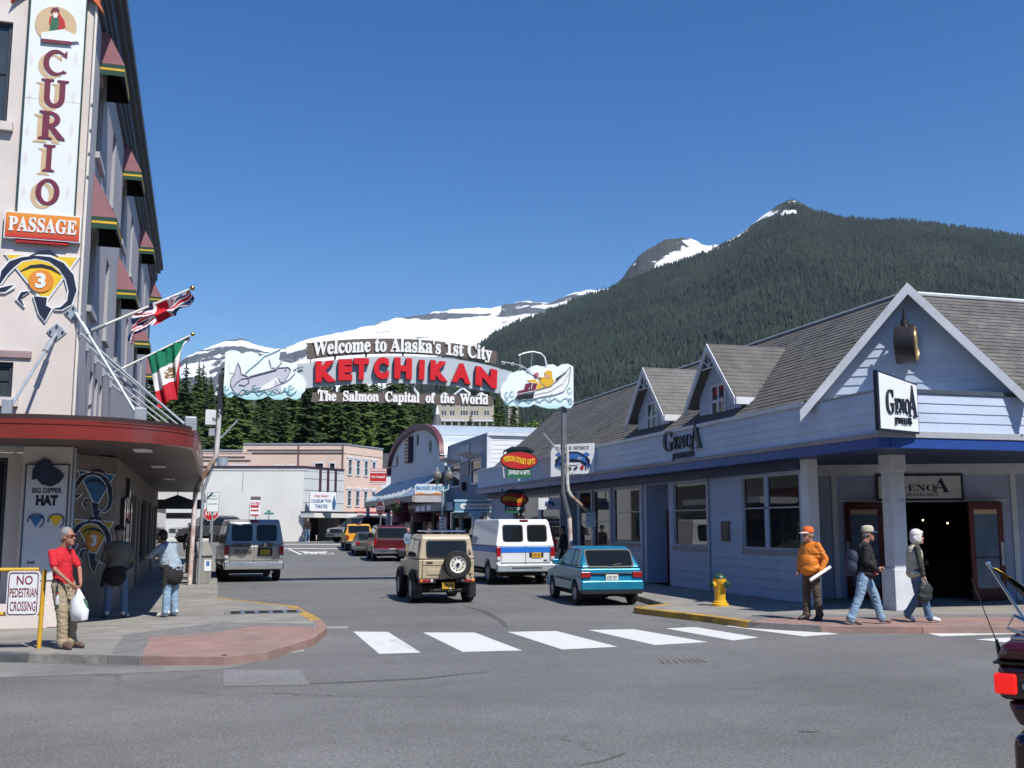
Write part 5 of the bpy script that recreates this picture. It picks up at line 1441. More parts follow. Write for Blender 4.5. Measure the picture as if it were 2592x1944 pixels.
def mission(name, label, cx_, cy_, z0, s, m_scale=1.0, hang=False):
	t = thing(name, label, 'sign', (cx_, cy_, z0))
	f = fr_south((cx_, cy_, z0))
	wob('lower_panel', MB().fbox(f, -.50 * s, .50 * s, 0, .42 * s, -.05, 0), SGRN, t)
	wob('upper_panel', MB().prism([(-.5 * s, .42 * s), (.5 * s, .42 * s), (.5 * s, 1.10 * s), (.25 * s, 1.17 * s), (-.25 * s, 1.17 * s), (-.5 * s, 1.10 * s)], f, -.05, -.002), SGRN, t)
	wob('roof_board', MB().prism([(-.62 * s, 1.06 * s), (-.58 * s, 1.0 * s), (-.30 * s, 1.10 * s), (.30 * s, 1.10 * s), (.58 * s, 1.0 * s), (.62 * s, 1.06 * s), (.30 * s, 1.22 * s), (-.30 * s, 1.22 * s)], f, -.10, .06), SGD, t)
	wob('oval_edge', MB().prism(circle(0, .68 * s, .77 * s, .36 * s, 36), f, 0, .02), BLACK, t)
	wob('oval', MB().prism(circle(0, .68 * s, .73 * s, .325 * s, 36), f, 0, .034), SRED, t)
	mb = MB(); text(mb, 'MISSION STREET GIFTS', f, -.63 * s, .63 * s, .58 * s, .80 * s, .034, .046, bold=.03, warp=lambda a_, b_: (a_, b_ + .06 * s * math.sin(a_ / s * 4.4) * -1)); wob('lettering', mb, SYEL, t)
	mb = MB(); text(mb, 'JEWELRY & GIFTS', f, -.43 * s, .43 * s, .09 * s, .30 * s, 0, .012, bold=.02); wob('lower_lettering', mb, WHS, t)
	wob('bracket', MB().tube([f.p(-.6 * s, .0 if not hang else 1.1 * s, -.03), f.p(-.66 * s, .5 * s if not hang else 1.15 * s, -.03), f.p(-.62 * s, 1.05 * s if not hang else 1.25 * s, -.03)], .025, 6), WTR if not hang else BLACK, t)
	if hang: wob('hanger', MB().cyl(f.p(0, 1.2 * s, -.03), f.p(0, 1.32 * s, -.03), .02, n=6), BLACK, t)
	else: wob('foot', MB().fbox(f, -.05, .05, -.12, .02, -.04, -.01), GALV, t)
	return t
mc = on_y(1314, 1210, 39.6)
mission('mission_gifts_sign', 'red oval sign reading MISSION STREET GIFTS on green board above the canopy', mc.x, 39.6, mc.z, 1.02)
mc = on_y(1299, 1292, 40.5)
mission('mission_gifts_sign', 'shaded red oval hanging sign under the blue canopy beside the doors', mc.x + .05, 40.5, mc.z - .1, .78, hang=True)
he = thing('hanging_crest_sign', 'small grey hanging sign with blue crest under the canopy', 'sign', (12.35, 36.9, 2.55))
hf_ = fr_south((12.42, 36.9, 0)); hp = on_y(1363, 1260, 36.9); hq = on_y(1420, 1290, 36.9)
hf_ = fr_south((0, 36.9, 0))
wob('panel', MB().fbox(hf_, hp.x, hq.x, hq.z, hp.z, -.03, 0), WTR, he)
cxm, czm = (hp.x + hq.x) / 2, (hp.z + hq.z) / 2
crest(he, hf_, lambda u, v: (cxm + (u - 1450) * .0042, czm - (v - 1166) * .0042), 0)
wob('hanger', MB().cyl((cxm, 36.91, hp.z), (cxm, 36.91, 3.4), .015, n=5), BLACK, he)
hy = thing('fire_hydrant', 'yellow fire hydrant with dark green cap on the right pavement', 'fire hydrant', (10.86, 21.3, SW))
HYY = mat('hydrant_yellow', (0.72, 0.40, 0.02), rough=.4, var=.12, scale=8)
HYG = mat('hydrant_green', (0.015, 0.055, 0.035), rough=.4)
hz_ = fr_up((10.86, 21.3, SW))
wob('base_flange', MB().lathe([(.19, 0), (.19, .05), (.15, .07), (.15, .10), (.13, .12)], hz_, 20), HYY, hy, smooth=40)
wob('barrel', MB().lathe([(.125, .10), (.122, .48), (.15, .52), (.15, .60)], hz_, 20), HYY, hy, smooth=40)
wob('bonnet', MB().lathe([(.155, .60), (.15, .63), (.11, .68), (.05, .715), (.03, .72), (.03, .76), (0, .765)], hz_, 20), HYG, hy, smooth=40)
for d_ in ((-1, -.1, 0), (.3, -1, 0), (1, .1, 0)):
	d_ = Vector(d_).normalized(); c_ = Vector((10.86, 21.3, SW + .47))
	nz = wob('outlet', MB().cyl(c_ + d_ * .08, c_ + d_ * .19, .07, n=14), HYY, hy, smooth=40)
	wob('outlet_cap', MB().cyl(c_ + d_ * .19, c_ + d_ * .23, .075, n=12).cyl(c_ + d_ * .23, c_ + d_ * .27, .022, n=6), HYG, nz, smooth=40)
# ------------------------------------------------------------------ welcome arch over the street
AY = 33.0
AF = fr_south((0, AY, 0))
AP = pxa(AF)
def z4(x, y): return AP(540 + x / 2.353, 820 + y / 2.353)
def zl(x, y): return AP(550 + x / 4.916, 860 + y / 4.916)
def zr(x, y): return AP(1000 + x / 4.608, 850 + y / 4.608)
arch = thing('welcome_arch', 'street-spanning welcome arch with salmon panel, red KETCHIKAN letters and fishing-boat panel', 'arch sign', (5.3, AY, SW))
PLW = mat('pole_paint_worn', (0.62, 0.62, 0.60), rough=.5, var=.25, scale=5, hue=(0.42, 0.40, 0.37), metal=.1)
PRU = mat('pole_rust', (0.20, 0.10, 0.05), rough=.8, var=.3, scale=7, hue=(0.42, 0.36, 0.3))
PSTR = mat('pole_peeling_bands', (0.66, 0.62, 0.58), rough=.6, var=.3, scale=9, hue=(0.50, 0.36, 0.31), stretch=(1, 1, .8))
WDB = mat('sign_board_brown', (0.125, 0.10, 0.085), rough=.8, var=.12, scale=6, stretch=(.3, 1, 3))
BAND = mat('arch_band_grey', (0.46, 0.51, 0.55), rough=.5, var=.08, scale=2)
LRED = mat('arch_letter_red', (0.62, 0.008, 0.014), rough=.4, var=.05)
LSID = mat('arch_letter_side', (0.02, 0.022, 0.035), rough=.5)
LWHI = mat('arch_letter_white', (0.82, 0.82, 0.80), rough=.45, var=.03)
def curve_of(pts, conv):
	P = [conv(*p) for p in pts]
	return lambda a: float(np.interp(a, [p[0] for p in P], [p[1] for p in P]))
def smooth_pts(pts, n=24):
	xs = np.array([p[0] for p in pts]); yy = np.array([p[1] for p in pts])
	co = np.polyfit(xs, yy, 3); q = np.linspace(xs[0], xs[-1], n)
	return [(float(x), float(np.polyval(co, x))) for x in q]
tp = smooth_pts([(500, 240), (640, 220), (800, 205), (1000, 194), (1200, 194), (1500, 215), (1650, 250), (1790, 290)])
bt = smooth_pts([(505, 388), (700, 370), (900, 356), (1050, 350), (1200, 352), (1450, 375), (1600, 397), (1790, 432)])
band = wob('name_band', MB().prism([z4(*p) for p in tp] + [z4(*p) for p in bt[::-1]], AF, -.10, 0), BAND, arch)
for ch, x0, x1, y0, y1, sl_ in (('K', 607, 735, 222, 352, -.07), ('E', 743, 828, 213, 340, -.05), ('T', 833, 925, 208, 335, -.03), ('C', 950, 1043, 203, 330, .0), ('H', 1072, 1178, 207, 330, .02), ('I', 1217, 1252, 217, 335, .05), ('K', 1283, 1390, 222, 345, .08), ('A', 1410, 1525, 235, 360, .11), ('N', 1550, 1678, 258, 385, .15)):
	a, b = z4(x0, y1), z4(x1, y0); mid_ = (a[0] + b[0]) / 2
	k = (b[0] - a[0])
	m4 = MB(); text(m4, ch, AF, a[0], b[0], a[1] + abs(sl_) * k * .5, b[1] - abs(sl_) * k * .5, .015, .17, bold=.075, warp=lambda p, q, mid_=mid_, sl_=sl_: (p - (q - 6) * sl_ * -.25, q - (p - mid_) * sl_), side=1)
	wob('name_letter', m4, [LRED, LSID], band)
tp = smooth_pts([(550, 115), (800, 93), (1050, 86), (1300, 99), (1500, 125), (1695, 165)])
bt = smooth_pts([(560, 210), (800, 186), (1050, 174), (1300, 185), (1500, 206), (1690, 240)])
lft = [(556, 195), (566, 180), (553, 165), (568, 150), (552, 138), (564, 128)]
rgt = [(1684, 182), (1697, 192), (1682, 205), (1695, 215), (1680, 228)]
brd = wob('upper_board', MB().prism([z4(*p) for p in tp] + [z4(*p) for p in rgt] + [z4(*p) for p in bt[::-1]] + [z4(*p) for p in lft], AF, -.08, 0), WDB, arch)
bl = smooth_pts([(585, 182), (800, 163), (1060, 156), (1300, 167), (1500, 187), (1665, 212)])
blc = curve_of(bl, z4); y_mid = z4(1060, 156)[1]
def warp_up(p, q): return (p, q - y_mid + blc(p))
m4 = MB(); a, b = z4(592, 170), z4(1658, 106)
text(m4, serif("Welcome to Alaska's 1st City"), AF, a[0], b[0], a[1], b[1], 0, .05, bold=.022, warp=warp_up)
wob('upper_lettering', m4, LWHI, brd)
lower = wob('lower_board', MB().prism([z4(*p) for p in ((590, 406), (700, 403), (720, 403), (722, 408), (1100, 411), (1664, 428), (1660, 445), (1670, 458), (1664, 490), (1100, 472), (800, 467), (580, 465), (588, 436))], AF, -.08, 0), WDB, arch)
bl2 = curve_of([(615, 452), (1100, 459), (1640, 474)], z4); y2 = z4(1100, 459)[1]
m4 = MB(); a, b = z4(620, 467), z4(1636, 422)
text(m4, serif('The  Salmon  Capital  of  the  World'), AF, a[0], b[0], a[1], b[1], 0, .04, bold=.028, warp=lambda p, q: (p, q - y2 + bl2(p)))
wob('lower_lettering', m4, LWHI, lower)
for x, y0, y1 in ((725, 372, 410), (1190, 350, 422), (1330, 365, 430), (1540, 395, 438), (725, 178, 215), (910, 180, 202), (1130, 172, 195), (1370, 190, 205)):
	a, b = z4(x, y1), z4(x, y0); wob('hanger_bar', MB().fbox(AF, a[0] - .03, a[0] + .03, a[1], b[1], -.07, -.03), LSID, arch)
def panel_mat(name, z0, z1):
	return grad_mat(name, (0.30, 0.66, 0.70), (0.80, 0.88, 0.90), z0, z1)
LPn = [(100, 160), (150, 138), (210, 133), (270, 150), (305, 180), (360, 155), (430, 150), (500, 175), (525, 210), (640, 165), (790, 115), (765, 255), (900, 265), (960, 330), (1000, 420), (1070, 470), (1110, 560), (1090, 640), (1045, 680), (1040, 720), (980, 750), (920, 735), (880, 715), (800, 748), (700, 745), (630, 700), (560, 735), (470, 750), (360, 745), (270, 715), (210, 690), (170, 722), (110, 715), (80, 680), (78, 600), (90, 400)]
zb_, zt_ = zl(0, 750)[1], zl(0, 560)[1]
pnl = wob('salmon_panel', MB().prism([zl(*p) for p in LPn], AF, -.05, .06), panel_mat('salmon_panel_print', zb_, zt_), arch)
def shape(nm, pts, conv, m, par, d, base=.06):
	return wob(nm, MB().prism([conv(*p) for p in pts], AF, base, base + d), m, par)
def line(nm, pts, conv, m, par, r=.012, d=.03, base=.06):
	return wob(nm, MB().tube([AF.p(*conv(*p), base + d) for p in pts], r, 5), m, par)
FGR, FWT = mat('fish_lilac_grey', (0.52, 0.53, 0.60), rough=.5, var=.04), LWHI
NEO, NEA = mat('outline_grey', (0.22, 0.23, 0.28), rough=.4), mat('outline_teal', (0.10, 0.36, 0.42), rough=.4)
body = [(165, 560), (172, 490), (215, 430), (240, 330), (255, 285), (285, 350), (300, 430), (360, 450), (395, 480), (480, 445), (600, 405), (700, 375), (760, 352), (880, 345), (915, 375), (890, 430), (830, 530), (770, 560), (640, 620), (500, 640), (380, 640), (300, 690), (220, 660)]
fs1 = shape('fish_body', body, zl, FGR, pnl, .012)
shape('fish_belly', [(500, 640), (560, 580), (640, 540), (700, 490), (760, 470), (790, 560), (720, 610), (620, 650)], zl, FWT, fs1, .020)
shape('fish_fin', [(690, 640), (720, 500), (780, 560), (800, 640), (740, 680)], zl, FGR, fs1, .026)
shape('fish_tail_upper', [(145, 300), (150, 420), (210, 420)], zl, panel_mat('salmon_panel_print2', zb_, zt_), fs1, .02)
line('body_outline', body + [body[0]], zl, NEO, fs1)
line('back_line', [(390, 465), (480, 440), (600, 410), (740, 370)], zl, NEO, fs1, .02, .04)
line('dorsal_fin', [(345, 425), (430, 350), (520, 275), (590, 205), (690, 165), (790, 118)], zl, NEA, fs1)
line('jaw_line', [(760, 480), (780, 530), (840, 530), (900, 490), (960, 430), (965, 405)], zl, NEO, fs1)
line('tail_line', [(205, 580), (240, 540), (300, 490), (380, 480), (400, 530), (340, 575), (270, 560)], zl, NEO, fs1)
line('head_fin', [(645, 250), (670, 340), (740, 350), (800, 290), (850, 160), (785, 270)], zl, NEO, fs1)
shape('eye', circle(848, 385, 9, 9, 10), zl, BLACK, fs1, .03)
shape('lure', [(820, 255), (860, 238), (930, 250), (950, 285), (915, 275)], zl, NEO, fs1, .03)
shape('lure', [(940, 385), (990, 350), (1060, 335), (1080, 345), (1030, 365)], zl, NEO, fs1, .03)
wv = []
for k in range(26): wv.append((85 + k * 36, 655 + 28 * math.sin(k * 1.7) + 18 * math.sin(k * .6)))
line('wave_line', wv, zl, NEA, pnl)
for x, y in ((110, 600), (470, 590), (540, 620), (690, 660), (860, 620), (920, 590), (900, 660), (370, 650)):
	line('splash', [(x + 34 * math.cos(t), y + 22 * math.sin(t)) for t in [q * .7 for q in range(8)]], zl, NEA, pnl, .010)
RPn = [(1390, 425), (1440, 402), (1530, 405), (1580, 362), (1640, 345), (1720, 362), (1770, 340), (1840, 335), (1890, 365), (1940, 335), (2010, 330), (2072, 362), (2075, 800), (2040, 848), (1990, 845), (1955, 820), (1880, 850), (1780, 850), (1690, 830), (1620, 800), (1560, 830), (1480, 835), (1420, 815), (1340, 825), (1280, 800), (1265, 760), (1230, 710), (1222, 640), (1240, 580), (1290, 530), (1310, 480), (1350, 440)]
zb_, zt_ = zr(0, 840)[1], zr(0, 690)[1]
pnr = wob('boat_panel', MB().prism([zr(*p) for p in RPn], AF, -.05, .06), panel_mat('boat_panel_print', zb_, zt_), arch)
hull = [(1395, 725), (1420, 700), (1630, 640), (1800, 590), (1900, 510), (2000, 405), (2035, 360), (2040, 400), (2015, 560), (1960, 650), (1850, 690), (1700, 715), (1605, 738), (1500, 752), (1430, 757)]
bh = shape('boat_hull', hull, zr, LWHI, pnr, .012)
line('hull_outline', hull + [hull[0]], zr, NEO, bh, .013)
line('hull_plank', [(1620, 690), (1800, 650), (1950, 560), (2025, 430)], zr, NEO, bh, .007)
shape('stern', [(1393, 728), (1420, 704), (1615, 668), (1605, 738), (1500, 752), (1435, 757)], zr, BLACK, bh, .020)
shape('bow_inside', [(1865, 555), (1870, 500), (2000, 410), (1985, 440), (1905, 515)], zr, BLACK, bh, .020)
OIL = mat('oilskin_yellow', (0.72, 0.42, 0.02), rough=.5, var=.06)
pm = shape('fisherman_coat', [(1740, 480), (1800, 470), (1850, 525), (1825, 590), (1770, 612), (1700, 560), (1660, 492), (1690, 485)], zr, OIL, pnr, .026)
shape('fisherman_hood', [(1735, 430), (1770, 406), (1815, 412), (1830, 480), (1790, 502), (1745, 492)], zr, OIL, pm, .030)
shape('fisherman_face', [(1742, 455), (1775, 460), (1795, 490), (1760, 500), (1742, 490)], zr, SKIN_F, pm, .034)
shape('fisherman_trousers', [(1530, 522), (1620, 510), (1680, 560), (1750, 612), (1640, 640), (1640, 570)], zr, OIL, pm, .022)
for q in ([(1512, 560), (1590, 548), (1575, 655), (1430, 682), (1425, 645), (1490, 632)], [(1592, 552), (1652, 562), (1625, 650), (1555, 655), (1550, 620), (1585, 605)]):
	bo_ = shape('fisherman_boot', q, zr, MAR, pm, .034); line('boot_outline', q + [q[0]], zr, FWT, bo_, .010, .04)
line('fishing_rod', [(1700, 500), (1640, 460), (1560, 410), (1460, 355), (1350, 325), (1225, 308)], zr, WTR, pm, .014, .05)
for x, y in ((1255, 322), (1360, 335), (1465, 365), (1550, 402)): line('rod_ring', [(x + 17 * math.cos(t), y + 17 * math.sin(t)) for t in [q * .9 for q in range(8)]], zr, WTR, pm, .010, .05)
line('gaff_arc', [(1430, 235), (1500, 207), (1600, 190), (1690, 212), (1735, 260), (1755, 345)], zr, LWHI, pnr, .028, .04)
for q in ([(1450, 235), (1445, 400)], [(1595, 190), (1575, 365)]): line('arc_stay', q, zr, GALV, pnr, .012, .03)
shape('reel', circle(1640, 460, 26, 26, 16), zr, SRED, pm, .05)
wv = [(1280 + k * 31, 770 + 22 * math.sin(k * 1.6) - (k * 1.2)) for k in range(26)]
line('wave_line', wv, zr, NEA, pnr)
for x, y in ((1300, 690), (1360, 680), (1300, 770), (2030, 640), (2040, 760), (1820, 720)): line('splash', [(x + 26 * math.cos(t), y + 34 * math.sin(t)) for t in [q * .75 for q in range(8)]], zr, NEA, pnr, .010)
xl = AP(556, 1040)[0]; xr_ = AP(1431, 1045)[0]
zt0 = zl(0, 740)[1] + .05
def arch_pole(pts_list, m, parent, r):
	return wob('pole', MB().tube(pts_list, r, 10), m, parent, smooth=50)
wob('pole_head', MB().box(xl - .07, xl + .07, AY + .05, AY + .2, 5.3, zl(0, 420)[1]), LSID, arch)
p3_ = [Vector((xl, AY + .12, 5.45)), Vector((xl - .04, AY + .12, 4.1)), Vector((xl - .08, AY + .12, 3.95)), Vector((xl - .55, AY + .12, 3.1)), Vector((xl - .62, AY + .12, 2.85))]
arch_pole(p3_[:3], PLW, arch, .075); arch_pole(p3_[2:5], PRU, arch, .075); arch_pole([p3_[4], Vector((xl - .68, AY + .12, SW))], PSTR, arch, .07)
wob('back_pole', MB().tube([Vector((xl - .07, AY + .25, 5.3)), Vector((xl - .09, AY + .25, 3.9)), Vector((xl - .40, AY + .25, 2.9)), Vector((xl - .42, AY + .25, SW))], .05, 8), GALV, arch, smooth=50)
eb = wob('electric_box', MB().box(xl - .42, xl - .10, AY + .02, AY + .26, 4.95, 5.42), WTR, arch, bev=.02)
wob('junction_box', MB().box(xl - .30, xl - .12, AY + .05, AY + .2, 4.62, 4.84), GALV, arch, bev=.01)
wob('cable', MB().tube([(xl - .1, AY + .0, 5.5), (xl + .02, AY - .02, 5.3), (xl - .12, AY - .02, 5.12), (xl - .2, AY, 5.18)], .014, 5), BLACK, arch)
wob('brace', MB().cyl((xl + .06, AY + .12, 4.55), (xl + .55, AY + .12, 5.12), .03, n=6), GALV, arch)
xr0 = xr_
wob('pole_head', MB().box(xr0 - .09, xr0 + .06, AY + .05, AY + .2, 4.6, zr(0, 600)[1]), mat('arch_pole_dark', (0.16, 0.17, 0.19), rough=.5, metal=.4), arch)
wob('back_pole', MB().tube([Vector((xr0 - .06, AY + .12, 4.6)), Vector((xr0 - .06, AY + .12, 3.0)), Vector((xr0 + .10, AY + .12, 2.35)), Vector((xr0 + .16, AY + .12, 2.15))], .075, 8), mat('arch_pole_dark', (0, 0, 0)), arch, smooth=50)
arch_pole([Vector((xr0 + .16, AY + .12, 2.15)), Vector((xr0 + .24, AY + .12, SW))], PSTR, arch, .075)
arch_pole([Vector((xr0 + .07, AY + .02, 4.6)), Vector((xr0 + .06, AY + .02, 3.35)), Vector((xr0 + .09, AY + .02, 3.05)), Vector((xr0 + .2, AY + .02, 2.86))], PLW, arch, .06)
arch_pole([Vector((xr0 + .2, AY + .02, 2.86)), Vector((xr0 + .86, AY + .02, 2.30)), Vector((xr0 + .93, AY + .02, 2.1))], PRU, arch, .06)
arch_pole([Vector((xr0 + .93, AY + .02, 2.1)), Vector((xr0 + .97, AY + .02, SW))], PSTR, arch, .06)
wob('brace', MB().cyl((xr0 - .06, AY + .1, 4.18), (xr0 - .75, AY + .1, 4.95), .03, n=6), GALV, arch)
for z in (AP(1000, 950)[1], AP(1000, 966)[1]): wob('back_rail', MB().cyl((xl, AY + .13, z), (xr0, AY + .13, z), .04, n=6), LSID, arch)
def small_sign(name, label, cat, x, y, zc, w, h, z0, paint, post=True, face='south', lines=None, mcol=None, edge=None):
	t = thing(name, label, cat, (x, y, z0))
	f = fr_south((x, y, zc))
	wob('plate', MB().fbox(f, -w / 2, w / 2, -h / 2, h / 2, -.012, 0), edge or WHS, t, bev=min(w, h) * .06)
	wob('face', MB().fbox(f, -w / 2 + .015, w / 2 - .015, -h / 2 + .015, h / 2 - .015, 0, .003), paint, t)
	for (sx, a0, a1, b0, b1, m_, bd) in (lines or []):
		m5 = MB(); text(m5, sx, f, a0, a1, b0, b1, .003, .006, bold=bd); wob('lettering', m5, m_, t)
	if post: wob('post', MB().cyl((x, y + .045, z0), (x, y + .045, zc + h / 2), .03, n=8), GALV, t, smooth=50)
	return t
SGTE = mat('sign_teal_green', (0.03, 0.22, 0.16), rough=.5)
pk = small_sign('parking_sign', 'white and green two-hour parking sign on the right arch pole', 'sign', xr0 + .86, AY - .06, 2.08, .36, .50, 1.8, WHS, post=False, edge=SGTE,
   lines=[('2', -.14, -.04, .10, .20, SGTE, .04), ('HOUR', .0, .15, .15, .20, SGTE, .02), ('PARKING', -.02, .16, .09, .13, SGTE, .02), ('9AM - 6PM', -.14, .14, .0, .05, SGTE, .03), ('MON - FRI', -.14, .14, -.08, -.03, SGTE, .03), ('SAT', -.08, .08, -.17, -.12, SGTE, .02)])
wob('clamp', MB().box(xr0 + .8, xr0 + .98, AY - .05, AY + .02, 2.05, 2.11), GALV, pk)
bn = thing('litter_bin', 'square concrete litter bin with a blue and white sticker at the left arch pole', 'litter bin', (-.38, 33.9, SW))
wob('body', MB().loft([[(-.38 + sx * w, 33.9 + sy * w, z) for sx, sy in ((-1, -1), (1, -1), (1, 1), (-1, 1))] for z, w in ((SW, .29), (.95, .33))]), CONC, bn, bev=.02)
wob('lid', MB().loft([[(-.38 + sx * w, 33.9 + sy * w, z) for sx, sy in ((-1, -1), (1, -1), (1, 1), (-1, 1))] for z, w in ((.95, .37), (1.0, .37), (1.38, .20))]), CONC, bn, bev=.02)
stk = wob('sticker', MB().box(-.28, -.08, 33.575, 33.585, .5, .85), WHS, bn)
wob('sticker_print', MB().box(-.22, -.13, 33.569, 33.574, .66, .80), CB1, stk)
small_sign('parking_sign', 'pale two-hour parking sign beside the left arch pole', 'sign', -.10, 34.6, 2.62, .38, .62, SW, WHS, edge=SGTE, lines=[('HOUR', -.1, .12, .18, .23, SGTE, .02), ('PARKING', -.13, .13, .08, .13, SGTE, .02), ('MON-FRI', -.12, .12, -.08, -.03, SGTE, .02)])
def octagon(r): return [(r * math.cos(R(22.5 + 45 * k)), r * math.sin(R(22.5 + 45 * k))) for k in range(8)]
def stop_sign(label, x, y, zc, z0, rz, s=.42):
	t = thing('stop_sign', label, 'stop sign', (x, y, z0))
	f = Fr((x, y, zc), (math.cos(rz), math.sin(rz), 0), (0, 0, 1), (math.sin(rz), -math.cos(rz), 0))
	wob('plate', MB().prism(octagon(s), f, -.012, 0), WHS, t); wob('face', MB().prism(octagon(s * .93), f, 0, .004), SRED, t)
	m5 = MB(); text(m5, 'STOP', f, -s * .72, s * .72, -s * .28, s * .28, .004, .008, bold=.03); wob('lettering', m5, WHS, t)
	wob('post', MB().cyl((x + math.sin(rz) * -.05, y + math.cos(rz) * .05, z0), (x + math.sin(rz) * -.05, y + math.cos(rz) * .05, zc + s), .035, n=8), GALV, t, smooth=50)
	return t
sp = on_y(534, 1299, 58.0); stop_sign('red stop sign facing the camera beyond the left pavement', sp.x, 58.0, sp.z, gz(58) + SW, 0, .42)
sp = on_y(962, 1286, 66.0); stop_sign('dark red stop sign turned half away on the right by the gift shops', sp.x, 66.0, sp.z, gz(66) + SW, R(-66), .5)
hd = thing('hanging_barber_box', 'black box lamp fixed behind the right stop sign', 'lamp', (sp.x + .35, 66.4, sp.z - .3))
wob('case', MB().prism(octagon(.36), fr_east((sp.x + .3, 66.5, sp.z + .05)), 0, .35), BLACK, hd)
# ------------------------------------------------------------------ theatre and the buildings at the end of the street
def lined(name, col, pitch, dark=.72, rough=.7, axis='Z', var=.06):
	"""far clapboard or panel wall: course lines too fine to build at this distance"""
	def fn(N, L, b):
		g = N.new('ShaderNodeNewGeometry'); s = N.new('ShaderNodeSeparateXYZ'); L.new(g.outputs['Position'], s.inputs[0])
		m = N.new('ShaderNodeMath'); m.operation = 'DIVIDE'; m.inputs[1].default_value = pitch; L.new(s.outputs[axis], m.inputs[0])
		f = N.new('ShaderNodeMath'); f.operation = 'FRACT'; L.new(m.outputs[0], f.inputs[0])
		r = N.new('ShaderNodeMapRange'); r.inputs[1].default_value, r.inputs[2].default_value, r.inputs[3].default_value, r.inputs[4].default_value = .0, .22, dark, 1.0
		L.new(f.outputs[0], r.inputs[0])
		n = N.new('ShaderNodeTexNoise'); n.inputs['Scale'].default_value = .7; n.inputs['Detail'].default_value = 5; L.new(g.outputs['Position'], n.inputs['Vector'])
		r2 = N.new('ShaderNodeMapRange'); r2.inputs[1].default_value, r2.inputs[2].default_value, r2.inputs[3].default_value, r2.inputs[4].default_value = .3, .7, 1 - var, 1 + var
		L.new(n.outputs['Fac'], r2.inputs[0])
		mm = N.new('ShaderNodeMath'); mm.operation = 'MULTIPLY'; L.new(r.outputs[0], mm.inputs[0]); L.new(r2.outputs[0], mm.inputs[1])
		v = N.new('ShaderNodeVectorMath'); v.operation = 'SCALE'; v.inputs[0].default_value = col; L.new(mm.outputs[0], v.inputs['Scale'])
		L.new(v.outputs[0], b.inputs['Base Color']); b.inputs['Roughness'].default_value = rough
	return attr_mat(name, fn)
G0 = .66
THW = mat('theatre_wall', (0.72, 0.71, 0.66), rough=.8, var=.06, scale=.5, hue=(0.68, 0.67, 0.63), bump=.1)
THF = mat('theatre_facade', (0.58, 0.60, 0.60), rough=.7, var=.05, scale=.8)
MARB = mat('maroon_stripe', (0.055, 0.02, 0.03), rough=.5)
T0 = Vector((6.41, 81.3, 0)); TD = Vector((.68, .733, 0)).normalized(); TL = Vector((-.962, .272, 0)).normalized()
th = thing('theatre', 'low pale cinema with dark vertical stripes over its marquee', 'building', T0 + Vector((0, 0, G0)))
TFc = Fr(T0, TD, (0, 0, 1)); TFc.n = Vector((TD.y, -TD.x, 0))
TSd = Fr(T0 + TL * 30, -TL, (0, 0, 1)); TSd.n = Vector((-TL.y, TL.x, 0)) if (Vector((-TL.y, TL.x, 0)).y < 0) else Vector((TL.y, -TL.x, 0))
wob('side_wall', MB().fbox(TSd, 0, 30, G0 - .3, 6.28, -.4, 0), THW, th)
wob('facade', holed_wall(TFc, 0, 5.2, G0 - .3, 6.28, [(.5, 4.7, G0, 2.45, 2.2)], thick=.4, reveal=2.2), THF, th)
wob('roof', MB().prism([T0.xy, (T0 + TD * 5.2).xy, (T0 + TD * 5.2 + TL * 30 + Vector((0, 6, 0))).xy, (T0 + TL * 30).xy], fr_up((0, 0, 0)), 6.0, 6.1), GTR, th)
wob('parapet_cap', MB().fbox(TSd, 0, 30.05, 6.28, 6.42, -.3, .06), MARB, th)
wob('parapet_cap', MB().fbox(TFc, .061, 5.2, 6.281, 6.42, -.3, .06), MARB, th)
for a in (2.05, 3.05, 4.05): wob('vertical_stripe', MB().fbox(TFc, a - .13, a + .13, 3.9, 6.27, .004, .06), MARB, th)
for z in (3.6, 4.55, 5.45): wob('scored_line', MB().fbox(TFc, 0.02, 5.2, z, z + .03, .003, .012), TRIMB, th)
wob('canopy', MB().fbox(TFc, -.25, 5.3, 2.47, 2.86, .005, 1.3), THW, th); wob('canopy_cap', MB().fbox(TFc, -.28, 5.33, 2.862, 2.94, .006, 1.34), MARB, th)
wob('foyer_back', MB().fbox(TFc, .5, 4.7, G0, 2.75, -2.6, -2.3), DKI, th)
wob('foyer_post', MB().fbox(TFc, 3.3, 3.42, G0, 2.75, -2.2, -2.1), WTR, th)
wob('foyer_glass', MB().fbox(TFc, 3.45, 4.6, 1.1, 2.6, -2.1, -2.05), GLASSB, th)
wob('stain', MB().fbox(TSd, 25.3, 25.36, 4.4, 5.9, .002, .006), GTR, th); wob('stain', MB().fbox(TSd, 20.6, 20.66, 4.4, 5.6, .002, .006), GTR, th)
wob('roof_vent', MB().cyl(T0 + TL * 6.3 + Vector((0, .6, 6.1)), T0 + TL * 6.3 + Vector((0, .6, 7.1)), .42, n=14), GALV, th, smooth=40)
mq = thing('theatre_marquee', 'white marquee board reading COLISEUM TWIN THEATRE above the cinema door', 'sign', TFc.p(2.4, 3.4, 1.2))
MQ = Fr(TFc.p(.55, 0, 1.35), (1, .10, 0), (0, 0, 1)); MQ.n = Vector((MQ.u.y, -MQ.u.x, 0))
MQp = pxa(MQ)
m0, m1 = MQp(784, 1293), MQp(840, 1246)
wob('box', MB().fbox(MQ, m0[0], m1[0] + .35, m0[1], m1[1], -.3, 0), WHS, mq)
BLS = mat('marquee_blue', (0.03, 0.12, 0.25), rough=.5)
m5 = MB()
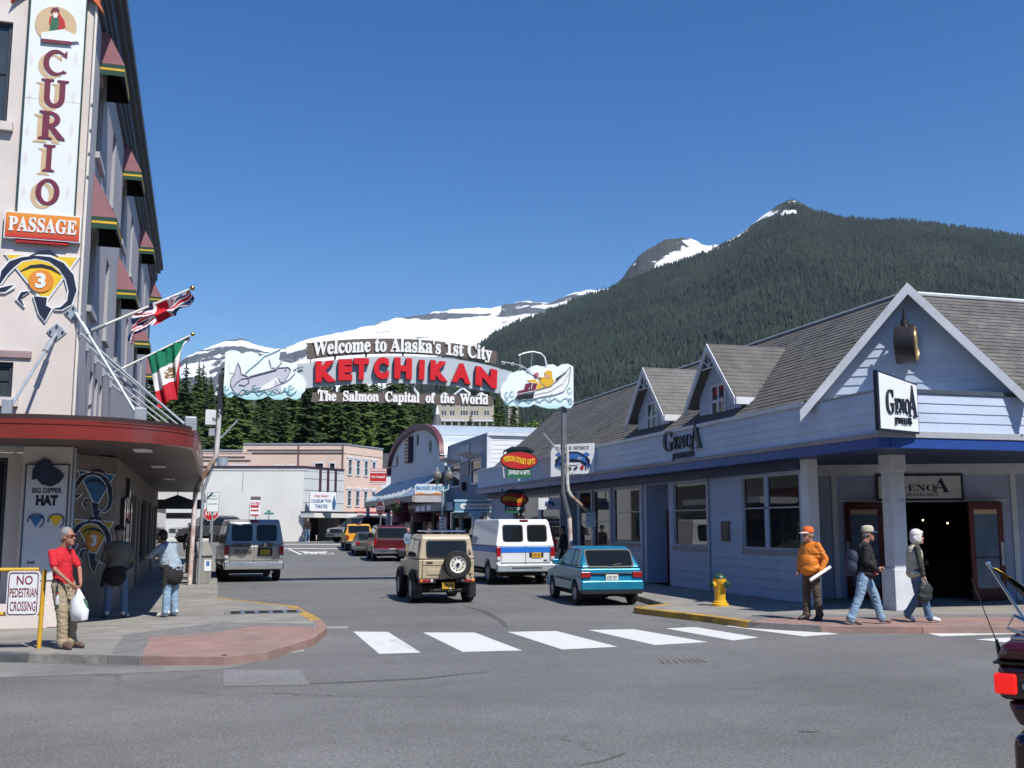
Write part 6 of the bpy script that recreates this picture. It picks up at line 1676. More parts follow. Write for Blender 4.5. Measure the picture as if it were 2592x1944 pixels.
for sx, u0, u1, v0, v1 in (('COLISEUM TWIN', 787, 838, 1264, 1272), ('THEATRE', 797, 829, 1277, 1286)):
	a, b = MQp(u0, v1), MQp(u1, v0); text(m5, sx, MQ, a[0], b[0], a[1], b[1], 0, .02, bold=.01)
wob('lettering', m5, BLS, mq)
m5 = MB(); a, b = MQp(796, 1258), MQp(832, 1251); text(m5, "Great Alaska's", MQ, a[0], b[0], a[1], b[1], 0, .02, shear=.3); wob('script_lettering', m5, SRED, mq)
a, b = MQp(842, 1290), MQp(849, 1256)
wob('crest', MB().prism([(a[0], a[1]), (b[0], a[1]), (b[0] + .05, (a[1] + b[1]) / 2), ((a[0] + b[0]) / 2, b[1] + .1), (a[0] - .05, (a[1] + b[1]) / 2)], MQ, 0, .02), BLS, mq)
hrs = thing('parking_lot_sign', 'red and white 24 HRS notice board before the pale theatre wall', 'sign', on_y(648, 1375, 79.5))
HF = fr_south((0, 79.5, 0)); HP = pxa(HF)
a, b = HP(633, 1306), HP(660, 1257)
wob('board', MB().fbox(HF, a[0], b[0], a[1], b[1], -.08, 0), WHS, hrs); wob('edge', MB().fbox(HF, a[0] - .08, a[0] - .005, a[1] - .1, b[1] - .5, -.3, 0), GTR, hrs)
wob('header', MB().fbox(HF, a[0], b[0], b[1] - .25, b[1], 0, .01), WDB, hrs)
for v0, v1 in ((1279, 1285), (1290, 1294), (1302, 1306)):
	p, q = HP(635, v1), HP(655, v0); wob('red_strip', MB().fbox(HF, p[0], q[0], p[1], q[1], 0, .012), SRED, hrs)
m5 = MB(); p, q = HP(635, 1278), HP(658, 1270); text(m5, '24 HRS', HF, p[0], q[0], p[1], q[1], 0, .012, bold=.02); wob('lettering', m5, SRED, hrs)
wob('leg', MB().cyl((a[0] + .4, 79.55, G0), (a[0] + .4, 79.55, a[1]), .05, n=6), GALV, hrs)
ss = thing('street_name_signs', 'two small green street name blades on one post before the theatre wall', 'street sign', on_y(678, 1372, 78.5))
SF = fr_south((0, 78.5, 0)); SPp = pxa(SF)
for u0, u1, v0, v1 in ((669, 693, 1297.5, 1302.5), (676, 685, 1291, 1297)):
	p, q = SPp(u0, v1), SPp(u1, v0); wob('blade', MB().fbox(SF, p[0], q[0], p[1], q[1], -.02, 0), SGTE, ss)
p = SPp(681, 1291); wob('post', MB().cyl((p[0], 78.53, G0), (p[0], 78.53, p[1]), .04, n=6), GALV, ss)
PK0 = Vector((10.55, 90.6, 0)); PKD = Vector((.63, .776, 0)).normalized()
PKM = lined('pink_clapboard', (0.70, 0.52, 0.42), .22)
pkb = thing('pink_building', 'salmon-pink clapboard building with stepped parapet behind the theatre', 'building', PK0 + Vector((0, 0, G0)))
PF = Fr(PK0, PKD, (0, 0, 1)); PF.n = Vector((PKD.y, -PKD.x, 0))
PS = Fr(PK0 + TL * 40, -TL, (0, 0, 1)); PS.n = TSd.n
pw = [(.55 + 1.35 * k, 1.35 + 1.35 * k, z0, z0 + 1.5) for k in range(4) for z0 in (3.5, 6.2)]
wob('facade', holed_wall(PF, 0, 6.6, G0 - .3, 8.85, pw, thick=.3, reveal=.12), PKM, pkb)
for h in pw:
	w = window(pkb, PF, *h, WTR, GLASSB, 1, 2, fw=.12, depth=-.05, proud=.12); wob('window_head', MB().fbox(PF, h[0] - .1, h[1] + .1, h[3], h[3] + .16, .004, .1), WTR, w)
sidew = [(u_, u_ + .75, 6.45, 7.1) for u_ in (24.5, 25.6, 30.2, 31.0, 34.0, 35.0)] + [(37.4, 38.3, 6.2, 7.3), (38.7, 39.3, 6.2, 7.3)]
wob('side_wall', holed_wall(PS, 0, 40, G0 - .3, 8.3, sidew, thick=.3, reveal=.1), PKM, pkb)
wob('side_parapet', MB().fbox(PS, 31.2, 40, 8.301, 8.85, -.3, 0), PKM, pkb)
for h in sidew: window(pkb, PS, *h, WTR, GLASSD, 1, 1, fw=.1, depth=-.06, proud=.1)
wob('coping', MB().fbox(PS, 0, 31.2, 8.301, 8.40, -.32, .08), GALV, pkb); wob('coping', MB().fbox(PS, 31.2, 40.08, 8.851, 8.95, -.32, .08), GALV, pkb); wob('coping', MB().fbox(PF, .09, 6.65, 8.852, 8.95, -.3, .08), GALV, pkb)
wob('roof', MB().prism([PK0.xy, (PK0 + PKD * 6.6).xy, (PK0 + PKD * 6.6 + TL * 40 + Vector((0, 4, 0))).xy, (PK0 + TL * 40).xy], fr_up((0, 0, 0)), 8.0, 8.1), GTR, pkb)
PIPE = mat('brown_pipe', (0.14, 0.09, 0.08), rough=.6)
for z, a0, a1 in ((7.75, 0, 31.4), (7.45, 0, 31.9), (8.35, 31.6, 40), (8.1, 32, 40)): wob('wall_pipe', MB().fbox(PS, a0, a1, z, z + .07, .004, .08), PIPE, pkb)
for a in (36.0, 39.85): wob('downpipe', MB().fbox(PS, a, a + .1, 6.6, 8.8, .004, .09), PIPE, pkb)
wh = thing('white_house', 'white clapboard house with a red canopy band at the bend of the street', 'building', (15.2, 92, G0))
wf = Fr((14.25, 95.8, 0), PKD, (0, 0, 1)); wf.n = Vector((PKD.y, -PKD.x, 0))
wwn = [(.8 + 1.2 * k, 1.35 + 1.2 * k, 3.6, 4.7) for k in range(5)] + [(.8 + 1.2 * k, 1.35 + 1.2 * k, .8, 2.4) for k in range(5)]
wob('wall', holed_wall(wf, 0, 9, G0 - .3, 6.4, wwn, thick=.3, reveal=.1), lined('white_clapboard_far', (0.70, 0.70, 0.70), .24), wh)
for h in wwn: window(wh, wf, *h, WTR, GLASSD, 1, 1, fw=.08, depth=-.06)
wob('canopy', MB().fbox(wf, -4.5, 9, 2.75, 2.95, .01, 1.3), WTR, wh); wob('canopy_edge', MB().fbox(wf, -4.5, 9, 2.955, 3.08, .02, 1.35), SRED, wh)
dk = thing('hip_roof_house', 'dark slate hipped roof rising behind the round-roofed hall', 'building', (19, 112, G0))
c0 = at_depth(975, 1200, 118); hw = 5.5
wob('wall', MB().box(c0.x - hw, c0.x + hw + 8, c0.y, c0.y + 9, G0, 7.6), THF, dk)
wob('roof', MB().add([(c0.x - hw - .5, c0.y - .5, 7.6), (c0.x + hw + 8.5, c0.y - .5, 7.6), (c0.x + hw + 8.5, c0.y + 9.5, 7.6), (c0.x - hw - .5, c0.y + 9.5, 7.6), (c0.x - hw + 2, c0.y + 4, 10.2), (c0.x + hw + 6, c0.y + 4, 10.2)], [(0, 1, 5, 4), (1, 2, 5), (2, 3, 4, 5), (3, 0, 4)]), mat('slate_roof', (0.045, 0.048, 0.052), rough=.7, var=.15), dk)
wob('dormer', MB().box(c0.x - 2.6, c0.x - .4, c0.y - .4, c0.y + 3, 7.7, 9.0), WTR, dk)
# ------------------------------------------------------------------ grey shop and round-roofed hall on the right side
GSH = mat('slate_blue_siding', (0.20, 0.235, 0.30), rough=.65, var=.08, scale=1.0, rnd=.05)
gsb = thing('grey_blue_shop', 'slate blue clapboard two-storey shop with sunlit white side wall', 'building', (13, 50.1, 0))
GW = fr_west((13.0, 0, 0)); GSo = fr_south((0, 50.3, 0))
gwin = [(-53.75, -51.35, 4.0, 5.35), (-58.6, -56.2, 4.0, 5.35)]
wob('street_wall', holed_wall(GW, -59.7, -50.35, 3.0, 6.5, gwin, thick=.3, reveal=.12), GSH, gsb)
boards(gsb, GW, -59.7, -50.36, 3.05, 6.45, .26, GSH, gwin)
for h in gwin:
	w = window(gsb, GW, *h, WTR, GLASSB, 1, 2, fw=.1, depth=-.05, proud=.09, splits=(0, .62, 1))
	wob('window_hood', MB().add([GW.p(h[0] - .1, h[3] + .02, .01), GW.p(h[1] + .1, h[3] + .02, .01), GW.p(h[1] + .1, h[3] + .28, .75), GW.p(h[0] - .1, h[3] + .28, .75)], [(0, 1, 2, 3)]), WTR, w)
	wob('blind', MB().fbox(GW, h[0] + .12, h[1] - .12, h[2] + .9, h[3] - .1, -.045, -.035), TAN, w)
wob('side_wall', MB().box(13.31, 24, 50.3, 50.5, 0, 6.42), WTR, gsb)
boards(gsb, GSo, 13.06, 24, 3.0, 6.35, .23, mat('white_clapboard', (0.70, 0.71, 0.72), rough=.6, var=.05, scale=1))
wob('corner_board', MB().box(12.96, 13.055, 50.20, 50.34, 0.12, 6.5), WTR, gsb)
wob('corner_board', MB().box(13.056, 13.2, 50.24, 50.30, 0.12, 6.36), WTR, gsb)
wob('eave_trim', MB().box(12.97, 24, 50.16, 50.31, 6.36, 6.52), WTR, gsb)
wob('roof', MB().box(13.1, 24, 50.35, 59.7, 6.44, 6.55), GTR, gsb)
wob('upper_sign', MB().fbox(GW, -55.9, -54.0, 5.3, 6.2, .03, .07), mat('pale_painted_sign', (0.42, 0.46, 0.5), rough=.6, var=.25, scale=2), gsb)
wob('upper_sign', MB().fbox(GW, -55.9, -54.0, 4.55, 5.25, .03, .07), mat('faded_brown_sign', (0.26, 0.22, 0.21), rough=.6, var=.35, scale=5), gsb)
wob('lamp_box', MB().fbox(GW, -55.3, -54.8, 3.75, 4.2, .03, .25), BLACK, gsb)
AAB = mat('teal_blue_paint', (0.10, 0.24, 0.36), rough=.5, var=.06)
AAL = mat('light_blue_paint', (0.36, 0.56, 0.68), rough=.5, var=.05)
wob('canopy', MB().box(11.05, 13.0, 50.62, 59.6, 2.62, 3.02), mat('navy_canopy_edge', (0.04, 0.075, 0.14), rough=.5), gsb)
AAF = fr_between((on_y(1151, 1275, 50.5).x, 50.5, 0), (on_y(1278, 1275, 49.9).x, 49.9, 0)); AAF.n = Vector((AAF.u.y, -AAF.u.x, 0))
wob('canopy_end', MB().fbox(AAF, 0, 2.62, 2.60, 3.05, -.05, 0), AAB, gsb); wob('canopy_end_cap', MB().fbox(AAF, -.03, 2.64, 3.05, 3.16, -.06, .03), AAL, gsb); wob('canopy_end_foot', MB().fbox(AAF, -.03, 2.64, 2.52, 2.60, -.06, .02), AAL, gsb)
aas = thing('alaskan_art_sign', 'white rounded board reading ALASKAN ART on the blue canopy', 'sign', AAF.p(1.0, 2.68, .03))
rr = circle(.40, 2.82, .13, .14, 10, 90, 270) + circle(1.72, 2.82, .13, .14, 10, -90, 90)
wob('board', MB().prism(rr, AAF, .004, .03), WHS, aas); m5 = MB(); text(m5, 'ALASKAN ART', AAF, .42, 1.70, 2.755, 2.885, .03, .036, bold=.01); wob('lettering', m5, DKWIN, aas)
for k, y in enumerate((55.2, 56.9, 58.4)): wob('canopy_plaque', MB().box(11.02, 11.048, y - .55, y + .55, 2.68, 2.94), WHS, gsb)
wob('shop_wall', holed_wall(fr_west((13.25, 0, 0)), -59.7, -50.3, 0, 2.62, [(-52.6, -50.9, .7, 2.4), (-54.2, -53.1, .14, 2.4), (-57.0, -54.7, .7, 2.4), (-59.2, -57.6, .7, 2.4)], thick=.2, reveal=.12), AAB, gsb)
for h in ((-52.6, -50.9, .7, 2.4), (-57.0, -54.7, .7, 2.4), (-59.2, -57.6, .7, 2.4), (-54.2, -53.1, .14, 2.4)): window(gsb, fr_west((13.25, 0, 0)), *h, AAL, GLASSD, 1, 1, fw=.1, depth=-.1)
wob('canopy_post', MB().box(12.2, 12.5, 49.98, 50.28, SW, 2.6), AAL, gsb); wob('post_head', MB().box(12.08, 12.62, 49.88, 50.38, 2.35, 2.5), AAL, gsb)
hall = thing('round_roof_hall', 'barrel-roofed pale hall with dark red arched edge and striped hanging sign', 'building', (13, 70.5, .4))
HLW = mat('hall_wall', (0.50, 0.54, 0.59), rough=.7, var=.06, scale=.8)
HW = fr_west((13.0, 0, 0))
ym, hw_, zs, zt = 70.4, 9.9, 5.95, 8.5
arcp = [(-ym + hw_ * math.cos(R(t)) * 1.0, zs + (zt - zs) * math.sin(R(t)) ** .9) for t in range(0, 181, 9)]
wob('facade', MB().prism([(-ym - hw_, 3.0), (-ym + hw_, 3.0)] + arcp, HW, -.3, 0), HLW, hall)
rm = MB(); vs = []
for a, b in arcp: vs += [tuple(HW.p(a, b + .1, .25)), tuple(HW.p(a, b + .1, -16))]
rm.add(vs, [(2 * i, 2 * i + 2, 2 * i + 3, 2 * i + 1) for i in range(len(arcp) - 1)])
wob('barrel_roof', rm, mat('metal_roof', (0.50, 0.57, 0.62), rough=.4, var=.1, scale=.8, metal=.2), hall, smooth=60)
for k in range(3, 18, 3): wob('roof_seam', MB().tube([HW.p(arcp[k][0], arcp[k][1] + .12, .1), HW.p(arcp[k][0], arcp[k][1] + .12, -15)], .03, 4), GALV, hall)
rim = MB(); vs = []
for a, b in arcp: vs += [tuple(HW.p(a, b + .16, .3)), tuple(HW.p(a, b - .22, .3)), tuple(HW.p(a, b - .22, .0)), tuple(HW.p(a, b + .16, .0))]
rim.add(vs, [(4 * i + k, 4 * i + 4 + k, 4 * i + 4 + (k + 1) % 4, 4 * i + (k + 1) % 4) for i in range(len(arcp) - 1) for k in range(4)])
wob('arch_edge', rim, mat('dark_red_edge', (0.13, 0.035, 0.045), rough=.5, var=.2), hall, smooth=40)
for y, z in ((77.3, 6.7), (69.1, 7.6), (64.8, 6.85)): wob('porthole', MB().prism(circle(-y, z, .42, .42, 18), HW, .004, .03), DKWIN, hall)
fsg = wob('striped_sign', MB().fbox(HW, -72.3, -70.8, 6.2, 8.0, .04, .35), MARB, hall)
for k in range(7): wob('sign_stripe', MB().fbox(HW, -72.25, -70.85, 6.35 + k * .24, 6.44 + k * .24, .351, .36), TAN, fsg)
lt_ = MB().add([HW.p(-80.2, 5.05, .02), HW.p(-60.0, 5.05, .02), HW.p(-60.0, 3.62, 2.0), HW.p(-80.2, 3.62, 2.0)], [(0, 1, 2, 3)])
wob('lean_to_roof', lt_, mat('blue_grey_lean_to', (0.25, 0.31, 0.39), rough=.5, var=.08), hall)
for k in range(11): wob('lean_to_bar', MB().cyl(HW.p(-79.5 + 1.55 * k, 5.0, .1), HW.p(-80.2 + 1.55 * k, 3.72, 1.95), .045, n=5), WHS, hall)
wob('lean_to_edge', MB().fbox(HW, -80.3, -60.0, 3.25, 3.62, .4, 2.02), mat('grey_brown_fascia', (0.30, 0.27, 0.245), rough=.7, var=.1), hall)
wob('shop_wall', holed_wall(fr_west((13.1, 0, 0)), -80, -60, 0, 3.25, [(-64, -61, .7, 2.6), (-66.5, -64.6, .3, 2.6), (-71, -67.5, .7, 2.6), (-75, -72, .3, 2.6), (-79, -76, .7, 2.6)], thick=.2, reveal=.15), mat('maroon_shopfront', (0.07, 0.028, 0.032), rough=.6), hall)
for h, m_ in (((-64, -61, .7, 2.6), GLASSD), ((-66.5, -64.6, .3, 2.6), THW), ((-71, -67.5, .7, 2.6), GLASSD), ((-75, -72, .3, 2.6), THW), ((-79, -76, .7, 2.6), GLASSD)): window(hall, fr_west((13.1, 0, 0)), *h, MARB, m_, 1, 1, fw=.12, depth=-.12)
for y in (66.0, 73.5): wob('dome_awning', MB().lathe([(.95, 0), (.9, .35), (.7, .65), (.4, .82), (0, .9)], Fr((12.95, y, 2.1), (1, 0, 0), (0, 1, 0), (0, 0, 1)), 14), MAR, hall, smooth=60)
for y in (80.0, 70.0): wob('lean_to_post', MB().box(11.1, 11.35, y - .1, y + .1, .1, 3.25), HLW, hall)
sal = thing('smoked_salmon_sign', 'white board reading SMOKED SALMON over an orange fish scene', 'sign', on_y(1084, 1272, 57.4))
SAf = fr_between((on_y(1051, 1250, 56.2).x, 56.2, 0), (on_y(1119, 1250, 55.6).x, 55.6, 0)); SAf.n = Vector((SAf.u.y, -SAf.u.x, 0)); SAp = pxa(SAf)
wob('board', MB().prism([SAp(1050, 1253), SAp(1050, 1230), SAp(1054, 1225), SAp(1119, 1225), SAp(1119, 1253)], SAf, -.06, 0), WHS, sal)
wob('lattice', MB().prism([SAp(1050, 1271), SAp(1050, 1254), SAp(1119, 1254), SAp(1119, 1271)], SAf, -.06, -.01), mat('pale_lattice', (0.52, 0.51, 0.50), rough=.7, var=.2, scale=6), sal)
wob('orange_ground', MB().prism([SAp(1052, 1252), SAp(1052, 1249), SAp(1066, 1247), SAp(1085, 1244), SAp(1104, 1247), SAp(1118, 1249), SAp(1118, 1252)], SAf, 0, .012), SORA, sal)
wob('fish_plate', MB().prism([SAp(1085 + 17 * math.cos(t), 1247 + 3.2 * math.sin(t)) for t in [k * .45 for k in range(14)]], SAf, .012, .02), WHS, sal)
m5 = MB(); a, b = SAp(1053, 1240), SAp(1118, 1230); text(m5, 'SMOKED SALMON', SAf, a[0], b[0] + .25, a[1], b[1], 0, .012, bold=.02); wob('lettering', m5, mat('sky_blue_letter', (0.05, 0.3, 0.6), rough=.5), sal)
for nm, lab, u0, u1, v0, v1, Y, m_ in (('striped_shop_sign', 'red and white striped projecting sign lettered in white script', 937, 978, 1186, 1226, 73.0, SRED), ('striped_shop_sign', 'dark red striped shop sign hanging in shade under the canopy', 997, 1034, 1267, 1298, 63.5, MAR)):
	f = fr_south((0, Y, 0)); P_ = pxa(f); a, b = P_(u0, v1), P_(u1, v0)
	t = thing(nm, lab, 'sign', (a[0], Y, a[1]))
	wob('board', MB().fbox(f, a[0], b[0], a[1], b[1], -.08, 0), m_, t)
	hh = (b[1] - a[1])
	for k in (.06, .16, .74, .85, .95): wob('stripe', MB().fbox(f, a[0], b[0], a[1] + hh * k - hh * .025, a[1] + hh * k + hh * .025, .001, .01), WHS if m_ is SRED else mat('dull_pink', (.2, .08, .09), rough=.6), t)
	m5 = MB(); text(m5, 'Eric Campbell', f, a[0] + .1, b[0] - .1, a[1] + hh * .36, a[1] + hh * .56, .001, .012, shear=.2, bold=.02); wob('lettering', m5, WHS if m_ is SRED else mat('dull_pink', (0, 0, 0)), t)
	wob('bracket', MB().cyl((b[0] - .1, Y + .02, b[1]), (b[0] + .8, Y + .02, b[1] + .2), .03, n=5), BLACK, t)
hb = thing('hanging_basket', 'dark green hanging plant basket under the right canopy', 'plant', (12.0, 61.5, 2.2))
hbp = on_y(1002, 1286, 62.5); rn = random.Random(4); m5 = MB()
for _ in range(160):
	d = Vector((rn.gauss(0, 1), rn.gauss(0, 1), rn.gauss(0, .8))).normalized() * rn.uniform(.2, .38); u_ = d.orthogonal().normalized() * .07; v_ = d.cross(u_).normalized() * .07
	m5.add([hbp + d - u_, hbp + d + v_, hbp + d + u_, hbp + d - v_], [(0, 1, 2, 3)])
wob('foliage', m5, SPRUCE, hb); wob('chain', MB().cyl(hbp, hbp + Vector((0, 0, .7)), .01, n=4), BLACK, hb)
lp = thing('twin_globe_lamp', 'pale green street lamp with two clear globes on the right pavement', 'street lamp', (11.0, 51.5, SW))
LPG = mat('lamp_post_green', (0.36, 0.47, 0.46), rough=.45, var=.08)
wob('post', MB().lathe([(.14, 0), (.14, .3), (.10, .4), (.085, 1.0), (.065, 3.45), (.09, 3.5), (.05, 3.6), (.05, 3.75)], fr_up((11.0, 51.5, SW)), 12), LPG, lp, smooth=40)
wob('crossarm', MB().tube([(10.70, 51.5, 4.0), (10.72, 51.5, 3.7), (11.0, 51.5, 3.55), (11.28, 51.5, 3.7), (11.30, 51.5, 4.0)], .05, 8), LPG, lp, smooth=50)
for x in (10.70, 11.30):
	gl_ = wob('globe', MB().lathe([(.10, 0), (.22, .14), (.24, .28), (.18, .44), (.08, .52), (.06, .56)], fr_up((x, 51.5, 4.12)), 16), glass('globe_glass', tint=(.22, .20, .18), rough=.12, see=.35), lp, smooth=60)
	wob('collar', MB().cyl((x, 51.5, 3.98), (x, 51.5, 4.12), .09, .11, n=12), mat('lamp_dark_green', (.03, .08, .07), rough=.4), lp, smooth=40)
	wob('finial', MB().cyl((x, 51.5, 4.66), (x, 51.5, 4.84), .05, .015, n=8), LPG, lp)
small_sign('no_parking_sign', 'small red and white parking notice on the twin-globe lamp post', 'sign', 10.99, 51.38, 1.95, .38, .72, 1.6, WHS, post=False, edge=SRED, lines=[('NO', -.1, .1, .18, .28, SRED, .03), ('PARK', -.13, .13, .04, .12, SRED, .03), ('ANY', -.1, .1, -.14, -.06, SRED, .03), ('TIME', -.12, .12, -.28, -.2, SRED, .03)])
# ------------------------------------------------------------------ low shop beyond the curio building
ls = thing('low_shop', 'low shop with white-edged canopy beyond the curio building', 'building', (-3, 47.5, 0))
wob('wall', MB().box(-14, -3.1, 47.4, 71, 0, 4.4), mat('brown_shingle_wall', (0.16, 0.14, 0.12), rough=.8, var=.2), ls)
wob('canopy', MB().box(-3.1, -.55, 47.6, 56.5, 3.12, 3.22), WTR, ls); wob('canopy_edge', MB().box(-.58, -.50, 47.5, 56.6, 3.05, 3.36), WTR, ls); wob('canopy_front', MB().box(-3.1, -.581, 47.5, 47.58, 3.0, 3.36), WTR, ls)
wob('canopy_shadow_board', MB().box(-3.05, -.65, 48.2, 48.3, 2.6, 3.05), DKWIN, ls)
wob('window', MB().box(-3.12, -3.05, 49, 70, .7, 2.6), GLASSD, ls)
wob('post', MB().box(-2.9, -2.65, 49.0, 49.25, SW, 3.1), mat('grey_mauve_post', (.2, .19, .24), rough=.7), ls)
dsg = thing('diamond_sign', 'black diamond-shaped hanging sign under the left canopy end', 'sign', (-2, 45, 2.9)); f = fr_south((0, 45.0, 0)); P_ = pxa(f)
wob('board', MB().prism([P_(411, 1266), P_(450, 1252), P_(487, 1266), P_(450, 1281)], f, -.06, 0), mat('dark_slate_sign', (.025, .035, .04), rough=.5), dsg); p = P_(450, 1253); wob('hanger', MB().cyl((p[0], 45.03, p[1]), (p[0], 45.03, 3.32), .02, n=5), BLACK, dsg)
bsg = thing('shaded_name_board', 'long grey name board hanging in shade under the far left canopy', 'sign', (-2, 47, 2.6)); f = fr_south((0, 48.15, 0)); P_ = pxa(f); a, b = P_(420, 1313), P_(487, 1298)
wob('board', MB().fbox(f, a[0], b[0], a[1], b[1], -.05, 0), mat('shaded_board', (.16, .15, .14), rough=.7, var=.2), bsg)
m5 = MB(); text(m5, 'Kettle Corner', f, a[0] + .3, b[0] - .3, a[1] + .08, b[1] - .08, 0, .006, shear=.2); wob('lettering', m5, DKWIN, bsg)
bp_ = thing('barber_pole', 'red and white striped pole under the far left canopy', 'barber pole', (-1, 52, 3.3)); p, q = on_y(487, 1282, 52), on_y(487, 1252, 52)
for k in range(6): wob('stripe_band', MB().cyl(p.lerp(q, k / 6), p.lerp(q, (k + 1) / 6), .10, n=10), SRED if k % 2 else WHS, bp_, smooth=50)
# ------------------------------------------------------------------ hotel on the hill with its conical tower
hc = at_depth(1165, 1110, 214)
ho = thing('hillside_hotel', 'beige hotel with window rows and gables among the trees on the hill', 'building', (hc.x, hc.y, hill_z(hc.x, hc.y)))
hu = Vector((math.cos(az_of(1165)), -math.sin(az_of(1165)), 0))
HOF = Fr((hc.x, hc.y, 0), hu, (0, 0, 1)); HOF.n = Vector((HOF.u.y, -HOF.u.x, 0)); HOp = pxa(HOF)
HBE = mat('hotel_beige', (0.42, 0.38, 0.31), rough=.8, var=.06)
a, b = HOp(1108, 1084), HOp(1250, 1012)
hwn = []
for v0, v1 in ((1021, 1030), (1040, 1052)):
	for u0 in (1117, 1123.5, 1138, 1144.5, 1165, 1171.5, 1178, 1192, 1198.5, 1205, 1225, 1232):
		p, q = HOp(u0, v1), HOp(u0 + 5.5, v0); hwn.append((p[0], q[0], p[1], q[1]))
wob('wall', holed_wall(HOF, a[0], b[0], a[1], b[1], hwn, thick=8, reveal=.2), HBE, ho)
for h in hwn: window(ho, HOF, *h, WTR, GLASSB, 1, 1, fw=.06, depth=-.15)
p = HOp(1108, 1068); wob('balcony', MB().fbox(HOF, a[0], b[0], p[1], p[1] + .35, .02, 1.4), WTR, ho)
for k in range(9): x = a[0] + (b[0] - a[0]) * k / 8; wob('stilt', MB().fbox(HOF, x - .15, x + .15, a[1] - 4.5, p[1], 1.0, 1.3), HBE, ho)
for k in range(0, 8, 2):
	x0, x1 = a[0] + (b[0] - a[0]) * k / 8, a[0] + (b[0] - a[0]) * (k + 1) / 8
	wob('stilt_brace', MB().cyl(HOF.p(x0, a[1] - 3.5, 1.15), HOF.p(x1, a[1] - .6, 1.15), .14, n=5), WTR, ho)
wob('undercroft', MB().fbox(HOF, a[0], b[0], a[1] - 8, a[1] - .01, -8, -.5), DKI, ho)
for u0, u1, va, ve in ((1030, 1056, 978, 996), (1150, 1192, 984, 1000), (1100, 1150, 996, 1014), (1195, 1240, 996, 1014)):
	p, q, r_ = HOp(u0, ve), HOp(u1, ve), HOp((u0 + u1) / 2, va)
	wob('gable', MB().prism([p, q, r_], HOF, -6, .1), HBE, ho)
	for e0, e1 in ((p, r_), (r_, q)): wob('gable_edge', MB().cyl(HOF.p(*e0, .4), HOF.p(*e1, .4), .3, n=5), WTR, ho)
wob('roof', MB().fbox(HOF, a[0] - .5, b[0] + .5, b[1], b[1] + .5, -8.5, .6), mat('slate_roof', (0, 0, 0)), ho)
p, q = HOp(1287, 1060), HOp(1312, 1028); wob('wing', MB().fbox(HOF, p[0], q[0], p[1] - 6, q[1], -6, 0), HBE, ho); window(ho, HOF.off(0, 0, .05), p[0] + .6, p[0] + 1.5, p[1] + .4, q[1] - .5, WTR, GLASSB, 2, 3, fw=.1, depth=0)
tw = at_depth(1106, 1112, 122)
tt = thing('conical_tower', 'dark grey conical roof with white tip rising behind the round-roofed hall', 'tower', (tw.x, tw.y, hill_z(tw.x, tw.y)))
wob('shaft', MB().cyl((tw.x, tw.y, 0), (tw.x, tw.y, tw.z - .3), 1.0, n=12), HLW, tt)
zt2 = at_depth(1106, 1024, 122).z
wob('cone', MB().lathe([(1.05, -.3), (1.0, 0), (.42, (zt2 - tw.z) * .62), (.24, (zt2 - tw.z) * .72)], fr_up((tw.x, tw.y, tw.z)), 12), mat('slate_cone', (.10, .10, .105), rough=.7, var=.15), tt, smooth=40)
wob('tip', MB().lathe([(.25, (zt2 - tw.z) * .72), (.10, (zt2 - tw.z) * .92), (0, zt2 - tw.z)], fr_up((tw.x, tw.y, tw.z)), 12), WHS, tt, smooth=40)
# ------------------------------------------------------------------ block added behind the viewer to hold back low sky light; shows only in reflections
wt = thing('added_sky_blocker', 'long grey block added out of view behind the viewer to hold back sky light', 'building', (0, -17, 0))
WTM = mat('blocker_wall', (0.16, 0.165, 0.17), rough=.8, var=.15, scale=.4)
wob('wall', MB().box(-75, 75, -30, -16, 0, 11.5), WTM, wt)
for k in range(24): wob('window', MB().box(-70 + k * 6, -66.5 + k * 6, -15.99, -15.9, 2.0, 4.6), GLASSD, wt)
wob('roof', MB().add([(-76, -31, 11.5), (76, -31, 11.5), (76, -15, 11.5), (-76, -15, 11.5), (-76, -23, 14), (76, -23, 14)], [(0, 1, 5, 4), (3, 4, 5, 2), (0, 4, 3), (1, 2, 5)]), mat('slate_roof', (0, 0, 0)), wt)
# ------------------------------------------------------------------ vehicles (local: x right, y forward from the rear bumper, z up)
RUB = mat('tyre_rubber', (0.018, 0.018, 0.019), rough=.85, var=.2, scale=10)
RIMS = mat('steel_rim', (0.42, 0.42, 0.43), rough=.35, metal=.8)
RIMW = mat('white_rim', (0.70, 0.68, 0.60), rough=.45)
CHR = mat('chrome', (0.78, 0.78, 0.80), rough=.09, metal=1.0, var=.02)
TRB = mat('black_plastic', (0.016, 0.016, 0.018), rough=.5, var=.1)
UND = mat('underbody', (0.008, 0.008, 0.008), rough=.9)
TLR = mat('tail_light_red', (0.30, 0.006, 0.010), rough=.12, coat=.5, var=.1)
TLO = mat('lamp_amber', (0.62, 0.16, 0.01), rough=.15, coat=.5)
TLW = mat('lamp_clear', (0.55, 0.56, 0.56), rough=.12, coat=.5)
PLY = mat('plate_yellow', (0.62, 0.36, 0.02), rough=.4, var=.15, scale=20)
CGL = glass('car_glass', tint=(0.010, 0.013, 0.014), rough=.03, spec=.32)
def paint(name, c, rough=.28, metal=0.0, var=.06, coat=.6, hue=None):
	return mat(name, c, rough=rough, metal=metal, var=var, scale=2.0, coat=coat, hue=hue)
def rrect(x0, x1, z0, z1, r=.06, n=4, skew=0.0):
	pts = []
	for cx_, cz_, a in ((x1 - r, z1 - r, 0), (x0 + r, z1 - r, 90), (x0 + r, z0 + r, 180), (x1 - r, z0 + r, 270)):
		pts += [(cx_ + r * math.cos(R(a + 90 * k / n)), cz_ + r * math.sin(R(a + 90 * k / n))) for k in range(n + 1)]
	return [(x + skew * (z - z0), z) for x, z in pts]
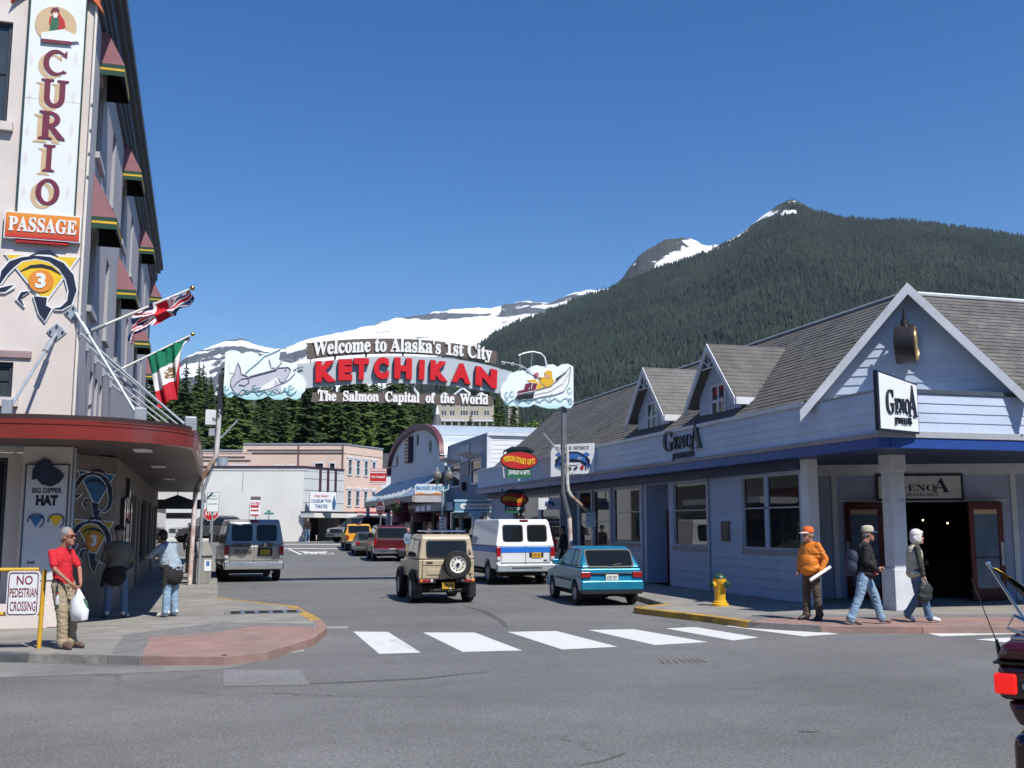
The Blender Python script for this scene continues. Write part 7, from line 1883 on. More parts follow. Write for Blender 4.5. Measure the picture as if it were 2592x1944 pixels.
class Car:
	def __init__(s, name, label, cat, loc, rz, hw, paint_, group=None):
		s.t = thing(name, label, cat, loc, rz, group); s.hw, s.m = hw, paint_
	def part(s, name, mb, m, parent=None, **k): return ob(name, mb, m, parent or s.t, **k)
	def lower(s, top, front_y, zs, wheels, wr, arch=1.16, tuck=.04, bev=.05):
		"""top: outline from rear bottom over to front bottom; wheel arches are cut in the sill line"""
		s.wheels, s.wr = wheels, wr
		poly = list(top)
		for wy in sorted(wheels, reverse=True):
			ra = wr * arch
			h = min(max(zs - wr, -ra * .9), ra * .9); a0 = math.degrees(math.asin(h / ra))
			poly += [(wy + ra * math.cos(R(a)), wr + ra * math.sin(R(a))) for a in [a0 + (180 - 2 * a0) * k / 10 for k in range(11)]]
		f = Fr((0, 0, 0), (0, 1, 0), (0, 0, 1), (1, 0, 0))
		mb = MB().prism(poly, f, -s.hw, s.hw)
		zmax = max(p[1] for p in top)
		ymax = max(p[0] for p in top)
		mb.v = [(x * (1 - tuck * max(0, (.55 - z)) / .3 * .5) * (1 - .05 * max(0, (y - ymax + .7) / .7) ** 2) * (1 - .02 * max(0, (.25 - y)) / .25), y, z) for x, y, z in mb.v]
		s.body = s.part('body', mb, s.m, bev=bev, seg=3)
		return s.body
	def upper(s, prof, zb, zr, hb, hr, bev=.05, m=None, name='cabin'):
		"""greenhouse: side profile (y, z), narrowing from hb at zb to hr at zr"""
		s.zb, s.zr, s.hb, s.hr, s.prof = zb, zr, hb, hr, prof
		f = Fr((0, 0, 0), (0, 1, 0), (0, 0, 1), (1, 0, 0))
		mb = MB().prism(prof, f, -1, 1)
		mb.v = [(x * s.wz(z), y, z) for x, y, z in mb.v]
		s.cab = s.part(name, mb, m or s.m, bev=bev, seg=3)
		return s.cab
	def wz(s, z):
		t = (z - s.zb) / (s.zr - s.zb); return s.hb + (s.hr - s.hb) * max(-.2, min(1, t))
	def side_pane(s, poly, parent=None, m=None, sides=(-1, 1), gasket=.025):
		for sg in sides:
			cy_ = sum(p[0] for p in poly) / len(poly); cz_ = sum(p[1] for p in poly) / len(poly)
			for k, (g, off, mm, nm) in enumerate(((gasket, .006, TRB, 'window_seal'), (0, .012, m or CGL, 'side_window'))):
				pts = [(cy_ + (y - cy_) * (1 + g / max(.1, abs(y - cy_))), cz_ + (z - cz_) * (1 + g / max(.1, abs(z - cz_)))) for y, z in poly]
				vs = [(sg * (s.wz(z) + off), y, z) for y, z in pts]; vi = [(sg * (s.wz(z) - .03), y, z) for y, z in pts]
				n = len(vs); ix = tuple(range(n))
				mb = MB().add(vs + vi, [ix if sg > 0 else ix[::-1]] + [(i, (i + 1) % n, n + (i + 1) % n, n + i) for i in range(n)])
				if nm == 'window_seal': par = s.part(nm, mb, mm, s.cab)
				else: s.part(nm, mb, mm, s.cab)
	def end_pane(s, poly, line, sign, m=None, name='rear_window', gasket=.03, parent=None):
		"""pane on the rear (sign -1) or front (+1) face; line = ((y0, z0), (y1, z1)) of that face"""
		(y0, z0), (y1, z1) = line
		nrm = Vector((0, sign * (z1 - z0), -sign * (y1 - y0))).normalized()
		def P(x, z, off):
			y = y0 + (y1 - y0) * (z - z0) / (z1 - z0)
			return Vector((x, y, z)) + nrm * off
		cx_ = sum(p[0] for p in poly) / len(poly); cz_ = sum(p[1] for p in poly) / len(poly)
		for g, off, mm, nm in ((gasket, .006, TRB, 'window_seal'), (0, .012, m or CGL, name)):
			pts = [(cx_ + (x - cx_) * (1 + g / max(.1, abs(x - cx_))), cz_ + (z - cz_) * (1 + g / max(.1, abs(z - cz_)))) for x, z in poly]
			vs = [P(x, z, off) for x, z in pts]; vi = [P(x, z, -.03) for x, z in pts]; n = len(vs); ix = tuple(range(n))
			s.part(nm, MB().add(vs + vi, [ix if sign < 0 else ix[::-1]] + [(i, (i + 1) % n, n + (i + 1) % n, n + i) for i in range(n)]), mm, s.cab)
		return P
	def wheel(s, x, y, r=None, w=.2, rim=RIMS, spare=False, face=None, parent=None):
		r = r or s.wr
		sg = 1 if x > 0 else -1
		ax = Vector((sg, 0, 0)) if face is None else Vector(face)
		f = Fr((x, y, r) if face is None else (x, y, spare), ax.orthogonal(), ax.cross(ax.orthogonal()), ax)
		t = s.part('wheel', MB().lathe([(r * .60, -w * .5), (r * .92, -w * .5), (r, -w * .36), (r, w * .36), (r * .93, w * .5), (r * .66, w * .5), (r * .60, w * .40)], f, 24, caps=False), RUB, parent, smooth=40)
		d = s.part('rim', MB().lathe([(r * .63, w * .38), (r * .60, w * .46), (r * .56, w * .34), (r * .40, w * .26), (r * .22, w * .36), (r * .12, w * .40), (0, w * .40)], f, 20, caps=False), rim, t, smooth=40)
		return f, t
	def wheels4(s, x, w=.2, rim=RIMS):
		for y in s.wheels:
			for sg in (-1, 1): s.wheel(sg * x, y, None, w, rim)
		s.part('underbody', MB().box(-s.hw * .82, s.hw * .82, .25, max(s.wheels) + .5, s.wr * .75, s.wr * 1.25), UND)
	def box(s, name, x0, x1, y0, y1, z0, z1, m, parent=None, bev=.012): return s.part(name, MB().box(x0, x1, y0, y1, z0, z1), m, parent, bev=bev)
	def pair(s, name, x0, x1, y0, y1, z0, z1, m, parent=None, bev=.012):
		r = []
		for sg in (-1, 1): r.append(s.box(name, min(sg * x0, sg * x1), max(sg * x0, sg * x1), y0, y1, z0, z1, m, parent, bev))
		return r
	def plate(s, x, z, y, m=PLY, txt=None, frame=True):
		p = s.box('licence_plate', x - .155, x + .155, y - .014, y, z - .08, z + .08, m, bev=.004)
		if txt:
			mb = MB(); text(mb, txt, fr_south((x, y - .0142, z)), -.12, .12, -.04, .04, 0, .002, bold=.02); s.part('plate_number', mb, NAVY, p)
		return p
def make_van(name, label, loc, rz, paint_, lower_m=None, stripe=None, chrome=False, letters=False):
	c = Car(name, label, 'van', loc, rz, .99, paint_)
	c.lower([(.10, .50), (.06, .75), (.06, 1.22), (3.9, 1.22), (4.35, 1.16), (5.15, 1.02), (5.32, .90), (5.34, .50)], 5.34, .50, (1.15, 4.45), .37)
	c.upper([(.06, 1.225), (.10, 1.30), (.22, 1.98), (.36, 2.09), (3.35, 2.09), (3.55, 2.04), (4.32, 1.225)], 1.22, 2.09, .985, .83, bev=.11)
	c.wheels4(.86, .24)
	rl = ((.10, 1.30), (.22, 1.98))
	for sg in (-1, 1):
		c.end_pane(rrect(min(sg * .10, sg * .72), max(sg * .09, sg * .72), 1.39, 1.88, .09), rl, -1)
	for sg in (-1, 1): pass
	c.side_pane([(3.45, 1.32), (4.12, 1.32), (3.60, 1.92), (3.45, 1.94)])
	c.side_pane(rrect(2.25, 3.25, 1.32, 1.88, .08)) if chrome else None
	if chrome: c.side_pane(rrect(.55, 1.95, 1.32, 1.88, .08))
	c.end_pane([(-.74, 1.32), (.74, 1.32), (.66, 1.94), (-.66, 1.94)], ((4.32, 1.225), (3.55, 2.04)), 1, name='windscreen')
	SEAM = mat('panel_gap', (0.02, 0.02, 0.022), rough=.7)
	for x, z0, z1 in ((0, .62, 1.95), (-.80, .62, 1.30), (.80, .62, 1.30)): c.box('door_gap', x - .006, x + .006, .052 if z1 < 1.5 else .05, .10 if z1 < 1.5 else .25, z0, min(z1, 1.24), SEAM, c.body, bev=0)
	c.box('door_gap', -.80, .80, .052, .08, .70, .712, SEAM, c.body, bev=0)
	c.pair('tail_light', .83, .975, .02, .14, .80, 1.20, TLR, bev=.02)
	c.pair('reversing_lamp', .84, .965, .012, .1, .80, .90, TLW, bev=.01)
	c.box('plate_recess', .12, .60, .045, .07, .87, 1.14 if letters else 1.025, TRB)
	c.plate(.36, 1.00 if letters else .945, .043, PLY, 'FKD 382')
	c.box('door_handle', .60, .74, .03, .06, .77, .80, TRB)
	b = c.box('rear_bumper', -.98, .98, -.10, .16, .42, .66, CHR if chrome else GALV, bev=.035)
	c.box('bumper_step', -.5, .5, -.115, -.07, .53, .57, CHR if chrome else TRB, b)
	c.box('centre_brake_lamp', -.14, .14, .20, .30, 2.03, 2.07, TLR)
	c.box('front_bumper', -.97, .97, 5.24, 5.46, .45, .68, CHR)
	c.box('grille', -.6, .6, 5.30, 5.37, .70, .95, TRB); c.pair('headlight', .64, .92, 5.26, 5.36, .74, .94, TLW)
	for sg in (-1, 1): m_ = c.box('mirror', min(sg * 1.02, sg * 1.30), max(sg * 1.02, sg * 1.30), 3.95, 4.08, 1.28, 1.60, TRB, bev=.03)
	c.pair('running_board', .90, 1.0, 1.7, 3.9, .38, .44, TRB)
	c.box('exhaust', .55, .63, -.02, .6, .30, .38, GALV)
	if stripe:
		c.box('stripe', -.975, .975, .048, .065, 1.03, 1.205, stripe, c.body, bev=0)
		c.pair('stripe', .985, .995, .12, 3.9, 1.03, 1.205, stripe, c.body, bev=0)
	if letters:
		f = fr_south((0, .034, 0)); LG = mat('gold_brown_lettering', (0.12, 0.045, 0.015), rough=.5)
		for sx, x0, x1, z0, z1 in (('CARLIN', -.72, -.10, 1.17, 1.31), ('AIR', .16, .62, 1.17, 1.31), ('225-3036', -.68, -.08, .94, 1.08)):
			mb = MB(); text(mb, serif(sx, sx[0] != '2'), f, x0, x1, z0, z1, .0, .008, shear=.05, bold=.012); c.part('lettering', mb, LG, c.body)
	return c
SILV = paint('silver_grey_paint', (0.36, 0.355, 0.325), rough=.3, metal=.25, hue=(0.32, 0.315, 0.29))
WHV = paint('white_van_paint', (0.74, 0.75, 0.76), rough=.3)
make_van('passenger_van', 'silver-grey van lettered CARLIN AIR parked at the left kerb', (1.30, 36.4, 0), R(3.0), SILV, chrome=True, letters=True)
make_van('cargo_van', 'white cargo van with blue stripe parked behind the blue hatchback', (9.62, 32.2, 0), R(.5), WHV, stripe=mat('stripe_blue', (0.02, 0.16, 0.60), rough=.35))
c = Car('beige_jeep', 'beige boxy off-roader with spare wheel on the rear door, driving away', 'off-roader', (5.48, 25.1, 0), R(-1.2), .70, paint('beige_paint', (0.47, 0.385, 0.25), rough=.38, hue=(0.43, 0.36, 0.24)))
c.lower([(.06, .60), (.05, .98), (.05, 1.06), (1.9, 1.06), (2.05, 1.02), (3.15, .98), (3.2, .92), (3.2, .60)], 3.2, .60, (.72, 2.75), .345, arch=1.22, bev=.025)
c.upper([(.05, 1.065), (.06, 1.12), (.13, 1.60), (.22, 1.67), (1.55, 1.67), (1.68, 1.62), (1.98, 1.065)], 1.06, 1.67, .695, .60, bev=.045)
c.wheels4(.67, .24, RIMW)
c.end_pane(rrect(-.48, .48, 1.13, 1.50, .07), ((.06, 1.12), (.13, 1.60)), -1)
c.side_pane([(.25, 1.14), (1.0, 1.14), (1.0, 1.52), (.32, 1.52)]); c.side_pane([(1.08, 1.14), (1.84, 1.14), (1.62, 1.55), (1.08, 1.54)])
c.end_pane([(-.6, 1.13), (.6, 1.13), (.54, 1.58), (-.54, 1.58)], ((1.98, 1.065), (1.68, 1.62)), 1, name='windscreen')
for x in (-.60, .60): c.box('door_gap', x - .006, x + .006, .042, .06, .62, 1.06, mat('panel_gap', (0.02, 0.02, 0.022)), c.body, bev=0)
c.box('door_crease', -.58, .58, .036, .055, .935, .95, c.m, c.body, bev=0)
c.box('door_handle', -.50, -.34, .02, .05, .985, 1.015, TRB)
c.box('stamped_panel', -.48, .0, .038, .055, .70, .84, c.m, c.body, bev=.02)
for z in (.72, 1.22): c.box('hinge', .56, .63, .02, .06, z, z + .12, c.m)
c.box('spare_mount', .12, .34, -.06, .05, .85, 1.05, TRB)
f, sp = c.wheel(.23, -.13, .335, .20, RIMW, spare=.95, face=(0, -1, 0))
for k in range(10):
	a = k * .6283
	c.part('rim_hole', MB().cyl(f.p(.135 * math.cos(a), .135 * math.sin(a), .055), f.p(.135 * math.cos(a), .135 * math.sin(a), .078), .018, n=8), TRB, sp)
c.part('spare_hub', MB().cyl(f.p(0, 0, .07), f.p(0, 0, .10), .045, n=12), NAVY, sp)
c.box('rear_bumper', -.71, -.28, -.06, .06, .50, .62, TRB); c.box('rear_bumper', .28, .71, -.06, .06, .50, .62, TRB)
for sg in (-1, 1):
	c.box('tail_light', min(sg * .42, sg * .60), max(sg * .42, sg * .60), -.068, -.03, .525, .60, TLR); c.box('indicator', min(sg * .60, sg * .68), max(sg * .60, sg * .68), -.068, -.03, .525, .60, TLO); c.box('reversing_lamp', min(sg * .35, sg * .415), max(sg * .35, sg * .415), -.066, -.03, .525, .60, TLW)
c.plate(.03, .44, -.03, PLY, 'DJB 148')
c.box('tow_bar', -.35, .38, -.02, .06, .30, .36, TRB); c.part('tow_ball', MB().ell((.07, -.07, .36), .035, 10, 7), GALV, smooth=60); c.box('tow_hitch', .0, .14, -.10, .02, .28, .33, TRB)
for sg in (-1, 1):
	for wy in (.72, 2.75): c.part('fender_flare', MB().tube([(sg * .74, wy + .43 * math.cos(a), .345 + .43 * math.sin(a)) for a in [R(5 + 17 * k) for k in range(11)]], .05, 6), TRB, smooth=50)
	c.box('mirror', min(sg * .72, sg * .92), max(sg * .72, sg * .92), 1.82, 1.92, 1.08, 1.25, TRB, bev=.02)
	c.box('mud_flap', min(sg * .56, sg * .78), max(sg * .56, sg * .78), .24, .26, .14, .5, TRB, bev=0)
rk = c.part('roof_rack', MB().tube([(-.50, .3, 1.75), (.50, .3, 1.75), (.50, 1.35, 1.75), (-.50, 1.35, 1.75)], .016, 6, closed=True), CHR, smooth=50)
for y in (.5, .75, 1.0, 1.2): c.part('rack_bar', MB().cyl((-.5, y, 1.75), (.5, y, 1.75), .012, n=6), CHR, rk)
for x in (-.5, .5):
	for y in (.4, 1.25): c.part('rack_foot', MB().cyl((x, y, 1.66), (x, y, 1.75), .014, n=6), TRB, rk)
c.box('front_bumper', -.7, .7, 3.18, 3.3, .5, .62, TRB)
c = Car('blue_hatchback', 'small turquoise-blue hatchback parked at the right kerb', 'hatchback', (9.12, 23.4, 0), R(-4), .765, paint('turquoise_paint', (0.006, 0.22, 0.36), rough=.25, metal=.25, hue=(0.006, 0.19, 0.32)))
c.lower([(.06, .34), (.02, .56), (.05, .66), (.09, .88), (2.4, .90), (2.55, .88), (3.42, .74), (3.50, .62), (3.5, .34)], 3.5, .32, (.62, 2.85), .275, arch=1.2, bev=.04)
c.upper([(.09, .885), (.42, 1.33), (.55, 1.385), (1.55, 1.385), (1.75, 1.34), (2.52, .885)], .88, 1.385, .745, .56, bev=.05)
c.wheels4(.68, .17, RIMS)
P_ = c.end_pane(rrect(-.56, .56, .93, 1.29, .07), ((.09, .885), (.42, 1.33)), -1)
c.side_pane([(.42, .94), (.98, .94), (.98, 1.29), (.66, 1.29)]); c.side_pane([(1.06, .94), (2.22, .94), (1.68, 1.29), (1.06, 1.30)])
c.end_pane([(-.60, .94), (.60, .94), (.48, 1.31), (-.48, 1.31)], ((2.52, .885), (1.75, 1.34)), 1, name='windscreen')
c.box('hatch_strip', -.52, .52, .02, .06, .725, .775, TRB, c.body)
mb = MB(); text(mb, 'SUBARU', fr_south((0, .019, 0)), .34, .50, .745, .765, 0, .003, bold=.02); c.part('badge', mb, CHR, c.body)
c.pair('tail_light', .52, .755, .0, .10, .66, .80, TLR, bev=.015)
c.plate(0, .655, .012, mat('plate_white', (.66, .66, .62), rough=.4, var=.1), 'CVS 757')
bm = c.box('rear_bumper', -.775, .775, -.07, .18, .36, .60, c.m, bev=.045); c.box('bumper_skirt', -.74, .74, -.05, .2, .28, .37, TRB, bm)
c.part('wiper', MB().tube([P_(.05, .93, .03), P_(.28, .97, .03)], .010, 5), TRB); c.part('emblem', MB().ell(P_(-.02, .90, .02), (.05, .01, .025), 10, 6), CHR)
for sg in (-1, 1): c.box('mirror', min(sg * .76, sg * .92), max(sg * .76, sg * .92), 2.1, 2.2, .92, 1.04, c.m, bev=.02)
c.box('side_moulding', -.785, -.768, .9, 2.4, .55, .60, TRB); c.box('front_bumper', -.75, .75, 3.4, 3.56, .32, .56, c.m, bev=.03)
def make_suv(name, label, loc, rz, pm, full=1.0, front=False, group=None):
	c = Car(name, label, 'car', loc, rz, .98 * full, pm, group)
	c.lower([(.08, .50), (.06, .80), (.06, 1.16), (3.55, 1.16), (3.75, 1.14), (4.85, 1.04), (4.98, .95), (5.0, .50)], 5.0, .46, (1.1, 4.05), .38, bev=.05)
	c.upper([(.06, 1.165), (.30, 1.80), (.44, 1.88), (2.6, 1.88), (2.8, 1.84), (3.62, 1.165)], 1.16, 1.88, .96 * full, .76 * full, bev=.06)
	c.wheels4(.85 * full, .24)
	c.end_pane(rrect(-.78 * full, .78 * full, 1.22, 1.74, .08), ((.06, 1.165), (.30, 1.80)), -1)
	c.side_pane([(.45, 1.23), (1.35, 1.23), (1.35, 1.74), (.62, 1.74)]); c.side_pane([(1.45, 1.23), (2.3, 1.23), (2.3, 1.75), (1.45, 1.75)]); c.side_pane([(2.4, 1.23), (3.38, 1.23), (2.85, 1.73), (2.4, 1.75)])
	c.end_pane([(-.80 * full, 1.22), (.80 * full, 1.22), (.70 * full, 1.77), (-.70 * full, 1.77)], ((3.62, 1.165), (2.8, 1.84)), 1, name='windscreen')
	c.pair('tail_light', .84 * full, .97 * full, .02, .16, .84, 1.16, TLR)
	c.box('tailgate_strip', -.8 * full, .8 * full, .03, .07, .66, .70, TLR if not front else TRB); c.plate(0, .60, -.02, mat('plate_white', (0, 0, 0)), None)
	c.box('rear_bumper', -.97 * full, .97 * full, -.06, .2, .42, .66, CHR, bev=.03); c.box('tailgate_handle', -.12, .12, .03, .07, 1.08, 1.12, TRB)
	c.box('front_bumper', -.96 * full, .96 * full, 4.9, 5.1, .42, .66, CHR if front else pm, bev=.03); c.box('grille', -.55, .55, 4.97, 5.03, .70, .98, TRB); c.pair('headlight', .60 * full, .92 * full, 4.9, 5.02, .74, .96, TLW)
	for sg in (-1, 1): c.box('mirror', min(sg * 1.0, sg * 1.22), max(sg * 1.0, sg * 1.22), 3.3, 3.42, 1.2, 1.42, TRB, bev=.02)
	c.pair('roof_rail', .62 * full, .66 * full, .6, 2.5, 1.90, 1.94, TRB)
	return c
make_suv('red_suv', 'dark red sport utility vehicle parked along the right kerb, rear to camera', (8.98, 54.6, gz(54.6)), R(-3), paint('dark_red_paint', (0.085, 0.008, 0.013), rough=.22))
c = Car('grey_saloon', 'grey saloon parked between the red vehicle and the yellow pickup', 'car', (8.78, 61.2, gz(61)), R(-3), .86, paint('grey_paint', (0.10, 0.105, 0.10), rough=.25, metal=.4))
c.lower([(.06, .36), (.02, .6), (.06, .92), (.9, .95), (3.1, .93), (4.4, .80), (4.55, .66), (4.55, .36)], 4.55, .34, (.9, 3.65), .31, bev=.05)
c.upper([(.72, .945), (1.25, 1.36), (1.5, 1.42), (2.3, 1.42), (2.55, 1.37), (3.3, .935)], .94, 1.42, .82, .60, bev=.06)
c.wheels4(.76, .2); c.end_pane(rrect(-.62, .62, 1.0, 1.32, .06), ((.72, .945), (1.25, 1.36)), -1)
c.side_pane([(1.3, .99), (2.0, .99), (2.0, 1.35), (1.55, 1.35)]); c.side_pane([(2.08, .99), (3.0, .99), (2.5, 1.33), (2.08, 1.36)]); c.pair('tail_light', .62, .85, .0, .1, .70, .86, TLR); c.box('rear_bumper', -.86, .86, -.06, .2, .36, .58, c.m, bev=.04); c.plate(0, .76, .01, mat('plate_white', (0, 0, 0)))
c.end_pane([(-.6, 1.0), (.6, 1.0), (.52, 1.33), (-.52, 1.33)], ((3.3, .935), (2.55, 1.37)), 1, name='windscreen')
c = Car('yellow_pickup', 'yellow pickup truck parked beyond the red vehicle', 'pickup truck', (8.95, 66.5, gz(66.5)), R(-2), .93, paint('chrome_yellow_paint', (0.72, 0.36, 0.015), rough=.28))
c.lower([(.06, .58), (.04, 1.06), (1.62, 1.06), (1.64, 1.10), (3.3, 1.12), (3.5, 1.10), (4.7, 1.0), (4.85, .9), (4.85, .58)], 4.85, .54, (1.05, 3.95), .37, bev=.04)
c.upper([(1.68, 1.105), (1.80, 1.66), (1.95, 1.73), (2.75, 1.73), (2.95, 1.69), (3.5, 1.105)], 1.1, 1.73, .88, .70, bev=.06)
c.box('bed_well', -.80, .80, .16, 1.55, 1.04, 1.068, TRB)
c.wheels4(.82, .24); c.end_pane(rrect(-.66, .66, 1.18, 1.60, .06), ((1.68, 1.105), (1.80, 1.66)), -1); c.side_pane([(1.95, 1.17), (3.28, 1.17), (2.92, 1.60), (1.98, 1.62)])
c.end_pane([(-.7, 1.17), (.7, 1.17), (.62, 1.65), (-.62, 1.65)], ((3.5, 1.105), (2.95, 1.69)), 1, name='windscreen')
c.pair('tail_light', .78, .93, .02, .14, .74, 1.02, TLR); c.box('tailgate_handle', -.12, .12, .02, .06, .92, .98, TRB); c.box('rear_bumper', -.9, .9, -.1, .12, .5, .68, CHR, bev=.03); c.plate(0, .6, -.11)
c.box('top_lamp', -.14, .14, 1.80, 1.90, 1.70, 1.74, TLR)
for sg in (-1, 1): c.box('mirror', min(sg * .95, sg * 1.18), max(sg * .95, sg * 1.18), 3.05, 3.15, 1.18, 1.4, TRB)
def placed(u, v, d):
	p = at_depth(u, v, d); return (p.x, p.y, gz(p.y))
p = placed(975, 1366, 86); make_suv('silver_suv', 'silver vehicle roof showing behind the yellow pickup', (p[0] - 3.2, p[1] - 2, p[2]), R(-12), paint('silver_paint', (0.40, 0.41, 0.42), rough=.25, metal=.6), .96)
p = placed(858, 1378, 79); make_suv('grey_suv', 'grey vehicle nosing out to the left beyond the yellow pickup', (p[0] + 3.6, p[1] + 2.6, p[2]), R(128), paint('blue_grey_paint', (0.10, 0.12, 0.145), rough=.25, metal=.3), .96, front=True)
p = placed(470, 1377, 80); make_suv('dark_grey_suv', 'dark grey vehicle facing left beyond the left pavement end', (p[0] + 3.7, p[1] + 1.6, p[2]), R(112), paint('charcoal_paint', (0.065, 0.065, 0.075), rough=.25, metal=.3), .96, front=True)
# ------------------------------------------------------------------ people (local: facing +x, left hand +y, z up; feet at 0)
SKN = mat('skin', (0.46, 0.25, 0.17), rough=.55, var=.06, scale=12)
SKT = mat('skin_tanned', (0.36, 0.17, 0.11), rough=.55, var=.06, scale=12)
def capsule(mb, p, q, r0, r1, n=10):
	p, q = Vector(p), Vector(q); d = q - p; L_ = d.length
	d = d.normalized() if L_ > 1e-6 else Vector((0, 0, 1))
	a = d.orthogonal().normalized(); b = d.cross(a); rings = []
	for t in (-80, -45, 0):
		rings.append((p + d * r0 * math.sin(R(t)), r0 * math.cos(R(t))))
	for t in (0, 45, 80):
		rings.append((q + d * r1 * math.sin(R(t)), r1 * math.cos(R(t))))
	mb.loft([[c + (a * math.cos(6.28318 * i / n) + b * math.sin(6.28318 * i / n)) * r for i in range(n)] for c, r in rings])
def blob(parts, voxel, name, wrinkle=0.0, wscale=14.0, smooth_it=3):
	"""one continuous skin grown over overlapping forms"""
	mb = MB()
	for q in parts:
		if q[0] == 'c': capsule(mb, *q[1:])
		else: mb.ell(q[1], q[2], 16, 10, q[3] if len(q) > 3 else None)
	me = mb.mesh(name); o = bpy.data.objects.new(name, me)
	r = o.modifiers.new('r', 'REMESH'); r.mode = 'VOXEL'; r.voxel_size = voxel
	s = o.modifiers.new('s', 'SMOOTH'); s.factor, s.iterations = .5, smooth_it
	out = evaluated_mesh(o); out.name = name; bpy.data.meshes.remove(me)
	if wrinkle:
		n = len(out.vertices); co = np.empty(n * 3, np.float32); no = np.empty(n * 3, np.float32)
		out.vertices.foreach_get('co', co); out.vertices.foreach_get('normal', no)
		w = wscale
		k = np.array([.55 - abs(noise.noise(Vector((x * w * .8, y * w * .8, z * w * 1.7 + x * 5)))) * 2.2 + .5 * noise.noise(Vector((x * w * 2.2, y * w * 2.2, z * w * 2.6))) for x, y, z in co.reshape(-1, 3).tolist()], np.float32)
		out.vertices.foreach_set('co', co + no * np.repeat(k, 3) * wrinkle)
	out.update()
	return out
def person(label, loc, rz, J, look, voxel=.011, group=None, scale=1.0):
	"""J: joints; look: clothes and head details"""
	t = thing('person', label, 'person', loc, rz, group); t.scale = (scale,) * 3
	V = Vector; g = look.get
	fat, build = g('belly', 0.0), g('build', 1.0)
	nk, hd = V(J['neck']), V(J['head']); pv, ch = V(J['pelvis']), V(J['chest'])
	hdir = J.get('headrot', 0.0); rot = Matrix.Rotation(hdir, 3, 'Z')
	H = lambda x, y, z: hd + rot @ V((x, y, z))
	body = [('e', H(0, 0, .02), (.095, .075, .115)), ('e', H(.03, 0, -.055), (.070, .058, .075)), ('c', H(.085, 0, .0), H(.115, 0, -.03), .012, .016), ('e', H(.09, 0, -.075), (.022, .030, .014)), ('e', H(.078, 0, -.105), (.03, .035, .025)), ('e', H(.080, 0, .035), (.022, .055, .014)),
			('e', H(-.005, .076, -.01), (.022, .012, .034)), ('e', H(-.005, -.076, -.01), (.022, .012, .034)), ('c', nk, H(-.01, 0, -.06), .062, .056),
			('e', ch, (.115 * build, .165 * build, .20)), ('e', pv, (.11 * build, .155 * build, .14)), ('c', pv, ch, .12 * build, .125 * build), ('c', ch + V((0, 0, .10)), nk, .09, .058)]
	arms, legs = [], []
	for s in ('L', 'R'):
		sh, el, wr = V(J['sh' + s]), V(J['el' + s]), V(J['wr' + s]); hp, kn, an = V(J['hip' + s]), V(J['kn' + s]), V(J['an' + s])
		arms.append((sh, el, wr)); legs.append((hp, kn, an))
		body += [('c', ch + (sh - ch) * .6, sh, .05, .040), ('c', sh, el, .038, .034), ('c', el, wr, .034, .025)]
		body += [('c', hp, kn, .080, .055), ('c', kn, an, .052, .036)]
		tf = V(J.get('toe' + s, an + V((.17, 0, -.05)))); body += [('c', an + V((-.02, 0, -.03)), tf + V((-.04, 0, .01)), .024, .02)]
		hv = V(J.get('hand' + s, (wr - el))).normalized(); pal = wr + hv * .05
		side = V(J.get('hside' + s, hv.cross(V((0, 1, 0))))).normalized()      # across the knuckles
		nor = hv.cross(side).normalized(); curl = J.get('curl' + s, .5)
		mk = Matrix((hv, side, nor)).transposed()
		body.append(('e', pal, (.048, .040, .016), mk))
		for k, (off, ln) in enumerate(((-.030, .066), (-.010, .076), (.010, .072), (.029, .056))):
			b0 = pal + hv * .038 + side * off; b1 = b0 + (hv * math.cos(curl) + nor * math.sin(curl)) * ln * .55; b2 = b1 + (hv * math.cos(curl * 2.1) + nor * math.sin(curl * 2.1)) * ln * .5
			body += [('c', b0, b1, .0088, .0082, 6), ('c', b1, b2, .0082, .007, 6)]
		th = pal - hv * .015 - side * .036; t1 = th + (hv * .7 - side * .6 + nor * .35).normalized() * .035; t2 = t1 + (hv * .9 + nor * .5).normalized() * .03
		body += [('c', th, t1, .011, .010, 6), ('c', t1, t2, .010, .008, 6)]
	bo_ = ob('body', blob(body, voxel * .8, 'body', smooth_it=2), g('skin', SKN), t, smooth=180)
	for s in (-1, 1): ob('eye', MB().ell(H(.085, s * .03, .012), (.008, .012, .007), 8, 6), mat('eye_dark', (.03, .02, .015), rough=.2), bo_)
	ob('mouth', MB().ell(H(.105, 0, -.075), (.006, .024, .005), 8, 6), mat('lips', (.30, .11, .09), rough=.5), bo_)
	k = g('loose', 1.0); top = [('e', ch, (.130 * build * k, .180 * build * k, .215)), ('c', pv + V((0, 0, .06)), ch, .138 * build * k, .138 * build * k), ('e', pv + V((0, 0, .03)), (.135 * build * k, .175 * build * k, .10)), ('c', ch + V((0, 0, .11)), nk + V((0, 0, -.02)), .10, .066)]
	if fat > 0: top += [('e', pv + V((.03, 0, .0)), (.165 + fat * .9, .195 + fat * .6, .13)), ('e', ch + V((.02, 0, -.06)), (.14 + fat * .6, .18 + fat * .5, .2)), ('e', pv + (ch - pv) * .42 + V((.05, 0, 0)), (.15 + fat, .185 + fat * .7, .20))]
	slv = g('sleeve', 1.0)
	for sh, el, wr in arms:
		top += [('c', ch + (sh - ch) * .55, sh, .074, .064 * k)]
		if slv >= 1: top += [('c', sh, el, .062 * k, .054 * k), ('c', el, wr + (el - wr) * .06, .054 * k, .044 * k)]
		elif slv > 0: top += [('c', sh, sh + (el - sh) * slv, .060, .060)]
	ob(g('top_name', 'jacket'), blob(top, voxel, 'top', g('wr', .010) * .75, 9, 16), g('top'), t, smooth=180)
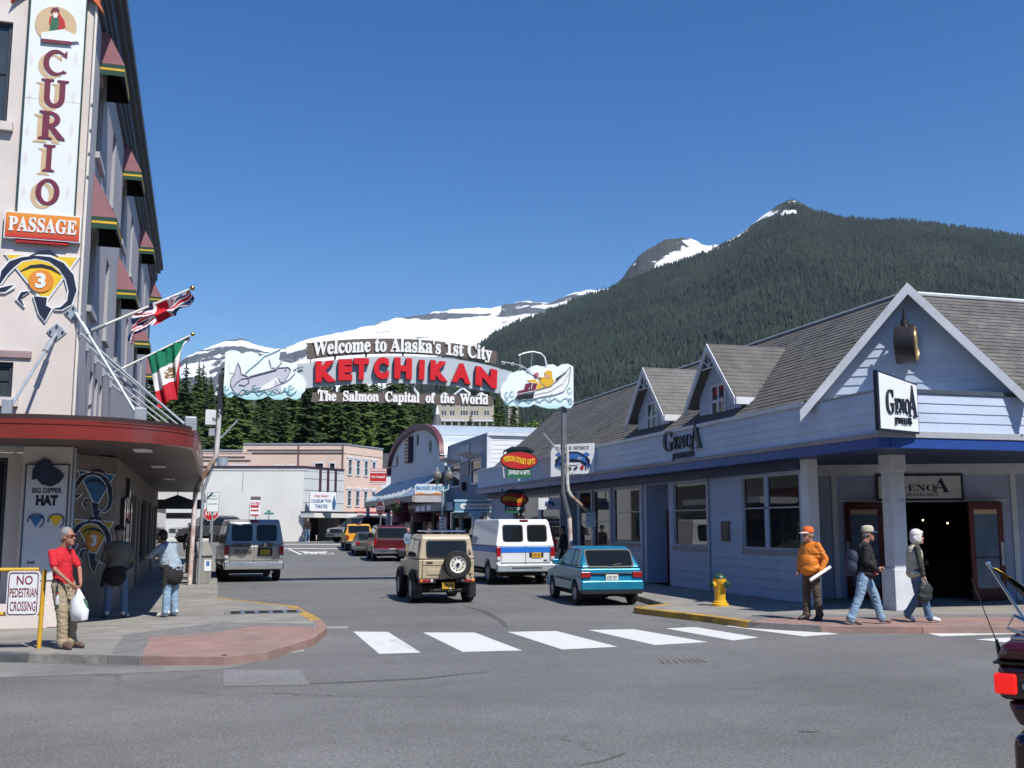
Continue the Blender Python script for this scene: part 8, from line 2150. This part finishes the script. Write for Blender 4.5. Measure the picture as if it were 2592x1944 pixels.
	if g('vest'):
		vs_ = [('e', ch, (.155 * build, .195 * build, .21)), ('c', pv + V((0, 0, .02)), ch, .165 * build, .155 * build), ('e', pv + V((0, 0, -.03)), (.172 * build, .2 * build, .10))]
		ob('vest', blob(vs_, voxel, 'vest', .006, 9), g('vest'), t, smooth=180)
	tr = [('e', pv + V((0, 0, -.02)), (.125 * build, .168 * build, .135))]
	for (hp, kn, an) in legs:
		tr += [('c', hp, kn, .098 * g('legw', 1), .078 * g('legw', 1)), ('c', kn, an + V((0, 0, .01)), .076 * g('legw', 1), .066 * g('legw', 1))]
		tr += [('c', an + V((0, 0, .035)), an + V((.01, 0, .0)), .074 * g('legw', 1), .072 * g('legw', 1))]
	ob('trousers', blob(tr, voxel, 'trousers', .007, 10), g('bottom'), t, smooth=180)
	for s, (hp, kn, an) in zip(('L', 'R'), legs):
		tf = V(J.get('toe' + s, an + V((.17, 0, -.05)))); hl = an + V((-.05, 0, -.045)) if 'toe' + s not in J else an + (an - tf) * .25
		d = (tf - hl).normalized()
		ob('shoe', blob([('c', hl, hl + d * .12, .046, .046), ('c', hl + d * .10, tf, .047, .038), ('c', an + V((0, 0, -.01)), hl + d * .09, .05, .044)], .009, 'shoe'), g('shoe'), t, smooth=180)
	if g('hair'):
		hr = [('e', H(-.045, 0, -.012), (.058, .076, .062))] if g('cap') else [('e', H(-.02, 0, .045), (.10, .086, .10)), ('e', H(-.045, 0, -.005), (.070, .080, .085))] if not g('longhair') else [('e', H(-.02, 0, .05), (.115, .105, .105)), ('e', H(-.05, 0, -.03), (.085, .105, .11)), ('e', H(.0, .075, -.03), (.055, .03, .09)), ('e', H(.0, -.075, -.03), (.055, .03, .09)), ('e', H(.06, 0, .085), (.05, .08, .035))]
		ob('hair', blob(hr, .010, 'hair', .004, 26), g('hair'), t, smooth=180)
	if g('cap'):
		cp_ = MB()
		f = Fr(H(-.005, 0, .045), rot @ V((1, 0, 0)), rot @ V((0, 1, 0)), (0, 0, 1))
		vs = []
		prof_ = [(1.0, 0), (1.0, .035), (.93, .075), (.78, .098), (.45, .112), (.0, .116)]
		cp_.loft([[f.p(.112 * r * math.cos(a), .096 * r * math.sin(a), h) for a in [6.2832 * i / 20 for i in range(20)]] for r, h in prof_[:-1]])
		c_ = ob('cap', cp_, g('cap'), t, smooth=60)
		br = [(.10 * math.cos(R(a)) + .0, .09 * math.sin(R(a))) for a in range(-78, 79, 13)]
		out_ = [(x + .10 * max(0, math.cos(R(a * 1.0))), y * .92) for (x, y), a in zip(br, range(-78, 79, 13))]
		bm_ = MB(); n = len(br)
		bm_.add([f.p(x, y, .012) for x, y in br] + [f.p(x, y, -.012) for x, y in out_] + [f.p(x, y, .004) for x, y in br] + [f.p(x, y, -.02) for x, y in out_],
				[(i, i + 1, n + i + 1, n + i) for i in range(n - 1)] + [(3 * n + i, 3 * n + i + 1, 2 * n + i + 1, 2 * n + i) for i in range(n - 1)] + [(n + i, n + i + 1, 3 * n + i + 1, 3 * n + i) for i in range(n - 1)])
		ob('cap_brim', bm_, g('brim', g('cap')), c_, smooth=60)
	if g('shades'):
		sm = MB();
		for s in (-1, 1): sm.ell(H(.098, s * .034, .012), (.010, .028, .018), 10, 6)
		sm.tube([H(.102, -.01, .014), H(.102, .01, .014)], .005, 5)
		for s in (-1, 1): sm.tube([H(.095, s * .06, .016), H(.0, s * .082, .012)], .004, 5)
		ob('sunglasses', sm, g('shades'), t, smooth=60)
	return t, H
def stand(lean=0.0, belly=0.0, h=1.75):
	s = h / 1.75
	j = dict(pelvis=(0, 0, .95), chest=(-.02 + lean, 0, 1.27), neck=(-.01 + lean * 1.3, 0, 1.48), head=(.02 + lean * 1.5, 0, 1.63))
	for k, y in (('L', 1), ('R', -1)):
		j['sh' + k] = (-.02 + lean * 1.2, y * .178, 1.395); j['el' + k] = (-.04 + lean, y * .235, 1.13); j['wr' + k] = (.04 + lean, y * .22, .88)
		j['hip' + k] = (0, y * .085, .93); j['kn' + k] = (.02, y * .095, .50); j['an' + k] = (0, y * .10, .085)
		j['hside' + k] = (1, 0, .1); j['toe' + k] = (.17, y * .13, .035)
	return j
FACE_R, FACE_L = -YAW, math.pi - YAW
DEN = mat('light_denim', (0.26, 0.38, 0.50), rough=.9, var=.22, scale=9, hue=(0.20, 0.30, 0.42), bump=.15)
DEN2 = mat('blue_denim', (0.10, 0.17, 0.27), rough=.9, var=.2, scale=9, bump=.15)
KHA = mat('khaki_cloth', (0.33, 0.265, 0.175), rough=.9, var=.14, scale=8, bump=.12)
ORJ = mat('orange_jacket_cloth', (0.68, 0.19, 0.012), rough=.6, var=.1, scale=8, bump=.12)
BRT = mat('brown_trousers_cloth', (0.085, 0.06, 0.045), rough=.9, var=.18, scale=8)
BLKC = mat('black_knit', (0.018, 0.016, 0.017), rough=.9, var=.2, scale=10)
REDP = mat('red_polo_cloth', (0.55, 0.012, 0.025), rough=.85, var=.08, scale=8)
OLV = mat('olive_sleeve', (0.055, 0.06, 0.045), rough=.9, var=.15, scale=8)
VST = mat('cream_vest', (0.52, 0.49, 0.36), rough=.8, var=.08, scale=8)
GRYJ = mat('grey_green_jacket', (0.15, 0.145, 0.12), rough=.9, var=.12, scale=8)
BGSH = mat('blue_grey_top', (0.30, 0.37, 0.43), rough=.9, var=.1, scale=8)
BRSH = mat('brown_shoe', (0.10, 0.06, 0.045), rough=.6, var=.15)
TANS = mat('taupe_trainer', (0.19, 0.15, 0.13), rough=.8, var=.2)
WSH = mat('white_trainer', (0.70, 0.70, 0.70), rough=.6, var=.06)
DSH = mat('black_shoe', (0.02, 0.018, 0.017), rough=.5)
HGR = mat('grey_hair', (0.24, 0.23, 0.22), rough=.8, var=.3, scale=30)
HWH = mat('white_hair', (0.66, 0.65, 0.62), rough=.7, var=.15, scale=30)
HDK = mat('dark_hair', (0.02, 0.014, 0.011), rough=.6, var=.2, scale=30)
SHD = mat('dark_lens', (0.012, 0.01, 0.012), rough=.1); SHR = mat('red_lens', (0.09, 0.012, 0.012), rough=.1)
BGC = mat('beige_cap', (0.50, 0.45, 0.34), rough=.85); BLB = mat('navy_brim', (0.03, 0.045, 0.12), rough=.8)
ORC = mat('orange_cap', (0.75, 0.13, 0.02), rough=.8); PKB = mat('pale_brim', (0.72, 0.55, 0.48), rough=.8)
j = stand(-.06)
j.update(pelvis=(-.12, 0, .93), chest=(-.17, 0, 1.25), neck=(-.14, 0, 1.46), head=(-.08, 0, 1.61), headrot=R(12))
for k, y in (('L', 1), ('R', -1)):
	j['hip' + k] = (-.11, y * .09, .92); j['kn' + k] = (-.01, y * .09, .50); j['an' + k] = (.02, y * .085, .085); j['toe' + k] = (.20, y * .12, .035)
	j['sh' + k] = (-.18, y * .175, 1.375); j['el' + k] = (-.05, y * .235, 1.14); j['wr' + k] = (.13, y * .09, .93); j['hand' + k] = (.5, -y * .55, -.6); j['hside' + k] = (.4, 0, .8); j['curl' + k] = .8
person('man in red polo shirt and khaki trousers leaning beside the no-crossing sign', (-2.03, 16.62, SW), FACE_R - R(22), j, dict(skin=SKT, top=REDP, top_name='polo_shirt', sleeve=.75, bottom=KHA, shoe=BRSH, hair=HGR, shades=SHR, belly=-.02, wr=.008, legw=1.08), .010)
hm = Matrix.Rotation(FACE_R - R(22), 3, 'Z'); base = Vector((-2.03, 16.62, SW))
def loc_of(p, b=None, m=None): return (b or base) + (m or hm) @ Vector(p)
bg_ = thing('plastic_bag', 'white plastic carrier bag with green print held by the man in red', 'bag', loc_of((.17, .0, .40)))
m5 = MB(); rn = random.Random(5); rings = []
for k, (z, w, d) in enumerate(((.40, .10, .05), (.42, .13, .08), (.55, .15, .10), (.68, .12, .08), (.78, .07, .04), (.86, .02, .015))):
	rings.append([loc_of((.20 + .02 * math.sin(k) + w * math.cos(a) * (1 + .12 * rn.uniform(-1, 1)), d * math.sin(a) * (1 + .2 * rn.uniform(-1, 1)), z)) for a in [6.283 * i / 14 for i in range(14)]])
m5.loft(rings); sh_ = wob('sack', m5, mat('bag_white', (.74, .76, .76), rough=.45, var=.05), bg_, smooth=50)
wob('print', MB().tube([loc_of((.335, .04, .5)), loc_of((.345, .02, .6)), loc_of((.30, .0, .72))], .022, 5), SGRN, sh_)
ly = thing('lanyard_bottle', 'small water bottle clipped to the belt of the man in red', 'bottle', loc_of((.0, -.20, .62)))
wob('bottle', MB().lathe([(.022, 0), (.026, .02), (.026, .10), (.012, .13), (.012, .15)], fr_up(loc_of((.0, -.205, .64))), 10), TLW, ly, smooth=50)
wob('strap', MB().tube([loc_of((.0, -.205, .79)), loc_of((-.02, -.20, .95))], .010, 5), NAVY, ly); wob('cap', MB().cyl(loc_of((.0, -.205, .79)), loc_of((.0, -.205, .81)), .016, n=8), SRED, ly)
j = stand(0)
j.update(chest=(-.04, 0, 1.26), head=(.04, 0, 1.60), neck=(-.0, 0, 1.46), headrot=R(-8))
j['elL'] = (-.12, .27, 1.14); j['wrL'] = (.02, .26, .90); j['elR'] = (.03, -.25, 1.12); j['wrR'] = (.16, -.15, .95); j['handL'] = (.25, -.05, -1); j['curlL'] = 1.1
j['anL'] = (-.07, .11, .085); j['toeL'] = (.09, .15, .035); j['anR'] = (.06, -.09, .085); j['toeR'] = (.23, -.10, .035); j['knL'] = (-.01, .11, .5); j['knR'] = (.04, -.1, .5)
L1 = Vector((10.90, 17.62, SW)); rzo = FACE_L + R(28); mo_ = Matrix.Rotation(rzo, 3, 'Z')
person('stout man in orange jacket and orange cap standing at the right kerb', L1, rzo, j, dict(top=ORJ, bottom=BRT, shoe=DSH, cap=ORC, brim=PKB, hair=HGR, belly=.028, build=1.24, loose=1.12, wr=.010, legw=1.05, skin=SKT), .010)
rp = thing('paper_roll', 'white rolled paper held by the man in orange', 'paper roll', loc_of((.05, .27, .8), L1, mo_))
a, b = loc_of((.27, .25, .76), L1, mo_), loc_of((-.17, .33, 1.0), L1, mo_)
wob('roll', MB().cyl(a, b, .032, n=14), mat('paper_white', (.78, .78, .77), rough=.7, var=.03), rp, smooth=50)
j = stand(.02)
j.update(pelvis=(0, 0, .93), chest=(.03, 0, 1.26), neck=(.06, 0, 1.47), head=(.11, 0, 1.62))
j['shL'] = (.06, .175, 1.39); j['shR'] = (.02, -.175, 1.39)
j['elR'] = (-.02, -.23, 1.13); j['wrR'] = (.20, -.17, .99); j['handR'] = (.9, .1, .15); j['curlR'] = 1.2; j['hsideR'] = (0, .2, 1)
j['elL'] = (.03, .24, 1.12); j['wrL'] = (.20, .22, .97)
j['hipL'] = (.02, .085, .92); j['knL'] = (.21, .09, .52); j['anL'] = (.31, .09, .10); j['toeL'] = (.47, .10, .055)
j['hipR'] = (-.02, -.085, .92); j['knR'] = (-.12, -.09, .52); j['anR'] = (-.30, -.10, .10); j['toeR'] = (-.13, -.12, .035)
L2 = Vector((11.36, 16.62, SW)); m2 = Matrix.Rotation(FACE_R, 3, 'Z')
person('man in black sweater and pale jeans striding right with a backpack', L2, FACE_R, j, dict(top=BLKC, top_name='sweater', bottom=DEN, shoe=TANS, cap=BGC, brim=BLB, shades=SHD, hair=HGR, loose=1.12, build=1.04, wr=.013, legw=1.08, belly=.02, skin=SKT), .010)
bk = thing('backpack', 'dark blue backpack on the back of the walking man in black', 'backpack', loc_of((-.24, 0, .9), L2, m2))
wob('pack', blob([('e', loc_of((-.19, 0, 1.18), L2, m2), (.10, .14, .16)), ('e', loc_of((-.22, 0, 1.02), L2, m2), (.12, .15, .16)), ('e', loc_of((-.27, 0, .96), L2, m2), (.08, .11, .10))], .012, 'pack', .006), mat('navy_pack', (.022, .03, .055), rough=.7, var=.2, scale=6), bk, smooth=180)
wob('hip_belt', MB().tube([loc_of((-.12, -.17, 1.02), L2, m2), loc_of((.04, -.20, .98), L2, m2), loc_of((.14, -.12, .93), L2, m2), loc_of((.16, 0, .92), L2, m2)], .018, 6), BLKC, bk, smooth=60)
wob('waist_pouch', blob([('e', loc_of((.14, -.12, .93), L2, m2), (.06, .05, .06))], .01, 'pouch'), SRED, bk, smooth=180)
j = stand(.0)
j.update(pelvis=(-.02, 0, .92), chest=(-.02, 0, 1.22), neck=(.01, 0, 1.42), head=(.05, 0, 1.56))
for k, y in (('L', 1), ('R', -1)): j['sh' + k] = (-.02, y * .165, 1.36); j['hip' + k] = (0, y * .085, .90)
j['elR'] = (-.0, -.22, 1.09); j['wrR'] = (.05, -.21, .86); j['elL'] = (.02, .2, 1.09); j['wrL'] = (.10, .19, .87)
j['knL'] = (.06, .085, .49); j['anL'] = (-.17, .09, .13); j['toeL'] = (-.06, .09, .04); j['knR'] = (.08, -.085, .50); j['anR'] = (.16, -.09, .095); j['toeR'] = (.33, -.10, .05)
L3 = Vector((12.55, 16.72, SW))
person('white-haired woman in cream vest walking right with a dark bag', L3, FACE_R, j, dict(top=OLV, top_name='sweater', bottom=DEN2, shoe=WSH, hair=HWH, longhair=True, shades=SHD, vest=VST, build=.95, loose=1.0, wr=.010), .010)
hb_ = thing('handbag', 'dark green soft bag hanging from the white-haired woman\'s hand', 'bag', loc_of((.08, -.22, .4), L3, m2))
wob('bag_body', blob([('e', loc_of((.06, -.24, .60), L3, m2), (.15, .07, .15)), ('e', loc_of((.04, -.23, .50), L3, m2), (.16, .08, .12))], .012, 'bag', .008), mat('dark_green_bag', (.018, .026, .024), rough=.6, var=.2), hb_, smooth=180)
wob('bag_handle', MB().tube([loc_of((.0, -.23, .70), L3, m2), loc_of((.05, -.22, .83), L3, m2), loc_of((.12, -.23, .70), L3, m2)], .012, 6), BGSH, hb_, smooth=60)
j = stand(.03)
j['elL'] = (.02, .26, 1.13); j['elR'] = (.02, -.26, 1.13); j['wrL'] = (.22, .12, 1.02); j['wrR'] = (.22, -.12, 1.02); j['headrot'] = 0
for k, y in (('L', 1), ('R', -1)): j['an' + k] = (0, y * .16, .085); j['kn' + k] = (.02, y * .14, .5); j['toe' + k] = (.16, y * .22, .035)
L4 = Vector((-1.80, 21.75, SW)); m4_ = Matrix.Rotation(R(92), 3, 'Z')
person('man in grey jacket and jeans seen from behind under the red canopy', L4, R(92), j, dict(top=GRYJ, bottom=DEN2, shoe=WSH, cap=mat('dark_cap', (.02, .018, .022), rough=.8), hair=HGR, build=1.12, loose=1.15, wr=.012, belly=.03), .012)
def waist_wrap(name, label, L, m, w, col):
	t = thing(name, label, 'jacket', L + Vector((0, 0, .7)))
	wob('wrap', blob([('e', L + m @ Vector((0, 0, .95)), (.19 * w, .22 * w, .10), m), ('e', L + m @ Vector((-.10, .02, .80)), (.11 * w, .20 * w, .20), m), ('c', L + m @ Vector((-.06, .20, .9)), L + m @ Vector((-.06, .26, .62)), .06, .04)], .014, 'wrap', .004), col, t, smooth=180)
waist_wrap('tied_jacket', 'black jacket tied round the waist of the man in grey', L4, m4_, 1.0, BLKC)
j = stand(.10)
j.update(pelvis=(-.05, 0, .93), chest=(.10, 0, 1.22), neck=(.20, 0, 1.42), head=(.27, 0, 1.55))
for k, y in (('L', 1), ('R', -1)): j['sh' + k] = (.12, y * .185, 1.36); j['el' + k] = (.32, y * .24, 1.18); j['wr' + k] = (.52, y * .14, 1.17); j['hip' + k] = (-.05, y * .09, .91); j['kn' + k] = (.0, y * .10, .5); j['an' + k] = (-.02, y * .12, .085); j['toe' + k] = (.15, y * .14, .035)
L5 = Vector((-.80, 21.75, SW)); m5_ = Matrix.Rotation(R(140), 3, 'Z')
person('woman in pale blue top and jeans leaning to the shop window under the red canopy', L5, R(140), j, dict(top=BGSH, top_name='sweater', bottom=DEN, shoe=WSH, hair=HDK, longhair=False, build=1.15, loose=1.05, belly=.03, legw=1.1), .012)
waist_wrap('tied_jacket', 'black jacket tied round the waist of the woman in pale blue', L5, m5_, 1.12, BLKC)
def walker(label, loc, rz, top, bottom, hair, shoe=DSH, cap=None, ph=1):
	j = stand(.02)
	j['knL'] = (.12, .09, .51); j['anL'] = (.18 * ph, .09, .09); j['toeL'] = (.34 * ph, .1, .045); j['knR'] = (-.04, -.09, .5); j['anR'] = (-.18 * ph, -.1, .10); j['toeR'] = (-.02, -.1, .035)
	j['elL'] = (-.08, .24, 1.13); j['wrL'] = (-.02, .23, .88); j['elR'] = (.02, -.24, 1.13); j['wrR'] = (.14, -.2, .92)
	d = dict(top=top, bottom=bottom, shoe=shoe, hair=hair, loose=1.1)
	if cap: d['cap'] = cap
	return person(label, loc, rz, j, d, .018)
walker('person in dark clothes walking away along the left pavement', (-.85, 41.0, SW), R(95), BLKC, BLKC, HDK)
p = at_depth(1031, 1405, 53.5); walker('bald man in grey-blue shirt standing beside the red vehicle', (p.x, p.y, gz(p.y)), R(-60), mat('steel_blue_shirt', (.14, .20, .29), rough=.85), KHA, None, ph=.2)
walker('man in black top and blue jeans standing outside the theatre', (6.75, 80.6, gz(80.6)), R(-80), BLKC, DEN2, HDK, WSH, ph=.2)
p = TFc.p(2.6, 0, -1.4); walker('person in dark red top inside the theatre entrance', (p.x, p.y, .66), R(-90), MAR, BLKC, HDK, ph=.2)
p = at_depth(1081, 1420, 46); walker('person in dark cap behind the beige off-roader', (p.x, p.y, SW), R(-30), BLKC, DEN2, HDK, cap=BLKC, ph=.4)
walker('person in dark clothes in the doorway behind the arch pole', (12.7, 37.6, SW), R(170), BLKC, BLKC, HDK, ph=.3)
# ------------------------------------------------------------------ no-crossing sign on yellow pipe rail
bs = thing('no_crossing_barrier', 'yellow pipe rail with white sign reading NO PEDESTRIAN CROSSING', 'barrier', (-2.42, 16.8, SW))
YP = mat('yellow_pipe_paint', (0.62, 0.36, 0.03), rough=.5, var=.15, scale=8)
bp0 = on_z(98, 1641, SW); Yb = bp0.y
pt = on_y(113, 1442, Yb)
wob('post', MB().cyl(bp0, pt, .032, n=10), YP, bs, smooth=50)
for v in (1442, 1553):
	p = on_y(80, v, Yb + .03); wob('rail', MB().cyl((p.x + .1, Yb + .03, p.z), (p.x - 3, Yb + .25, p.z), .03, n=10), YP, bs, smooth=50)
wob('far_post', MB().cyl((bp0.x - 2.6, Yb + .25, SW), (bp0.x - 2.6, Yb + .25, pt.z), .032, n=10), YP, bs, smooth=50)
NF = fr_between((on_y(13, 1500, Yb - .08).x, Yb - .06, 0), (on_y(104, 1500, Yb - .16).x, Yb - .14, 0)); NF.n = Vector((NF.u.y, -NF.u.x, 0)); NP = pxa(NF)
a, b = NP(13, 1560), NP(103, 1445)
wob('sign_plate', MB().prism(rrect(a[0], b[0], a[1], b[1], .05), NF, -.01, 0), WHS, bs)
e_ = MB().tube([NF.p(x, y, .004) for x, y in rrect(a[0] + .025, b[0] - .025, a[1] + .025, b[1] - .025, .04)], .007, 4, closed=True); wob('sign_border', e_, MAR, bs)
NR = mat('sign_wine_red', (0.20, 0.012, 0.03), rough=.5)
for sx, u0, u1, v0, v1 in (('NO', 42, 84, 1457, 1480), ('PEDESTRIAN', 24, 97, 1488, 1512), ('CROSSING', 24, 91, 1522, 1547)):
	p, q = NP(u0, v1), NP(u1, v0); m5 = MB(); text(m5, sx, NF, p[0], q[0], p[1], q[1], .001, .004, bold=.01); wob('lettering', m5, NR, bs)
for v in (1450, 1556): p = NP(62, v); wob('bolt', MB().cyl(NF.p(p[0], p[1], 0), NF.p(p[0], p[1], .012), .014, n=8), GALV, bs)
# ------------------------------------------------------------------ touring motorcycle at the right edge
MX = at_depth(2592, 1740, 6.55)
mo = thing('motorcycle', 'dark red touring motorcycle with chrome rack, tail lamp and furled flag', 'motorcycle', (MX.x + .3, MX.y, 0))
hdg = R(-50)
MR = Matrix.Rotation(hdg, 3, 'Z'); bz = at_depth(2517, 1740, 6.5) - MR @ Vector((-.315, -.03, 0)); bz.z = 0
def mp(x, y, z): return bz + MR @ Vector((x, y, z))
MRD = paint('deep_red_paint', (0.050, 0.004, 0.007), rough=.16, coat=.8)
def mbox(name, x0, x1, y0, y1, z0, z1, m, parent=mo, bev=.04, top=1.0, bot=1.0):
	if parent is tkp: z0, z1 = z0 + .2, z1 + .2
	mb = MB().box(x0, x1, y0, y1, z0, z1)
	mb.v = [tuple(mp(x * (top if z > (z0 + z1) / 2 else bot), y * (1 if z > (z0 + z1) / 2 else .95), z)) for x, y, z in mb.v]
	return wob(name, mb, m, parent, bev=bev, seg=4)
tkp = None
tk = tkp = mbox('tour_trunk', -.31, .31, -.02, .42, .94, 1.14, MRD, top=.97, bot=1.0, bev=.05)
mbox('trunk_lid', -.31, .31, -.03, .42, .945, 1.06, MRD, tk, bev=.05, top=.85)
mbox('trunk_seam', -.315, .315, -.028, .42, .935, .947, TRB, tk, bev=0)
mbox('trunk_skirt', -.27, .27, .0, .40, .60, .735, MRD, tk, bev=.04, bot=.78)
mbox('tail_lamp', -.315, -.20, -.045, .10, .775, .885, mat('tail_lamp_lit', (.55, .01, .01), rough=.2, emit=((1, .02, .015), .55)), tk, bev=.015)
mbox('tail_lamp', .20, .315, -.045, .10, .775, .885, mat('tail_lamp_lit', (0, 0, 0)), tk, bev=.015)
mbox('name_strip', -.19, .19, -.04, .05, .79, .86, TRB, tk, bev=.006)
m5 = MB(); f = Fr(mp(0, -.041, 0), MR @ Vector((1, 0, 0)), (0, 0, 1)); f.n = Vector((f.u.y, -f.u.x, 0)); text(m5, 'HARLEY-DAVIDSON', f, -.17, .17, 1.01, 1.04, 0, .003, bold=.01); wob('lettering', m5, GALV, tk)
for x in (-.14, .0, .14): wob('rack_bar', MB().tube([mp(x, .02, 1.28), mp(x, .38, 1.28)], .009, 6), CHR, mo, smooth=50)
wob('rack_rail', MB().tube([mp(-.22, .02, 1.275), mp(.22, .02, 1.275), mp(.22, .40, 1.275), mp(-.22, .40, 1.275)], .010, 6, closed=True), CHR, mo, smooth=50)
wob('rack_loop', MB().tube([mp(-.12, .05, 1.28), mp(-.24, .02, 1.33), mp(-.20, .03, 1.40), mp(-.08, .05, 1.34)], .010, 6), CHR, mo, smooth=50)
wob('antenna', MB().tube([mp(-.295, .06, 1.22), mp(-.42, .06, 1.60)], [.004, .002], 5), TRB, mo)
wob('antenna_base', MB().cyl(mp(-.28, .06, 1.12), mp(-.305, .06, 1.26), .020, .008, n=8), TRB, mo, smooth=50)
fl0, fl1 = mp(.02, .14, 1.30), mp(-.33, .10, 1.68)
wob('flag_staff', MB().cyl(mp(-.12, .12, 1.29), fl1, .009, n=8), CHR, mo, smooth=50); wob('staff_tip', MB().ell(fl1, .014, 8, 6), CHR, mo, smooth=60)
m5 = MB(); vs = []; nu, nv = 14, 22
for i in range(nv + 1):
	t_ = i / nv; c = fl1.lerp(fl0, .06 + .94 * t_); w = .012 + .14 * t_ ** .9
	for k in range(nu + 1):
		q = k / nu
		vs.append(c + MR @ Vector((w * q * .75 + .01 * math.sin(q * 9), .02 * math.sin(q * 11 + t_ * 6), -.05 * q * t_ + .12 * q * t_)))
m5.add(vs, [(i * (nu + 1) + k, i * (nu + 1) + k + 1, (i + 1) * (nu + 1) + k + 1, (i + 1) * (nu + 1) + k) for i in range(nv) for k in range(nu)])
m5.mi = [(2 if i < 4 and k > 7 else (1 if (i - 14) ** 2 / 14 + (k - 6.5) ** 2 / 9 < 1 else 0)) for i in range(nv) for k in range(nu)]
wob('furled_flag', m5, [mat('flag_black_green', (.018, .028, .024), rough=.5, var=.2), WHS, SYEL], mo, smooth=180)
mbox('pillion_backrest', -.17, .17, .44, .52, .98, 1.24, TRB, bev=.05)
mbox('seat', -.19, .19, .42, 1.15, .72, .86, TRB, bev=.06)
mbox('saddlebag', -.30, -.14, .34, .86, .40, .70, MRD, bev=.06); mbox('saddlebag', .14, .30, .34, .86, .40, .70, MRD, bev=.06)
mbox('rear_fender', -.13, .13, .05, .62, .55, .66, MRD, bev=.05)
mbox('fuel_tank', -.20, .20, 1.1, 1.65, .76, .98, MRD, bev=.08); mbox('engine', -.26, .26, .95, 1.5, .25, .72, CHR, bev=.05); mbox('fairing', -.38, .38, 1.65, 1.95, .85, 1.30, MRD, bev=.10)
wob('windscreen', MB().add([mp(-.26, 1.72, 1.28), mp(.26, 1.72, 1.28), mp(.2, 1.55, 1.58), mp(-.2, 1.55, 1.58)], [(0, 1, 2, 3)]), CGL, mo)
for y_ in (.34, 1.98):
	f = Fr(mp(0, y_, .32), (0, 0, 1), MR @ Vector((0, 1, 0)), MR @ Vector((1, 0, 0)))
	w_ = wob('wheel', MB().lathe([(.2, -.06), (.29, -.065), (.32, -.03), (.32, .03), (.29, .065), (.2, .06)], f, 28), RUB, mo, smooth=40); wob('rim', MB().lathe([(.2, -.04), (.06, -.05), (.06, .05), (.2, .04)], f, 20), CHR, w_, smooth=40)
wob('handlebar', MB().tube([mp(-.42, 1.40, 1.08), mp(-.2, 1.6, 1.12), mp(.2, 1.6, 1.12), mp(.42, 1.40, 1.08)], .014, 8), CHR, mo, smooth=50)
wob('fork', MB().cyl(mp(-.1, 1.95, .35), mp(-.1, 1.72, 1.0), .025, n=8), CHR, mo); wob('fork', MB().cyl(mp(.1, 1.95, .35), mp(.1, 1.72, 1.0), .025, n=8), CHR, mo)
wob('crash_bar', MB().tube([mp(-.1, .2, .46), mp(-.24, .16, .46), mp(-.3, .6, .42)], .013, 6), CHR, mo, smooth=50)
wob('exhaust', MB().cyl(mp(-.26, .3, .28), mp(-.26, 1.3, .28), .045, n=10), CHR, mo, smooth=50)
# ------------------------------------------------------------------ thin summer haze between the town and the mountains
hz = bpy.data.materials.new('air_haze'); hz.use_nodes = True
N_ = hz.node_tree.nodes; N_.remove(N_['Principled BSDF'])
pvn = N_.new('ShaderNodeVolumePrincipled')
pvn.inputs['Color'].default_value = (0.72, 0.84, 1.0, 1); pvn.inputs['Density'].default_value = 0.000034; pvn.inputs['Anisotropy'].default_value = 0.2
hz.node_tree.links.new(pvn.outputs[0], N_['Material Output'].inputs['Volume'])
ob('haze', MB().box(-6100, 6100, -3100, 6600, -1.2, 1010), hz, kind='stuff', label='thin blue air over the town and mountains', cat='haze')
bpy.data.scenes.remove(TMP)
